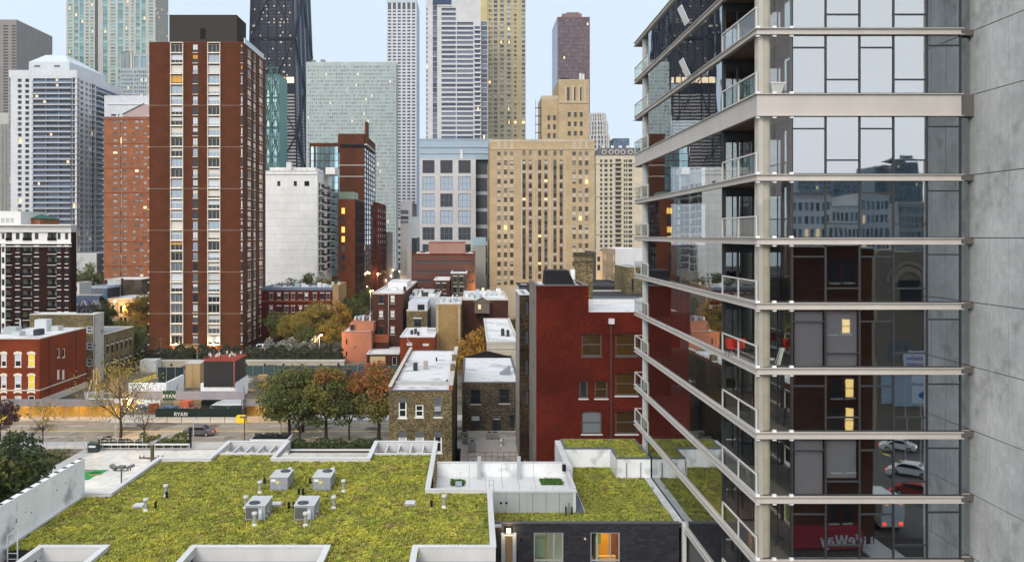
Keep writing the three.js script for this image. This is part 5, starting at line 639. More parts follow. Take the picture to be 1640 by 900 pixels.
{ // red low building
  const d = 255, b = bld('red_low_office', 'low red brick office with dark ribbon windows and a pink roof room', 'office', 660.5, 761, 406, d, 34, { cap: brickM.deep, ph: .5, t: .3, roof: mat.roofing });
  const X = b.X; facade(b.g, b.front, b.x0, b.x1, 0, b.y1, grid([[664, 692], [696, 725], [729, 758]].map(([p, q]) => [X(p), X(q)]), [[wy(421.5, d), wy(417.5, d)], [wy(437, d), wy(433, d)], [wy(452, d), wy(448, d)]]), M(.165, .075, .058, .9, { map: T.grime }), { lit: .03, depth: .4, tones: [[.02, .02, .022]] }); plain(b, 'right', brickM.deep); for (let k = 0; k < 5; k++) {} roofBox(b, 686, 745, 388, d + 5, 12, M(.40, .235, .185, .9, { map: T.grime }), 'roof_room'); B(X(685.5), wy(388.8, d + 5), -d - 4.9, X(744), wy(387.5, d + 5), -d - 17.1).mesh('roof_room_cap', mat.rust, b.g);
  const r = rng(5); for (let k = 0; k < 7; k++) { const px = 663 + k * 14 + r() * 5; if (px > 684 && px < 745) continue; B(X(px), b.y1 + .02, -d - 2, X(px) + 1.2, b.y1 + .9, -d - 3.4).mesh('roof_unit', mat.cap, b.g); }
  const t = [['dark_terrace_house', 'dark grey terrace house with white roof before the red office', 722, 748, 436, 242, 2], ['small_dark_house', 'small dark house with pale window left of the grey terrace house', 695, 720, 447, 238, 2]]; for (const [n, l, a, c, y, dd] of t) { const h = bld(n, l, 'house', a, c, y, dd, 14, { roof: mat.roofing, cap: mat.cap, ph: .4 }); const w = []; for (const f of [.25, .65]) for (const k of [0, 1, 2]) { const x = h.x0 + (h.x1 - h.x0) * f; w.push([x - .5, x + .5, h.y1 - 2.6 - k * 3.1, h.y1 - .9 - k * 3.1]); } winWall(h, 'front', n === 'dark_terrace_house' ? brickM.grey : brickM.dark, w, { frame: mat.charcoal, lintel: mat.stone, sill: mat.stone }); plain(h, 'right', brickM.dark); }
}
// ---------------------------------------------------------------- middle distance: brick towers and houses
{ // tall brown brick tower
  const d = 213, b = bld('tall_brick_tower', 'tall brown brick apartment tower with stacked bay windows and a dark metal top', 'apartment tower', 238, 388, 67, d, 23.5, { cap: mat.rust, ph: .12, t: .5 });
  const X = b.X, n = 29, y0 = wy(553, d), y1 = wy(67, d) - .35, fh = (y1 - y0) / n, r = rng(31), hs = [], wf = M(.74, .70, .60, .6), dk = M(.05, .05, .055, .5);
  for (let j = 0; j < n; j++) { const v0 = y0 + j * fh + .35, v1 = v0 + fh - .62; for (const [a, c, q] of [[273, 292.5, 3], [308, 316, 2], [332.5, 352, 3], [385, 388.2, 1]]) { const t = r(); hs.push([X(a), Math.min(X(c), b.x1 - .02), v0, v1, { split: q, fw: .07, frame: q === 3 ? wf : dk, sill: wf, pane: t < .45 ? skyPane : clearPane, blind: r() < .55 ? .25 + r() * .7 : 0, blindMat: r() < .06 ? M(.6, .32, .06, .7) : [curtain, M(.55, .6, .66, .6), palePane][Math.floor(r() * 3)] }]); } }
  winWall(b, 'front', brickM.brown, hs, { depth: .12 });
  for (let j = 0; j <= n; j++) for (const [a, c] of [[273, 292.5], [332.5, 352]]) fbox(new G(), b.front, X(a) - .08, X(c) + .08, y0 + j * fh + .02, y0 + j * fh + .2, .003, .55).mesh('bay_ledge', wf, b.g);
  for (let j = 0; j < n; j++) for (const [a, c] of [[273, 292.5], [332.5, 352]]) { const e = y0 + j * fh, z = [-d + .45]; for (const u of [X(a), X(c)]) fbox(new G(), b.front, u - .07, u + .07, e + .2, e + fh - .01, .003, .4).mesh('bay_frame', wf, b.g); }
  for (const j of [3, 7, 11, 15, 19, 23]) fbox(new G(), b.front, b.x0, b.x1, y0 + j * fh + .08, y0 + j * fh + .13, .001, .015).mesh('brick_joint', mat.stone, b.g);
  const R = b.right, D0 = b.d, D1 = b.d1, DD = (px) => d * (388 - CX) / (px - CX), rs = []; for (let j = 0; j < n; j++) { const v0 = y0 + j * fh + .35, v1 = v0 + fh - .62; for (const [a, c] of [[396, 401.5], [405.5, 409], [414.5, 420]]) rs.push([DD(a), DD(c), v0, v1, { split: 2, fw: .1, frame: wf, sill: wf, pane: r() < .5 ? skyPane : clearPane, blind: r() < .5 ? .6 : 0 }]); } winWall(b, 'right', brickM.brown, rs, { depth: .15 });
  for (const j of Array(n).keys()) fbox(new G(), b.front, b.x0 - .42, b.x0 - .02, y0 + j * fh, y0 + j * fh + .22, -.5, -.1).mesh('corner_ledge', wf, b.g);
  const m = M(.05, .046, .043, .7), md = d + 1.5, g = new G(), x0 = wx(270.5, md), x1 = wx(378, md), z1 = -md - 9, h0 = b.y1 + .1, h1 = wy(25, md); g.box(x0, h0, -md, x1, h1, z1); g.mesh('metal_penthouse', m, b.g); const rb = new G(); for (let x = x0; x < x1; x += .42) rb.box(x, h0 + .02, -md + .002, x + .07, h1 - .15, -md + .09); for (let z = -md; z > z1; z -= .42) rb.box(x1 + .002, h0 + .02, z, x1 + .09, h1 - .15, z - .07); rb.mesh('metal_rib', M(.065, .06, .056, .7), b.g, 'stuff'); B(x0 - .1, h1 + .002, -md + .1, x1 + .1, h1 + .2, z1 - .1).mesh('penthouse_cap', mat.charcoal, b.g); B(wx(320, md), wy(62, md), -md + .1, wx(328.5, md), wy(45.5, md), -md + .16).mesh('louvre_door', mat.black, b.g);
  B(b.x1 - .5, b.y1 + .12, -d - 3, b.x1 - .3, wy(56, d), -D1 + .5).mesh('glass_screen', M(.55, .68, .80, .15, { metalness: .3 }), b.g);
  // entrance decks at the foot, lit
  for (const [px, l] of [[282, 'warm lamp over the left garden door at the foot of the tall brick tower'], [342, 'warm lamp over the right garden door at the foot of the tall brick tower']]) { const x = X(px), y = wy(551, d), e = thing('porch_lamp', l, 'porch lamp', [x, y, -d + .3]); B(x - .15, y - .1, -d + .35, x + .15, y + .25, -d + .65).mesh('lamp_glass', litBulb, e); B(x - .2, y + .252, -d + .003, x + .2, y + .3, -d + .7).mesh('hood', mat.black, e); const p = new THREE.PointLight(new THREE.Color(1, .68, .3), 28); p.position.set(x, y - .5, -d + .95); scene.add(p); }
}
{ // timber deck and stairs at its foot
  const d = 208, b = thing('timber_deck', 'timber deck with stairs and railings at the foot of the tall brick tower', 'deck', [wx(300, d), 0, -d]); for (let k = 0; k < 12; k++) { const a = wx(275 + k * 4, d); B(a, 1.05, -d - 3, a + .58, 1.12, -d).mesh('deck_board', mat.timber, b); } for (let k = 0; k < 7; k++) B(wx(310, d) + .1, .12 + k * .15, -d + .1 + (6 - k) * .3, wx(323, d), .17 + k * .15, -d + .4 + (6 - k) * .3).mesh('stair_tread', mat.timber, b); for (let k = 0; k < 9; k++) B(wx(275 + k * 6, d), .02, -d + .03, wx(275 + k * 6, d) + .1, 2.1, -d + .12).mesh('post', mat.timber, b); for (const y of [1.5, 1.78, 2.05]) B(wx(275, d), y, -d + .13, wx(323, d), y + .07, -d + .18).mesh('rail', mat.timber, b);
}
{ // white-trimmed brown apartment block at left
  const d = 210, b = bld('brown_white_apartments', 'brown brick apartment block with white top storey and recessed balconies at left', 'apartment building', -60, 112.5, 360, d, 3, { cap: wallM(.66, .66, .65), ph: 1.9, pw: .6, t: 1.5, roof: mat.roofing }); new G().prism([[b.x0, -d - 3.1], [b.x1 - .9, -d - 3.1], [(b.x1 - .9) * (d + 26) / (d + 3) , -d - 26], [b.x0, -d - 26]], 0, b.y1 - .1).mesh('rear_wing', mat.roofing, b.g);
  const X = b.X, fh = 2.85, yT = wy(372.5, d), W2 = M(.72, .72, .70, .6), bw = MT(BR.dark, .92, { color: 0xa09490 }), list = [], bal = []; const nF = 11;
  for (let j = 0; j < nF; j++) { const t = yT - j * fh - (j ? .55 : 0), v1 = t - .1, v0 = t - 1.75; for (const [a, c] of [[24, 30], [54.5, 60.5], [91, 96], [103, 108]]) list.push([X(a), X(c), v0, v1, { split: 2, frame: mat.charcoal, lintel: j ? W2 : null, sill: j ? W2 : null, lh: .2 }]); if (j) list.push([X(-30), X(-24), v0, v1, { split: 2, frame: mat.charcoal }]); list.push([X(1), X(6), v0, v1, { frame: W2, split: 1 }]); for (const [a, c] of [[8.3, 18], [35.7, 50], [75, 89.5], [-18, -6]]) bal.push([X(a), X(c), v0 - .35, v1 + .1]); }
  const f = b.front, g = new G(), gw = new G(), yS = yT - fh - .05; const all = [...list, ...bal]; wallFace(g, f, X(7.4), b.x1, b.y0, yS, all.filter((h) => h[3] < yS && h[0] > X(7.4)), .2); wallFace(g, f, b.x0, X(0.4), b.y0, yS, all.filter((h) => h[3] < yS && h[1] < X(.4)), .2); wallFace(gw, f, X(.4), X(7.4), b.y0, yS, all.filter((h) => h[3] < yS && h[0] > X(.4) && h[1] < X(7.4)), .2); wallFace(gw, f, b.x0, b.x1, yS, b.y1, all.filter((h) => h[3] > yS), .2); g.mesh('wall', bw, b.g); gw.mesh('wall', W2, b.g);
  for (const q of list) win(b.g, f, q[0], q[1], q[2], q[3], { depth: .18, ...q[4] });
  const back = new G(), rv = new G(); for (const q of bal) { fbox(back, f, q[0], q[1], q[2], q[3], -1.45, -1.38); for (const u of [q[0] - .02, q[1]]) fbox(rv, f, u, u + .02, q[2], q[3], -1.38, -.2); fbox(rv, f, q[0], q[1], q[3], q[3] + .02, -1.38, -.2); fbox(new G(), f, q[0], q[1], q[2] - .12, q[2], -1.38, .25).mesh('balcony_slab', W2, b.g); const o = new G(); for (let u = q[0]; u < q[1]; u += .16) fbox(o, f, u, u + .03, q[2] + .002, q[2] + .85, .2, .23); fbox(o, f, q[0], q[1], q[2] + .85, q[2] + .9, .18, .25); fbox(o, f, q[0], q[1], q[2] + .05, q[2] + .75, .1, .12); o.mesh('balcony_rail', mat.black, b.g); fbox(new G(), f, q[0] + .35, q[0] + 1.3, q[2] + .01, q[3] - .25, -1.37, -1.33).mesh('balcony_door', clearPane, b.g); } back.mesh('balcony_wall', M(.32, .31, .27, .8), b.g, 'stuff'); rv.mesh('balcony_reveal', M(.40, .38, .33, .8), b.g, 'stuff');
  for (const [y, h, w] of [[yS - .05, .35, .25], [yS - .75, .2, .16]]) fbox(new G(), f, b.x0, b.x1 + .2, y, y + h, .006, w).mesh('string_course', W2, b.g); fbox(new G(), f, b.x0 - .2, b.x1 + .3, wy(371.5, d) , wy(370, d), .01, .5).mesh('cornice', W2, b.g); plain(b, 'right', bw); fbox(new G(), f, b.x0 - .2, b.x1 + .45, wy(361.5, d), wy(359.5, d), .06, .75).mesh('cornice', W2, b.g);
  fbox(new G(), f, X(60), b.x1, wy(513, d), wy(511, d), .006, .2).mesh('string_course', W2, b.g);
  const p = bld('white_penthouse', 'white rooftop storey with square windows above the brown apartment block', 'penthouse', -50, 32, 338, d + 3, 14, { y0: b.y1 + .06, cap: W2 }); winWall(p, 'front', W2, [[0.5, 6.5], [8.5, 14], [16, 21]].map(([a, c]) => [p.X(a), p.X(c), wy(357, d + 3), wy(349.5, d + 3), { pane: palePane, frame: mat.trimGrey }])); plain(p, 'right', W2);
  const q = bld('green_roof_room', 'small brick rooftop room with a green hipped roof on the brown apartment block', 'rooftop room', 33, 63, 350, d + 8, 10, { y0: b.y1 + .06, ph: .1, cap: M(.02, .10, .06) }); plain(q, 'front', brickM.orange); plain(q, 'right', brickM.orange); const rf = new G(), x0 = q.x0 - .4, x1 = q.x1 + .4, za = -q.d + .4, zb = -q.d - 10.4, y = q.y1 + .1; const R = [[x0, y, za], [x1, y, za], [x1, y, zb], [x0, y, zb]], A = [x0 + 3, y + 1.3, -q.d - 5], C = [x1 - 3, y + 1.3, -q.d - 5]; rf.quad(R[0], R[1], C, A); rf.quad(R[2], R[3], A, C); rf.tri(R[1], R[2], C, [0, 0], [1, 0], [0, 1]); rf.tri(R[3], R[0], A, [0, 0], [1, 0], [0, 1]); rf.mesh('hip_roof', M(.03, .12, .08, .7), q.g);
}
{ // red brick walk-up, lower left
  const d = 143, b = bld('red_brick_walkup', 'red brick corner building with white arched window heads at lower left', 'building', -40, 62, 542, d, 17.3, { cap: mat.stone, ph: .15, roof: mat.roofing, pw: .3, t: .3 });
  const X = b.X, Y = b.Y, hs = []; for (const [i, a] of [-29, -7, 0.5 - 0, 22.2, 43.8].entries()) { if (i === 1) continue; const w = i === 2 ? 8.5 : 10.5; for (const [y0, y1, k] of [[587.5, 566, 0], [622.5, 600, 1], [650, 634, 2]]) hs.push([X(a), X(a + w), Y(y0), Y(y1), { fw: .13, sash: .45, arch: .22, lh: .36, lintel: M(.74, .68, .58, .7), sill: k < 2 ? M(.74, .70, .62, .7) : null, blind: i === 4 ? (k === 2 ? 0 : .92) : [.7, .85, .95][k] - i * .05, blindMat: i === 4 ? M(.75, .60, .03, .6) : k === 2 ? palePane : blueBlind, pane: i === 4 && k === 2 ? mat.black : clearPane }]); }
  winWall(b, 'front', brickM.red, hs, { depth: .12, frame: M(.76, .76, .73, .5) });
  const DD = (px) => d * (62 - CX) / (px - CX), sy = (py, px) => wy(py, DD(px)), rs = []; for (const [y0, y1, pp] of [[573, 559, [90.5, 99]], [607.5, 593, [90.5, 98.5]], [643, 630, [91, 98.5]]]) for (const p of pp) rs.push([DD(p), DD(p + 3.8), sy(y0, p), sy(y1, p), { fw: .1, sill: mat.stone, pane: y1 === 593 ? palePane : clearPane, blind: y1 === 593 ? .9 : 0 }]); rs.push([DD(114), DD(118.5), sy(634.5, 115), sy(628, 115), { fw: .12 }]); winWall(b, 'right', brickM.red, rs, { depth: .12 });
  fbox(new G(), b.front, b.x0, b.x1 + .1, Y(626), Y(624), .006, .1).mesh('stone_band', mat.stone, b.g); fbox(new G(), b.right, b.d, b.d1, Y(626), Y(624), .006, .1).mesh('stone_band', mat.stone, b.g); fbox(new G(), b.right, b.d, b.d1, 0, 1.1, .006, .25).mesh('stone_base', mat.stone, b.g); fbox(new G(), b.front, b.x0, b.x1, b.y1 - .35, b.y1 - .1, .005, .1).mesh('brick_band', brickM.red, b.g);
  for (const p of [78, 121]) { const g = new G(), D = DD(p); g.tube([[b.x1 + .1, 1.2, -D], [b.x1 + .1, b.y1, -D]], .08, 6); g.mesh('downpipe', M(.12, .03, .025, .6), b.g); }
  for (const [a, c, h, z, m, n] of [[3, 24, 1.3, 7, M(.33, .38, .38, .6), 'roof_unit'], [52, 61, 1.1, 5, mat.charcoal, 'roof_unit'], [54, 73, 2.3, 11, M(.50, .55, .57, .5), 'roof_unit'], [18, 30, .8, 4, mat.galv, 'roof_unit'], [76, 92, .9, 12, mat.galv, 'roof_unit']]) B(wx(a, d + z), b.y1 + .03, -d - z, Math.min(wx(c, d + z), b.x1 - .5), b.y1 + h, -d - z - 2).mesh(n, m, b.g); new G().cyl(wx(31, d + 13), b.y1, -d - 13, .15, b.y1 + 2.2).mesh('flue', mat.steel, b.g);
}
{ // concrete and brick block behind it
  const d = 165, b = bld('grey_party_wall_building', 'old building with rough tan party wall and grey parged corner behind the red walk-up', 'building', 46, 150.5, 503, d, 4.2, { cap: mat.stone, ph: .15, roof: mat.roofing, t: .25 });
  const X = b.X, Y = b.Y, g = new G(), g2 = new G(), hs = [[X(137.5), X(147), Y(533.5), Y(522.5)], [X(137.5), X(147), Y(560), Y(548.5)], [X(137.5), X(147), Y(586.5), Y(575)]]; wallFace(g, b.front, b.x0, b.x1, b.y0, b.y1, hs, .15); wallFace(g2, b.right, b.d, b.d1, b.y0, b.y1, [], 0); g.mesh('wall', brickM.common, b.g); g2.mesh('parged_wall', MT(T.weathered, .9, { color: 0xb8b8b4 }), b.g); for (const h of hs) win(b.g, b.front, ...h, { depth: .13, sash: .5, fw: .12, pane: skyPane }); new G().tube([[X(149.5), .2, -d + .1], [X(149.5), b.y1, -d + .1]], .07, 6).mesh('downpipe', mat.galv, b.g); B(X(140), 0, -d + .01, X(149), Y(589), -d + .2).mesh('brick_base', brickM.orange, b.g);
  for (const [a, c, h] of [[110, 113, 1.2], [116, 122, .8], [124, 134, .9], [128, 130, 1.7]]) B(X(a), b.y1 + .02, -d - 3, X(c), b.y1 + h, -d - 4.5).mesh('roof_unit', mat.charcoal, b.g); const sd = new G(); sd.tube([[X(100), Y(528), -d + .05], [X(100), Y(528), -d + .5]], .06, 6); sd.tube([[X(100), Y(526), -d + .5], [X(100), Y(526), -d + .58]], .5, 14); sd.mesh('satellite_dish', mat.cap, b.g);
  const c = bld('tan_row_building', 'tan brick building with two rows of dark tall windows stepping back behind', 'building', 110, 167, 535, d + 4.3, 14.5, { cap: mat.stone, ph: .15, t: .25 }); const DD = (px) => c.d * (167 - CX) / (px - CX), w = []; for (const v of [[c.y1 - 4.2, c.y1 - 1.9], [c.y1 - 8.2, c.y1 - 5.6]]) for (let k = 0; k < 6; k++) { const u = c.d + .7 + k * 2.3; w.push([u, u + 1.0, ...v, { lintel: mat.stone }]); } winWall(c, 'right', brickM.common, w, { frame: mat.charcoal }); plain(c, 'front', brickM.common);
}
{ // little hillside houses
  const h1 = bld('bay_front_greystone', 'pale greystone house with lamps and dark brick party wall behind the grey building', 'house', 172, 216, 478, 250, 16, { cap: mat.stone, ph: .3, roof: mat.roofing }); const w = []; for (const [y0, y1] of [[500, 488], [520, 506]]) for (const a of [178, 191, 204]) w.push([h1.X(a), h1.X(a + 5), h1.Y(y0), h1.Y(y1), { lintel: mat.stone, pane: a === 178 && y0 === 520 ? palePane : clearPane }]); winWall(h1, 'front', wallM(.50, .43, .32), w, { frame: mat.charcoal }); plain(h1, 'right', brickM.dark); fbox(new G(), h1.front, h1.x0, h1.x1, h1.Y(484), h1.Y(482), .006, .35).mesh('cornice', mat.stone, h1.g);
  { const g = new G(), x = h1.X(199), z = -250; for (const [y0, y1] of [[0, h1.Y(483)]]) g.prism([[x - 2.2, z + .02], [x - 1.4, z + 1.4], [x + 1.4, z + 1.4], [x + 2.2, z + .02]], y0, y1); g.mesh('bay_front', wallM(.50, .43, .32), h1.g); for (const [y0, y1] of [[501, 489], [521, 507]]) for (const u of [-.9, .35]) B(x + u, h1.Y(y0), z + 1.42, x + u + .75, h1.Y(y1), z + 1.47).mesh('window', clearPane, h1.g); }
  const h2 = bld('blind_wall_house', 'house with a blank grey stucco party wall and brick chimney breast', 'house', 166, 226, 447, 272, 14, { cap: mat.stone, roof: mat.roofing, ph: .2 }); { const g = new G(), g2 = new G(), g3 = new G(); wallFace(g, h2.front, h2.x0, h2.X(171), 0, h2.y1, [], 0); wallFace(g2, h2.front, h2.X(171), h2.X(193), 0, h2.y1, [], 0); wallFace(g3, h2.front, h2.X(193), h2.x1, 0, h2.y1, [], 0); g.mesh('wall', brickM.dark, h2.g); g2.mesh('stucco_wall', MT(T.concrete, .9), h2.g); g3.mesh('wall', brickM.grey, h2.g); B(h2.X(193), 0, -271.9, h2.X(196), h2.y1 + .5, -272.6).mesh('chimney', brickM.dark, h2.g); } plain(h2, 'right', brickM.grey);
  const h3 = bld('blue_conservatory_house', 'house with pale blue metal roof and blue glass porch', 'house', 146, 171, 458, 262, 10, { cap: M(.40, .50, .60, .5), ph: .8 }); winWall(h3, 'front', M(.10, .16, .26, .6), [[h3.X(148), h3.X(153), h3.Y(472), h3.Y(463), { split: 2, pane: skyPane }], [h3.X(155), h3.X(160), h3.Y(472), h3.Y(463), { split: 2, pane: skyPane }], [h3.X(162), h3.X(167), h3.Y(472), h3.Y(463), { split: 2, pane: skyPane }]]);
  const h4 = thing('blue_gable_houses', 'dark slate blue house with twin white-trimmed gables', 'house', [wx(135, 250), 0, -250]); { const X = (p) => wx(p, 250), Y = (p) => wy(p, 250); B(X(114), 0, -250, X(168), Y(490), -258).mesh('wall', M(.10, .13, .20, .8), h4); const rf = new G(); rf.quad([X(112), Y(490), -249.5], [X(156), Y(490), -249.5], [X(150), Y(474), -254], [X(114), Y(474), -254]); rf.quad([X(114), Y(474), -254], [X(150), Y(474), -254], [X(156), Y(490), -258.5], [X(112), Y(490), -258.5]); rf.mesh('roof', M(.09, .12, .19, .7), h4); for (const a of [117, 131, 148]) { const g = new G(); g.tri([X(a), Y(489), -248.9], [X(a + 9), Y(489), -248.9], [X(a + 4.5), Y(481), -248.9], [0, 0], [1, 0], [.5, 1]); g.quad([X(a), Y(489), -248.9], [X(a + 4.5), Y(481), -248.9], [X(a + 4.5), Y(481), -252], [X(a), Y(489), -252]); g.quad([X(a + 4.5), Y(481), -248.9], [X(a + 9), Y(489), -248.9], [X(a + 9), Y(489), -252], [X(a + 4.5), Y(481), -252]); g.mesh('gable', M(.16, .20, .28, .7), h4); for (const [p, q] of [[[a, 489], [a + 4.5, 480.6]], [[a + 4.5, 480.6], [a + 9, 489]]]) new G().bar([X(p[0]), Y(p[1]), -248.85], [X(q[0]), Y(q[1]), -248.85], .2).mesh('bargeboard', mat.cap, h4); B(X(a + 3), Y(489), -248.85, X(a + 6), Y(485), -248.8).mesh('window', skyPane, h4); } B(X(112), Y(475), -253.5, X(152), Y(473), -254.5).mesh('ridge', mat.cap, h4); }
  const h5 = bld('small_white_house', 'small white house beside the brown apartment block', 'house', 112, 126, 453, 300, 10, { cap: mat.cap, ph: .2 }); winWall(h5, 'front', wallM(.75, .75, .74), [[h5.X(119), h5.X(122.5), h5.Y(466), h5.Y(459)]], { frame: mat.charcoal }); plain(h5, 'right', mat.white);
}
{ // red row houses
  const d = 232, b = bld('red_row_houses', 'row of dark red brick houses with white lintels and a blue cornice', 'row house', 418, 533, 460, d, 14, { cap: M(.12, .16, .22, .6), ph: .7, roof: mat.roofing });
  const hs = []; for (const [i, a] of [431, 443.5, 455.5, 466, 478, 487.5, 501, 513, 522.5].entries()) for (const [y0, y1, k] of [[479.5, 470, 0], [500, 491, 1], [517, 508, 2]]) hs.push([b.X(a), b.X(a + 5.5), b.Y(y0), b.Y(y1), { sash: .5, lintel: mat.stone, sill: mat.stone, lh: .3, frame: i % 3 === 1 ? mat.black : mat.trimGrey, blind: (i + k) % 4 === 1 ? .5 : 0, depth: .12 }]); winWall(b, 'front', MT(BR.deep, .92, { color: 0xd8c0c0 }), hs, { depth: .12 }); fbox(new G(), b.front, b.x0, b.x1, b.Y(483), b.Y(481.6), .006, .15).mesh('string_course', brickM.orange, b.g); { const g = new G(); for (let k = 0; k < 60; k++) fbox(g, b.front, b.x0 + k * .34, b.x0 + k * .34 + .14, b.y1 - .32, b.y1 - .02, .005, .2); g.mesh('dentil', M(.14, .18, .25), b.g, 'stuff'); } const e = new G(); e.box(b.x1 - .06, 0, -d + .3, b.X(542), b.Y(456), -d - 14); e.mesh('end_wall', MT(BR.tan, .9, { color: 0xe0d4c0 }), b.g); for (const px of [531, 541]) B(b.X(px), b.Y(456.5), -d + .35, b.X(px) + .6, b.Y(451.5), -d - .8).mesh('chimney', mat.stone, b.g);
  const rr = rng(3); for (let k = 0; k < 12; k++) { const x = b.X(425 + k * 9), z = -d - 3 - rr() * 8; B(x, b.y1 + .02, z, x + .8 + rr(), b.y1 + .5 + rr(), z - 1.2).mesh('roof_unit', [mat.galv, M(.35, .45, .5), mat.cap][k % 3], b.g); }
}
{ // pink building, garage, red four-storey and neighbours
  const P = bld('pink_brick_building', 'salmon pink brick building with a stepped roofline and blank side', 'building', 547, 594.5, 531, 193, 22, { cap: brickM.orange, ph: .12, roof: mat.roofing }); const pk = M(.47, .20, .125, .9, { map: T.grime }); winWall(P, 'front', pk, [[P.X(553.5), P.X(556), P.Y(552), P.Y(543), { pane: mat.black }], [P.X(553.5), P.X(556), P.Y(571), P.Y(563), { pane: mat.black }], [P.X(567), P.X(569.5), P.Y(557.5), P.Y(554.5), { pane: mat.rust }]], { frame: mat.rust }); plain(P, 'right', pk);
  B(P.X(558), P.y1 - .2, -195, wx(598, 195), wy(517, 195), -213).mesh('upper_storey', pk, P.g); B(P.X(559), wy(528, 194), -194.99, P.X(565), wy(521, 194), -194.5).mesh('window', clearPane, P.g); const r = rng(15); for (let k = 0; k < 8; k++) B(wx(566 + k * 3.6, 200), wy(517, 195), -199 - r() * 9, wx(568.5 + k * 3.6, 200), wy(517, 195) + .4 + r(), -201 - r() * 9).mesh('roof_unit', [mat.galv, mat.cap, M(.25, .35, .45)][k % 3], P.g);
  const Gg = bld('garage_shed', 'low garage with pale flat roof and tan doors by the green site fence', 'garage', 587, 639, 566, 187, 17, { cap: mat.cap, ph: .25, roof: mat.roofing }); winWall(Gg, 'front', brickM.dark, [[Gg.X(592), Gg.X(617), 0.1, 2.2, { pane: M(.50, .38, .22, .8), split: 3, frame: mat.timber }], [Gg.X(628), Gg.X(635), .1, 2.0, { pane: mat.black }]]); const rp = thing('rust_panel_fence', 'rust red panelled roof fence above the garage', 'fence', [wx(607, 196), 3, -196]); for (let k = 0; k < 7; k++) B(wx(594 + k * 3.9, 196), wy(549, 196), -196, wx(594 + k * 3.9 + 3.7, 196), wy(535.5, 196), -196.1).mesh('panel', mat.rust, rp); for (const px of [594, 621]) B(wx(px, 196), wy(552, 196), -196.1, wx(px, 196) + .12, wy(535, 196), -196.22).mesh('post', mat.rust, rp); B(wx(594, 196), 0, -196.3, wx(621, 196), wy(550, 196), -200).mesh('deck_base', brickM.dark, rp);
  const D4 = bld('dark_red_four_storey', 'dark red brick four-storey house with white arched windows and drainpipe', 'house', 596.5, 645, 469, 200, 52, { cap: mat.stone, ph: .3, roof: mat.roofing, pw: .5 }); { const b = D4, hs = []; for (const [y0, y1] of [[486, 472.5], [510, 497], [536, 522]]) for (const a of [606, 624.5]) hs.push([b.X(a), b.X(a + 8), b.Y(y0), b.Y(y1), { sash: .5, fw: .14, arch: .15, lh: .25, lintel: mat.rust, sill: mat.stone, frame: mat.charcoal, blind: a > 610 || y0 === 510 ? .85 : .0, blindMat: curtain }]); winWall(b, 'front', MT(BR.dark, .92), hs, { depth: .12 }); winWall(b, 'right', MT(BR.dark, .92), [203, 212, 224, 236].flatMap((u) => [12, 8.2].map((v) => [u, u + 1.2, v, v + 2]))); new G().tube([[b.X(622), 0, -199.9], [b.X(622), b.y1, -199.9]], .09, 6).mesh('downpipe', mat.galv, b.g); B(b.X(606), b.y1 + .02, -222, b.X(640), b.y1 + 1.6, -238).mesh('rooftop_room', mat.roofing, b.g); B(b.X(618), b.y1 + .02, -212, b.X(628), b.y1 + .9, -215).mesh('roof_unit', mat.cap, b.g); B(b.X(643), b.y1, -205, b.X(647), b.y1 + 1.5, -206).mesh('chimney', brickM.dark, b.g); }
  const S = bld('small_red_white_roof', 'small red brick building with white flat roof and slit windows', 'building', 640.5, 696, 539, 175, 17, { cap: mat.cap, ph: .2, roof: mat.roofing }); { const b = S; winWall(b, 'front', brickM.red, [[b.X(651), b.X(660), b.Y(553.5), b.Y(549), { pane: palePane, fw: .14 }], [b.X(677), b.X(686.5), b.Y(554), b.Y(550), { pane: palePane, fw: .14 }]]); plain(b, 'right', brickM.red); for (const [a, c, h, z] of [[657, 661, .9, 5], [663, 667, 1.1, 6], [674, 684, 1.3, 7], [668, 671, .8, 3]]) B(wx(a, 175 + z), b.y1 + .02, -175 - z, wx(c, 175 + z), b.y1 + h, -176.4 - z).mesh('roof_unit', a < 670 ? mat.charcoal : mat.cap, b.g); new G().tube([[b.X(653), b.Y(541), -174.9], [b.X(653), b.Y(546), -174.9], [b.X(658), b.Y(549), -174.9]], .09, 6).mesh('downpipe', mat.galv, b.g); }
  const Tn = bld('tan_blank_building', 'blank tan brick block with corner pilasters and ducts on its roof', 'building', 698, 738.5, 486, 185, 20, { cap: mat.stone, ph: .25, roof: mat.roofing }); { const b = Tn; plain(b, 'front', MT(BR.tan, .9, { color: 0xd8cab0 })); plain(b, 'right', brickM.dark); for (const px of [699, 733.5]) { B(b.X(px), 0, -184.99, b.X(px) + .5, b.y1 - .6, -184.75).mesh('pilaster', brickM.tan, b.g); B(b.X(px) - .1, b.y1 - .599, -184.99, b.X(px) + .6, b.y1 - .3, -184.6).mesh('capital', brickM.tan, b.g); } const r2 = rng(8); for (let k = 0; k < 8; k++) B(wx(706 + k * 3.4, 190), b.y1 + .02, -189 - r2() * 8, wx(708.6 + k * 3.4, 190), b.y1 + .5 + r2() * 1.2, -191 - r2() * 8).mesh('roof_unit', [mat.galv, M(.30, .38, .45), mat.cap][k % 3], b.g); }
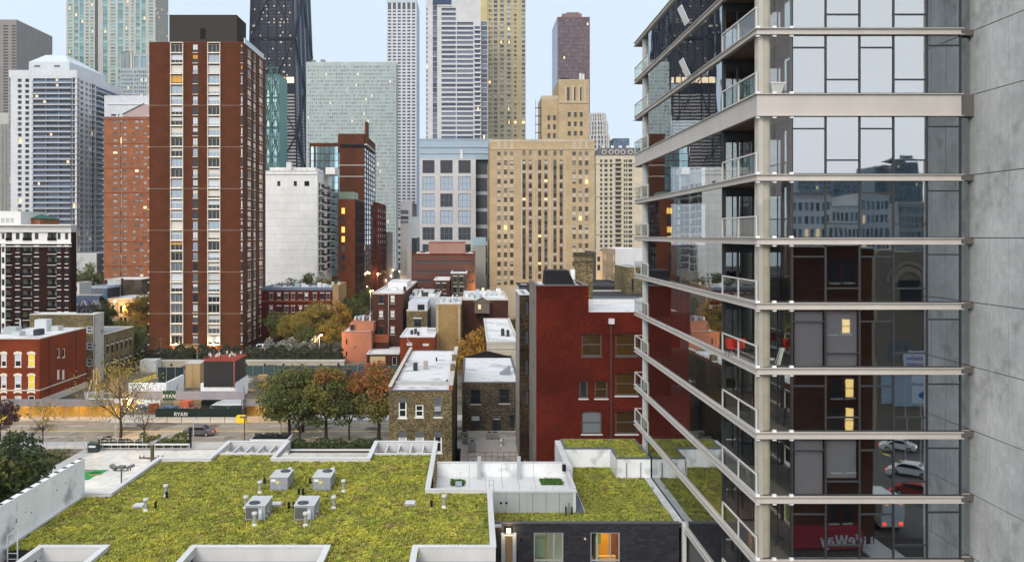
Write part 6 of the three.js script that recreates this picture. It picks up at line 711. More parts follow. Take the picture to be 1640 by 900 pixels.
  const Bk = bld('grey_brick_flat', 'grey-tan brick flat with white roof dormer between the red house and the tan block', 'house', 651, 684.5, 497, 198, 16, { cap: mat.stone, ph: .2, roof: mat.roofing }); { const b = Bk; winWall(b, 'front', brickM.common, [[b.X(663), b.X(674.5), b.Y(523), b.Y(510.5), { split: 2, frame: mat.charcoal, lintel: mat.cap, lh: .3 }]]); plain(b, 'right', mat.black); B(b.X(653), b.y1 + .05, -199.5, b.X(684), wy(484, 199), -212).mesh('roof_storey', wallM(.66, .72, .80), b.g); B(b.X(668), wy(497, 199), -199.49, b.X(679), wy(488, 199), -199.4).mesh('window', clearPane, b.g); }
  const wr = bld('white_roof_row', 'row of low buildings with bright white membrane roofs and scattered rooftop units', 'building', 655, 702, 475, 215, 30, { cap: mat.cap, ph: .3, roof: mat.cap }); plain(wr, 'front', wallM(.6, .66, .72)); const r3 = rng(77); for (let k = 0; k < 12; k++) B(wx(660 + r3() * 38, 222), wr.y1 + .02, -218 - r3() * 20, wx(660 + r3() * 38, 222), wr.y1 + .5 + r3(), -220 - r3() * 20).mesh('roof_unit', [mat.charcoal, mat.cap, mat.galv][k % 3], wr.g);
  const dk = bld('dark_gable_house', 'old dark brick house with a wooden gabled attic porch', 'house', 741, 814, 479, 196, 30, { cap: mat.stone, ph: .3, roof: mat.roofing }); { const b = dk; winWall(b, 'front', brickM.dark, [[b.X(764.5), b.X(770), b.Y(497), b.Y(487), { lit: 1, pane: palePane }]], { frame: mat.timber }); const g = new G(), X = (p) => wx(p, 193), Y = (p) => wy(p, 193); g.tri([X(759), Y(485), -193], [X(785), Y(485), -193], [X(772), Y(477), -193], [0, 0], [1, 0], [.5, 1]); g.quad([X(758), Y(485.6), -192.7], [X(772), Y(476.6), -192.7], [X(772), Y(476.6), -196], [X(758), Y(485.6), -196]); g.quad([X(772), Y(476.6), -192.7], [X(786), Y(485.6), -192.7], [X(786), Y(485.6), -196], [X(772), Y(476.6), -196]); g.mesh('gable', wallM(.22, .18, .14), b.g); B(X(760), Y(502), -193.1, X(784), Y(485.3), -196).mesh('attic_porch', wallM(.2, .16, .13), b.g); B(X(766), Y(495), -193.08, X(770), Y(488), -193).mesh('window', lit(1, .75, .42, .6), b.g); const r4 = rng(4); for (let k = 0; k < 7; k++) B(wx(744 + k * 9, 205), b.y1 + .02, -200 - r4() * 18, wx(750 + k * 9, 205), b.y1 + .6 + r4(), -202 - r4() * 18).mesh('roof_unit', [mat.cap, mat.galv, M(.4, .45, .5)][k % 3], b.g); }
  const wl = bld('white_low_roof', 'low building with a long white roof and cream front at the tall dark wall', 'building', 779.5, 832, 547, 142, 40, { cap: mat.stone, ph: .3, roof: mat.roofing }); { const b = wl; plain(b, 'front', wallM(.60, .55, .46)); plain(b, 'left', brickM.dark); for (const [a, c, h, z] of [[793, 796, .2, 4], [803, 808, 1.2, 10], [812, 816, 1.1, 9], [806, 815, .4, 22], [790, 795, .5, 26]]) B(wx(a, 142 + z), b.y1 + .02, -142 - z, wx(c, 142 + z), b.y1 + h, -144 - z).mesh('roof_unit', h > 1 ? mat.charcoal : mat.cap, b.g); fbox(new G(), b.front, b.x0, b.x1, b.y1 - 1, b.y1 - .75, .005, .15).mesh('string_course', mat.stone, b.g); for (let k = 0; k < 4; k++) fbox(new G(), b.front, b.x0 + 1, b.x1 - .4, b.y1 - 2.9 + k * .42, b.y1 - 2.55 + k * .42, .005, .06).mesh('siding_board', wallM(.66, .6, .5), b.g); }
}
{ // the two old brick houses behind the green roof
  const d = 84, b = bld('yellow_brick_house', 'old yellow-grey brick house with white sash windows and pale flat roof', 'house', 622.5, 723.5, 625, d, 29.5, { cap: M(.10, .10, .11, .7), ph: .12, roof: mat.roofing, pw: .25, t: .25 });
  const X = b.X, Y = b.Y, wf = M(.80, .80, .78, .5), hs = [[638, 651, 669, 636.5, { sash: .38 , top: 1 }], [665, 678, 668, 648.5, { sash: .5 }], [695, 707.5, 667.5, 636, { pane: M(.10, .10, .11, .5), frame: M(.16, .16, .17) }], [638, 651.5, 725, 691.5, { sash: .3, blind: .62, blindMat: palePane }], [665, 678.5, 725, 691.5, { sash: .3, blind: .62, blindMat: palePane }], [695, 707.5, 725, 691.5, { sash: .5 }], [638, 651, 780, 748, { sash: .5 }], [665, 678, 780, 748, { sash: .5 }]].map(([a, c, y0, y1, o]) => [X(a), X(c), Y(y0), Y(y1), { fw: .13, frame: wf, sill: wf, ...o }]); winWall(b, 'front', brickM.common, hs, { depth: .14 });
  for (const [a, c, y0, y1] of [[638, 651, 645, 636.5], [638, 651.5, 700.5, 691.5], [665, 678.5, 700.5, 691.5], [695, 707.5, 700.5, 691.5]]) fbox(new G(), b.front, X(a), X(c), Y(y0), Y(y1), -.14, -.03).mesh('transom_board', M(.10, .10, .11, .6), b.g); fbox(new G(), b.front, X(665), X(678), Y(675), Y(668.6), -.1, -.02).mesh('apron_board', M(.12, .12, .13, .6), b.g);
  const ac = new G(); fbox(ac, b.front, X(696), X(706.5), Y(658), Y(650.5), -.1, .3); ac.mesh('window_air_conditioner', mat.galv, b.g); plain(b, 'right', MT(BR.common, .92, { color: 0xd0cac0 })); plain(b, 'left', MT(BR.common, .92));
  const pw = new G(); pw.box(b.x1 - .32, b.y1 + .125, -d - .3, b.x1 + .08, b.y1 + .55, -b.d1); pw.box(b.x0 - .08, b.y1 + .125, -d - .3, b.x0 + .24, b.y1 + .42, -b.d1); pw.mesh('parapet_wall', MT(BR.orange, .9, { color: 0xfff0e8 }), b.g); const cp = new G(); cp.box(b.x1 - .36, b.y1 + .553, -d - .25, b.x1 + .12, b.y1 + .62, -b.d1); cp.box(b.x0 - .12, b.y1 + .423, -d - .25, b.x0 + .28, b.y1 + .49, -b.d1); cp.mesh('parapet_coping', mat.stone, b.g); for (const z of [9, 16.5]) B(b.x1 - .4, b.y1 + .2, -d - z, b.x1 + .15, b.y1 + 1.3, -d - z - .8).mesh('chimney', brickM.common, b.g);
  B(b.x0 + .3, b.y1 - .1, -d - 3.6, b.x1 - .4, b.y1 + .35, -d - 4).mesh('roof_step', wallM(.55, .57, .57), b.g); for (const [a, c, h, z, m] of [[661.5, 668, .9, 12.5, mat.charcoal], [678, 684.5, .95, 13.5, M(.35, .33, .30)], [648, 658, .35, 15.5, mat.galv]]) B(wx(a, d + z), b.y1 + .0, -d - z, wx(c, d + z), b.y1 + h, -d - z - .9).mesh('roof_unit', m, b.g); for (const [px, z] of [[652, 22], [699, 20], [632, 4], [716, 4]]) new G().cyl(wx(px, d + z), b.y1, -d - z, .1, b.y1 + .5).mesh('vent', mat.black, b.g); const ct = new G(); ct.bar([wx(647, d + 12), b.y1 + .1, -d - 12], [wx(662, d + 12), b.y1 + .12, -d - 12.4], .12); ct.mesh('conduit', mat.galv, b.g);
}
{
  const d = 105, b = bld('grey_brick_house', 'old grey-brown brick house with dark arched windows above a flat annex roof', 'house', 740, 832.5, 612, d, 22, { cap: M(.12, .12, .12, .7), ph: .15, roof: mat.roofing, pw: .25, t: .25 });
  const X = b.X, Y = b.Y, bm = MT(BR.grey, .92, { color: 0xffffff }), hs = [[753.5, 770, 647, 624], [799.5, 816, 646, 623.5], [754, 769, 687, 665.5, { blind: .4, blindMat: palePane }], [788, 803, 691, 665.5, { blind: .28, blindMat: palePane, name: 'door' }], [815.5, 824, 684, 664.5, {}]].map(([a, c, y0, y1, o]) => [X(a), X(c), Y(y0), Y(y1), { frame: mat.charcoal, fw: .1, sash: .5, sill: y0 < 650 ? mat.stone : null, lintel: bm, arch: .2, lh: .22, ...(o ?? {}) }]); winWall(b, 'front', bm, hs, { depth: .16 }); plain(b, 'left', brickM.grey); plain(b, 'right', brickM.grey);
  const gb = new G(); gb.box(b.x0, b.y1 + .0, -b.d1 + .4, b.x1, b.y1 + .3, -b.d1); gb.tri([b.x0 + .5, b.y1 + .3, -b.d1 + .3], [b.x1 - .5, b.y1 + .3, -b.d1 + .3], [(b.x0 + b.x1) / 2, b.y1 + 1.1, -b.d1 + .3], [0, 0], [1, 0], [.5, 1]); gb.mesh('rear_gable', mat.black, b.g); const sk = new G(), x = X(803), x2 = X(821), y = b.y1, z = -d - 6; sk.quad([x, y + .02, z], [x2, y + 1.1, z], [x2, y + 1.1, z - 2], [x, y + .02, z - 2]); sk.tri([x, y + .02, z], [x2, y + .02, z], [x2, y + 1.1, z], [0, 0], [1, 0], [1, 1]); sk.quad([x2, y, z], [x2, y, z - 2], [x2, y + 1.1, z - 2], [x2, y + 1.1, z]); sk.mesh('roof_hatch', M(.22, .27, .33, .5), b.g);
  const a = bld('flat_annex', 'flat-roofed annex with condensers and a mushroom vent below the grey brick house', 'building', 737.5, 843, 742, 90, 14.9, { cap: mat.stone, ph: .12, roof: MT(T.roofing, .9, { color: 0xd0ccc4 }), pw: .2 }); plain(a, 'front', brickM.grey); plain(a, 'left', brickM.orange); plain(a, 'right', brickM.grey);
  const cd = (px, py, w, h, l) => { const D = dg(py, CAMH - a.y1), o = thing('condenser_unit', l, 'condenser', [wx(px, D), a.y1, -D], 'condensers on the annex roof'); B(wx(px, D) - w / 2, a.y1 + .12, -D, wx(px, D) + w / 2, a.y1 + h, -D - w).mesh('housing', M(.24, .25, .25, .6, { map: T.stripes }), o); B(wx(px, D) - w / 2 - .03, a.y1 + h + .002, -D + .03, wx(px, D) + w / 2 + .03, a.y1 + h + .06, -D - w - .03).mesh('lid', wallM(.45, .46, .46), o); for (const s of [-1, 1]) B(wx(px, D) + s * w * .4 - .05, a.y1, -D, wx(px, D) + s * w * .4 + .05, a.y1 + .118, -D - w).mesh('foot', mat.charcoal, o); new G().cyl(wx(px, D), a.y1 + h + .062, -D - w / 2, w * .36, a.y1 + h + .1).mesh('fan_grille', mat.black, o); };
  cd(784, 704, .75, .75, 'left box condenser of the close pair on the annex roof'); cd(793.5, 704, .75, .75, 'right box condenser of the close pair on the annex roof'); cd(745.5, 712, .8, .8, 'condenser at the left edge of the annex roof, nearer of two'); cd(744, 704, .9, .85, 'condenser at the left edge of the annex roof, farther of two'); cd(756, 725, .85, 1.2, 'tall grey condenser standing in front of the others on the annex roof');
  const D = dg(713, CAMH - a.y1), mv = thing('mushroom_vent', 'silver mushroom vent on the right half of the annex roof', 'roof vent', [wx(803, D), a.y1, -D]); new G().cyl(wx(803, D), a.y1, -D, .38, a.y1 + .12, .34).mesh('curb', mat.galv, mv); new G().cyl(wx(803, D), a.y1 + .12, -D, .2, a.y1 + .6).mesh('stack', mat.steel, mv); new G().cyl(wx(803, D), a.y1 + .6, -D, .4, a.y1 + .85, .12).mesh('hood', mat.steel, mv);
  const rl = thing('roof_railing', 'thin brown railing along the near edge of the annex roof', 'railing', [wx(790, 91), a.y1, -91]); for (let k = 0; k < 10; k++) B(wx(749 + k * 9.6, 91), a.y1, -91, wx(749 + k * 9.6, 91) + .05, a.y1 + 1.1, -91.05).mesh('post', mat.rust, rl); for (const y of [.55, 1.05]) B(wx(749, 91), a.y1 + y, -91.06, wx(836, 91), a.y1 + y + .04, -91.1).mesh('rail', mat.rust, rl);
}
{ // big dark red building and its neighbour
  const d = 80, b = bld('dark_red_blank_building', 'tall dark red brick building with dark arched windows and a downpipe by the glass tower', 'building', 859, 1075, 458, d, 9.8, { cap: mat.stone, ph: .1, roof: mat.roofing, pw: .25, t: .25, y0: 0 }); scene.remove(b.g); counts.dark_red_blank_building--;
  // stepped front: tall left part, lower right part
  const o = thing('dark_red_brick_building', 'tall dark red brick building with dark arched windows and a downpipe by the glass tower', 'building', [wx(930, d), 0, -d]), x0 = b.x0, xs = wx(943, d), x1 = wx(1090, d), yt = wy(458, d), yl = wy(500, d), f = FZ(-d), X = (p) => wx(p, d), Y = (p) => wy(p, d), dm = MT(BR.deep, .92, { color: 0xe0d8d0 });
  B(x0 + .25, yl, -d - .3, xs, yt - .3, -d - 9.8).mesh('core_wall', mat.core, o); B(x0 + .26, 0, -d - .3, x1, yl - .1, -d - 9.7).mesh('core_wall', mat.core, o); B(xs, 0, -d - 9.8, x1, yl - .1, -d - 22).mesh('core_wall', mat.core, o); const wb = M(.09, .08, .075, .5), hs = [[932, 964, 570.5, 534], [986, 1022, 570.5, 534], [928, 941.5, 638, 609.5], [953, 973.5, 638, 609.5], [986, 1022, 633.5, 596.5], [932, 964, 695, 658.5], [986, 1022, 695, 658.5]].map(([a, c, y0, y1], i) => [X(a), X(c), Y(y0), Y(y1), { pane: i === 5 ? M(.16, .18, .19, .2) : [M(.05, .03, .012, .08), M(.065, .035, .012, .08), clearPane][i % 3] }]);
  const g = new G(); wallFace(g, f, x0, x1, 0, yl, hs, .2); wallFace(g, f, x0, xs, yl, yt, [], 0); g.mesh('wall', dm, o); for (const [i, q] of hs.entries()) win(o, f, q[0], q[1], q[2], q[3], { depth: .17, fw: .12, sash: i === 2 ? 0 : .5, frame: wb, sill: i > 1 ? mat.cap : wb, lintel: dm, arch: .18, lh: .2, ...q[4] });
  const l = new G(); wallFace(l, FX(x0, -1), d, d + 9.8, 0, yt, [], 0); l.mesh('side_wall', MT(T.weathered, .95, { color: 0x8c8078 }), o); const sw = new G(); wallFace(sw, FX(xs, 1), d, d + 9.8, yl, yt, [], 0); sw.mesh('side_wall', dm, o);
  B(x0 + .3, yt - .28, -d - .3, xs - .3, yt - .15, -d - 9.7).mesh('roof', mat.roofing, o); const cp = new G(); cp.box(x0 - .04, yt + .002, -d + .05, xs + .04, yt + .09, -d - .35); cp.box(x0 - .04, yt + .002, -d - .35, x0 + .35, yt + .09, -d - 9.8); cp.box(xs - .35, yt + .002, -d - .35, xs + .04, yt + .09, -d - 9.8); cp.mesh('coping', wallM(.25, .2, .19), o); const pb = new G(); pb.box(x0, yt - .4, -d - .01, xs, yt, -d - .3); pb.box(x0 + .01, yt - .4, -d - .3, x0 + .3, yt, -d - 9.8); pb.mesh('parapet', dm, o);
  B(xs + .02, yl - .09, -d - .02, x1, yl + .02, -d - 11).mesh('roof', mat.roofing, o); B(xs + .02, yl + .022, -d - 9.8, x1, yl + .5, -d - 10.2).mesh('roof_step', mat.cap, o);
  const hb = thing('roof_bulkhead', 'black sloped bulkhead on the roof of the dark red building', 'bulkhead', [X(897), yt, -d - 4]); { const q = new G(), z = -d - 3, zz = -d - 7, A = wx(874, d + 3), C = wx(922, d + 3), hh = wy(434, d + 3), y0 = yt - .14, e = .45; const lo = [[A, y0, z], [C, y0, z], [C, y0, zz], [A, y0, zz]], hi = [[A + .1, hh, z - .4], [C - e - .2, hh, z - .4], [C - e - .2, hh, zz + .4], [A + .1, hh, zz + .4]]; for (let k = 0; k < 4; k++) q.quad(lo[k], lo[(k + 1) % 4], hi[(k + 1) % 4], hi[k]); q.quad(...hi); q.mesh('shell', M(.012, .013, .016, .8), hb); B(A, y0 + .02, z + .02, C, y0 + .16, z + .12).mesh('flashing', mat.charcoal, hb); B(hi[0][0], hh + .002, z - .42, hi[1][0], hh + .05, zz + .38).mesh('ridge_cap', mat.charcoal, hb); }
  const ch = thing('brick_chimney', 'broad speckled brick chimney rising behind the dark red building', 'chimney', [X(936), 0, -d - 10.5]); { const D = d + 10.5, a = wx(922, D), c = wx(950, D); B(a, 0, -D, c, wy(409, D), -D - 1.3).mesh('stack', brickM.common, ch); B(a - .12, wy(409, D) + .002, -D + .12, c + .12, wy(404.5, D), -D - 1.42).mesh('cap', MT(BR.grey), ch); B(a - .06, wy(420, D), -D + .06, c + .06, wy(418.5, D), -D - 1.36).mesh('band', MT(BR.grey), ch); B(a - .45, 0, -D - .2, a - .02, wy(432, D), -D - 1.2).mesh('flue_side', MT(T.weathered), ch); }
  const dp = new G(); dp.tube([[X(979), 0, -d + .12], [X(979), Y(519), -d + .12]], .11, 8); dp.mesh('downpipe', M(.07, .025, .022, .5), o); B(X(974.5), Y(518.5), -d + .02, X(983.5), Y(510), -d + .4).mesh('rainwater_head', mat.cap, o);
  // buildings just behind, at right
  const n1 = bld('stone_parapet_building', 'low stone parapet building behind the white roof of the dark red building', 'building', 950, 1060, 476.5, 103, 14, { cap: mat.stone, roof: mat.tar, ph: .2 }); plain(n1, 'front', brickM.common); const n2 = bld('tar_roof_building', 'dark tar-roofed building below the glowing street', 'building', 948, 1008, 458, 128, 18, { cap: mat.tar, ph: .25, roof: mat.tar }); plain(n2, 'front', mat.tar); const n3 = bld('tan_tower_corner', 'narrow tan brick building with two dark windows at the glass tower edge', 'building', 1005, 1030, 427, 112, 10, { cap: mat.stone, ph: .1 }); winWall(n3, 'front', brickM.common, [[n3.X(1012), n3.X(1015.5), n3.Y(467), n3.Y(447)]], { frame: mat.charcoal }); plain(n3, 'left', brickM.common);
  const wv = bld('white_blank_block', 'white blank-walled block below the cream mansard building', 'building', 986, 1040, 398, 260, 26, { cap: mat.cap, roof: mat.roofing }); plain(wv, 'front', wallM(.72, .76, .80)); facade(wv.g, wv.left, wv.d, wv.d1, 0, wv.y1, grid(reg(wv.d + 1, wv.d + 25, 6, .4), reg(2, wv.y1 - 1, 6, .6)), wallM(.62, .50, .36), { lit: .4, litMat: litWarm }); const ww = bld('cream_street_house', 'cream stone house with arched window beside the glowing street', 'house', 955, 965, 402, 240, 26, { cap: mat.limestone }); winWall(ww, 'front', wallM(.62, .48, .32), [[ww.X(957), ww.X(961.5), ww.Y(419), ww.Y(411), { arch: .2, lintel: mat.limestone }], [ww.X(957), ww.X(961.5), ww.Y(433), ww.Y(424), {}]], { frame: mat.charcoal }); plain(ww, 'right', wallM(.5, .4, .3));
  const e = bld('stone_slot_building', 'narrow dark rubble stone building with stacked windows left of the dark red building', 'building', 832, 849, 471, 91, 8, { cap: mat.cap, ph: .12, t: .2 }); const ws = []; for (let k = 0; k < 4; k++) ws.push([e.X(841), e.X(847), e.Y(552 + k * 48 - 48), e.Y(529 + k * 48 - 48), { frame: mat.black }]); winWall(e, 'front', MT(BR.grey, .95, { color: 0xb0a494 }), ws, { depth: .3 }); { const q = new G(); wallFace(q, e.left, e.d, e.d1, 0, e.y1, [], 0); q.mesh('wall', MT(T.weathered, .95, { color: 0xa8a098 }), e.g); } const e2 = bld('black_roof_shed', 'black rooftop shed behind the narrow stone building', 'shed', 831, 852, 457, 99.5, 6, { cap: mat.black, ph: .1 }); plain(e2, 'front', M(.03, .032, .045, .6)); plain(e2, 'left', mat.stone);
}
// ---------------------------------------------------------------- trees and hedges
const barkM = M(.075, .06, .048, .95, { map: T.grime });
const leafM = new THREE.MeshStandardMaterial({ vertexColors: true, roughness: .8, side: THREE.DoubleSide });
// in the tree's own axes: trunk with limbs, and a crown of leaf clumps
function treeParts(seed, o) {
  const r = rng(seed), h = o.h, cr = o.r, cy = o.cy ?? h * .62, ch = o.ch ?? h * .38, tr = o.tr ?? h * .022, tk = new G(), tips = [];
  const limb = (p, dir, len, rad, lvl) => { const pts = [p], rs = [rad]; let q = p, dd = dir.slice(); const n = 4; for (let i = 0; i < n; i++) { dd = dd.map((c, k) => c + (r() - .5) * .35 + (k === 1 ? .05 : 0)); const L = Math.hypot(...dd); dd = dd.map((c) => c / L); q = q.map((c, k) => c + dd[k] * len / n); pts.push(q); rs.push(rad * (1 - (i + 1) / n * .7)); } tk.tube(pts, rs, lvl < 2 ? 6 : 4, false); tips.push(q, pts[2], pts[3]);
    if (lvl < (o.lvl ?? 3)) { const m = o.kids ?? 3; for (let k = 0; k < m; k++) { const s = pts[2 + Math.floor(r() * 3)], a = r() * 6.28, up = .25 + r() * .6; limb(s, [Math.cos(a) * (1 - up * .5) + dd[0] * .5, up, Math.sin(a) * (1 - up * .5) + dd[2] * .5], len * (.55 + r() * .2), rad * .5, lvl + 1); } } };
  const fork = cy - ch * (o.fork ?? .75); tk.tube([[0, -.3, 0], [tr * .5, fork * .5, 0], [0, fork, 0]], [tr * 1.25, tr, tr * .85], 8, false);
  for (let k = 0; k < (o.limbs ?? 5); k++) { const a = k / (o.limbs ?? 5) * 6.28 + r(), up = .6 + r() * .8; limb([0, fork - .1 - r() * .4, 0], [Math.cos(a) * .8, up, Math.sin(a) * .8], Math.min(cr, ch) * (.85 + r() * .4), tr * .6, 1); }
  limb([0, fork - .1, 0], [0, 1, 0], ch * 1.2, tr * .7, 1);
  const lf = new G(), N = o.n ?? 4200, cl = []; const nc = o.clumps ?? 60;
  for (let k = 0; k < nc; k++) { let x, y, z; do { x = r() * 2 - 1; y = r() * 2 - 1; z = r() * 2 - 1; } while (x * x + y * y + z * z > 1 || x * x + y * y + z * z < .12); const wob = .82 + r() * .3; const c = [x * cr * wob, cy + y * ch * wob, z * cr * wob]; const up = y * .5 + .5; cl.push([c, (.16 + r() * .14) * cr + .25, o.col(up, x, r)]); }
  if (o.onTips) for (let k = 0; k < tips.length; k += o.onTips) cl.push([tips[k], .35 + r() * .4, o.col(.5, 0, r)]);
  for (let k = 0; k < N; k++) { const c = cl[Math.floor(r() * cl.length)], a = r() * 6.28, e = Math.acos(r() * 2 - 1), q = Math.cbrt(r()) * c[1], x = c[0][0] + q * Math.sin(e) * Math.cos(a), y = c[0][1] + q * Math.cos(e) * .75, z = c[0][2] + q * Math.sin(e) * Math.sin(a), s = (o.leaf ?? .17) * (.6 + r() * .8), b = r() * 6.28, t = (r() - .5) * 2.2; const ux = Math.cos(b) * s, uz = Math.sin(b) * s, vx = -Math.sin(b) * Math.sin(t) * s, vy = Math.cos(t) * s, vz = Math.cos(b) * Math.sin(t) * s, j = .72 + r() * .56; lf.col = c[2].map((v) => v * j);
    lf.quad([x - ux * .6, y, z - uz * .6], [x + vx * .1, y - vy * .6, z + vz * .1], [x + ux, y + vy * .2, z + uz], [x + vx, y + vy, z + vz]); }
  return { trunk: tk.geo(), crown: N ? lf.geo() : null };
}
const lerp3 = (a, b, t) => a.map((v, i) => v + (b[i] - v) * t);
const GREEN = [.062, .092, .020], DKGREEN = [.026, .046, .015], OLIVE = [.125, .125, .026], YEL = [.30, .21, .03], ORG = [.28, .105, .02], RED = [.21, .05, .02], GOLD = [.34, .20, .02];
const kinds = {
  green: { h: 10.6, r: 4.7, n: 10000, clumps: 90, leaf: .19, col: (u, x, r) => r() < .14 ? lerp3(OLIVE, YEL, r() * .7) : lerp3(GREEN, OLIVE, r() * .6) },
  green_orange: { h: 10.4, r: 4.5, n: 9000, clumps: 80, leaf: .19, col: (u, x, r) => r() < (u - .6) * 1.3 ? lerp3(ORG, OLIVE, r() * .6) : r() < .15 ? lerp3(OLIVE, YEL, r() * .6) : lerp3(GREEN, OLIVE, r() * .7) },
  orange_top: { h: 10.2, r: 4.5, n: 9000, clumps: 80, leaf: .19, col: (u, x, r) => r() < (u - .42) * 1.3 ? lerp3(ORG, RED, r() * .4) : lerp3(OLIVE, YEL, r() * .35) },
  red: { h: 9, r: 2.6, n: 2600, clumps: 34, col: (u, x, r) => lerp3(RED, ORG, r() * .4) },
  gold: { h: 11, r: 4.6, n: 5000, leaf: .22, col: (u, x, r) => lerp3(lerp3(GOLD, OLIVE, .25), OLIVE, r() * .8) },
  amber: { h: 9, r: 3.6, n: 4200, leaf: .2, col: (u, x, r) => lerp3(GOLD, ORG, r() * .8) },
  olive: { h: 11, r: 4.4, n: 4200, leaf: .24, col: (u, x, r) => lerp3(OLIVE, GREEN, r()) },
  sparse: { h: 12.2, r: 6.2, n: 2100, clumps: 70, lvl: 3, kids: 3, tr: .2, fork: .9, leaf: .14, col: (u, x, r) => lerp3(YEL, OLIVE, r() * .6) },
  sapling: { h: 7, r: 2.4, n: 420, clumps: 26, lvl: 3, kids: 2, tr: .09, leaf: .13, col: (u, x, r) => lerp3(YEL, OLIVE, r() * .7) },
  bare: { h: 6.2, r: 2.4, n: 0, lvl: 4, kids: 3, tr: .14, cy: 3.8, ch: 2.2, fork: .9, col: () => OLIVE },
  thin: { h: 8, r: 3.2, n: 500, clumps: 40, lvl: 4, kids: 3, tr: .15, leaf: .14, col: (u, x, r) => lerp3(OLIVE, DKGREEN, r()) },
  conifer: { h: 13, r: 3.6, n: 9000, clumps: 110, cy: 6.8, ch: 6.2, leaf: .2, tr: .25, fork: .6, limbs: 3, lvl: 2, col: (u, x, r) => x > .2 && r() < .4 ? lerp3(OLIVE, GREEN, r() * .6) : lerp3(DKGREEN, GREEN, r() * .5) },
  plum: { h: 6, r: 2.2, n: 1800, clumps: 30, leaf: .16, col: (u, x, r) => lerp3([.09, .035, .04], [.05, .02, .025], r()) },
};
const built = {};
function tree(kind, x, d, scale, label, ry = 0, y = 0, sy = 1, grp) {
  const k = built[kind] ??= treeParts(500 + kind.length * 37 + kind.charCodeAt(0), kinds[kind]), name = { conifer: 'evergreen_tree', bare: 'bare_tree', sapling: 'young_tree', plum: 'plum_tree' }[kind] ?? 'autumn_tree';
  const o = thing(name, label, 'tree', [x, y, -d], grp); o.rotation.y = ry; o.scale.set(scale, scale * sy, scale); sub('trunk', o, k.trunk, barkM); if (k.crown) sub('crown', o, k.crown, leafM).userData.kind = 'stuff'; return o;
}
const at = (px, py) => { const d = F * CAMH / (py - HY); return [wx(px, d), d]; };
tree('green', ...at(462, 706), 1.02, 'round full green tree nearest the white kiosk across the street', .5);
tree('red', wx(484, 124), 124, 1.05, 'small dark red tree between the green trees behind the street hedge', 1, 0, 1);
tree('green_orange', ...at(522, 704), 1.0, 'green tree with orange top in the middle of the street hedge row', 2);
tree('orange_top', ...at(606, 702), 1.06, 'orange-topped tree at the left wall of the yellow brick house', .9);
tree('bare', ...at(479, 707), 1.0, 'bare little tree in front of the round green tree', .3); tree('thin', ...at(559, 705), 1.0, 'thin half-bare tree between the green and the orange tree', 2.2);
tree('sparse', ...at(192, 706), 1.0, 'tall sparse yellow street tree before the construction site', .4); tree('bare', ...at(230, 703), .85, 'bare bushy tree right of the sparse yellow street tree', 1.7); tree('sapling', ...at(67, 713), 1.0, 'slim young street tree with few yellow leaves at lower left', .2);
tree('conifer', wx(-16, 62), 62, 1.22, 'dark green tree at the left edge beside the concrete panel wall', 0, 0, .92); tree('conifer', wx(8, 74), 74, .95, 'smaller lighter green tree behind the dark tree at left edge', 2.6); tree('plum', wx(-2, 118), 118, 1.05, 'dark plum-leaved tree at the left edge by the street', 0);
tree('gold', wx(506, 218), 218, 1.12, 'golden autumn tree before the red row houses, the largest', .2); tree('gold', wx(472, 212), 212, .92, 'golden olive tree left of the largest golden tree', 1.4); tree('amber', wx(541, 224), 224, 1.25, 'amber tree at the end wall of the red row houses', .6); tree('olive', wx(444, 222), 222, .86, 'olive green tree at the corner of the tall brick tower', 2); tree('olive', wx(490, 205), 205, .7, 'low olive tree in front of the golden trees', 3); tree('gold', wx(530, 205), 205, .8, 'smaller golden tree nearest the pink building', 2.5);
for (const [i, [px, s, k, l]] of [[437, 1, 'olive', 'first olive tree from the left at the foot of the white block'], [457, 1.05, 'green', 'second tree from the left at the foot of the white block'], [478, 1.15, 'olive', 'third tree from the left at the foot of the white block'], [499, 1.3, 'olive', 'tallest olive tree at the foot of the white block'], [517, 1.15, 'gold', 'golden tree at the foot of the white block'], [534, 1.1, 'olive', 'rightmost olive tree at the foot of the white block']].entries()) tree(k, wx(px, 288), 288, s * 1.18, l, i * 1.3);
tree('green', wx(559, 240), 240, 1.1, 'dark green tree at the corner of the lit street and the row houses', 1); tree('green', wx(606, 300), 300, .8, 'green street tree on the left side of the lit street', 2); tree('olive', wx(585, 300), 300, 1.0, 'olive street tree near the orange brick office', .4);
tree('olive', wx(137, 330), 330, 1.7, 'tall spreading olive tree between the brown apartments and the orange slab', .8); tree('gold', wx(230, 245), 245, 1.15, 'golden tree against the left corner of the tall brick tower', .4); tree('olive', wx(163, 232), 232, 1.05, 'olive tree before the bay-fronted greystone house', 1.1); tree('olive', wx(125, 236), 236, .75, 'low green tree beneath the blue gabled house', 2); tree('amber', wx(222, 220), 220, .95, 'rusty amber tree at the left foot of the tall brick tower', 1.9); tree('olive', wx(205, 190), 190, .95, 'dark olive tree behind the tan row building', 3); tree('thin', wx(232, 196), 196, .9, 'thin bare tree at the left foot of the tall brick tower', .7);
tree('amber', wx(757, 158), 158, 1.15, 'glowing orange tree between the two old brick houses', .3); tree('amber', wx(773, 172), 172, 1.1, 'orange tree behind the gabled roof of the grey brick house', 1.6); tree('gold', wx(677, 246), 246, .95, 'yellow tree at the foot of the red low office', 1.2); tree('thin', wx(800, 205), 205, 1.2, 'thin brown tree beside the dark gabled house', .5); tree('gold', wx(823, 210), 210, .8, 'small yellowish tree at the narrow stone building', .5);
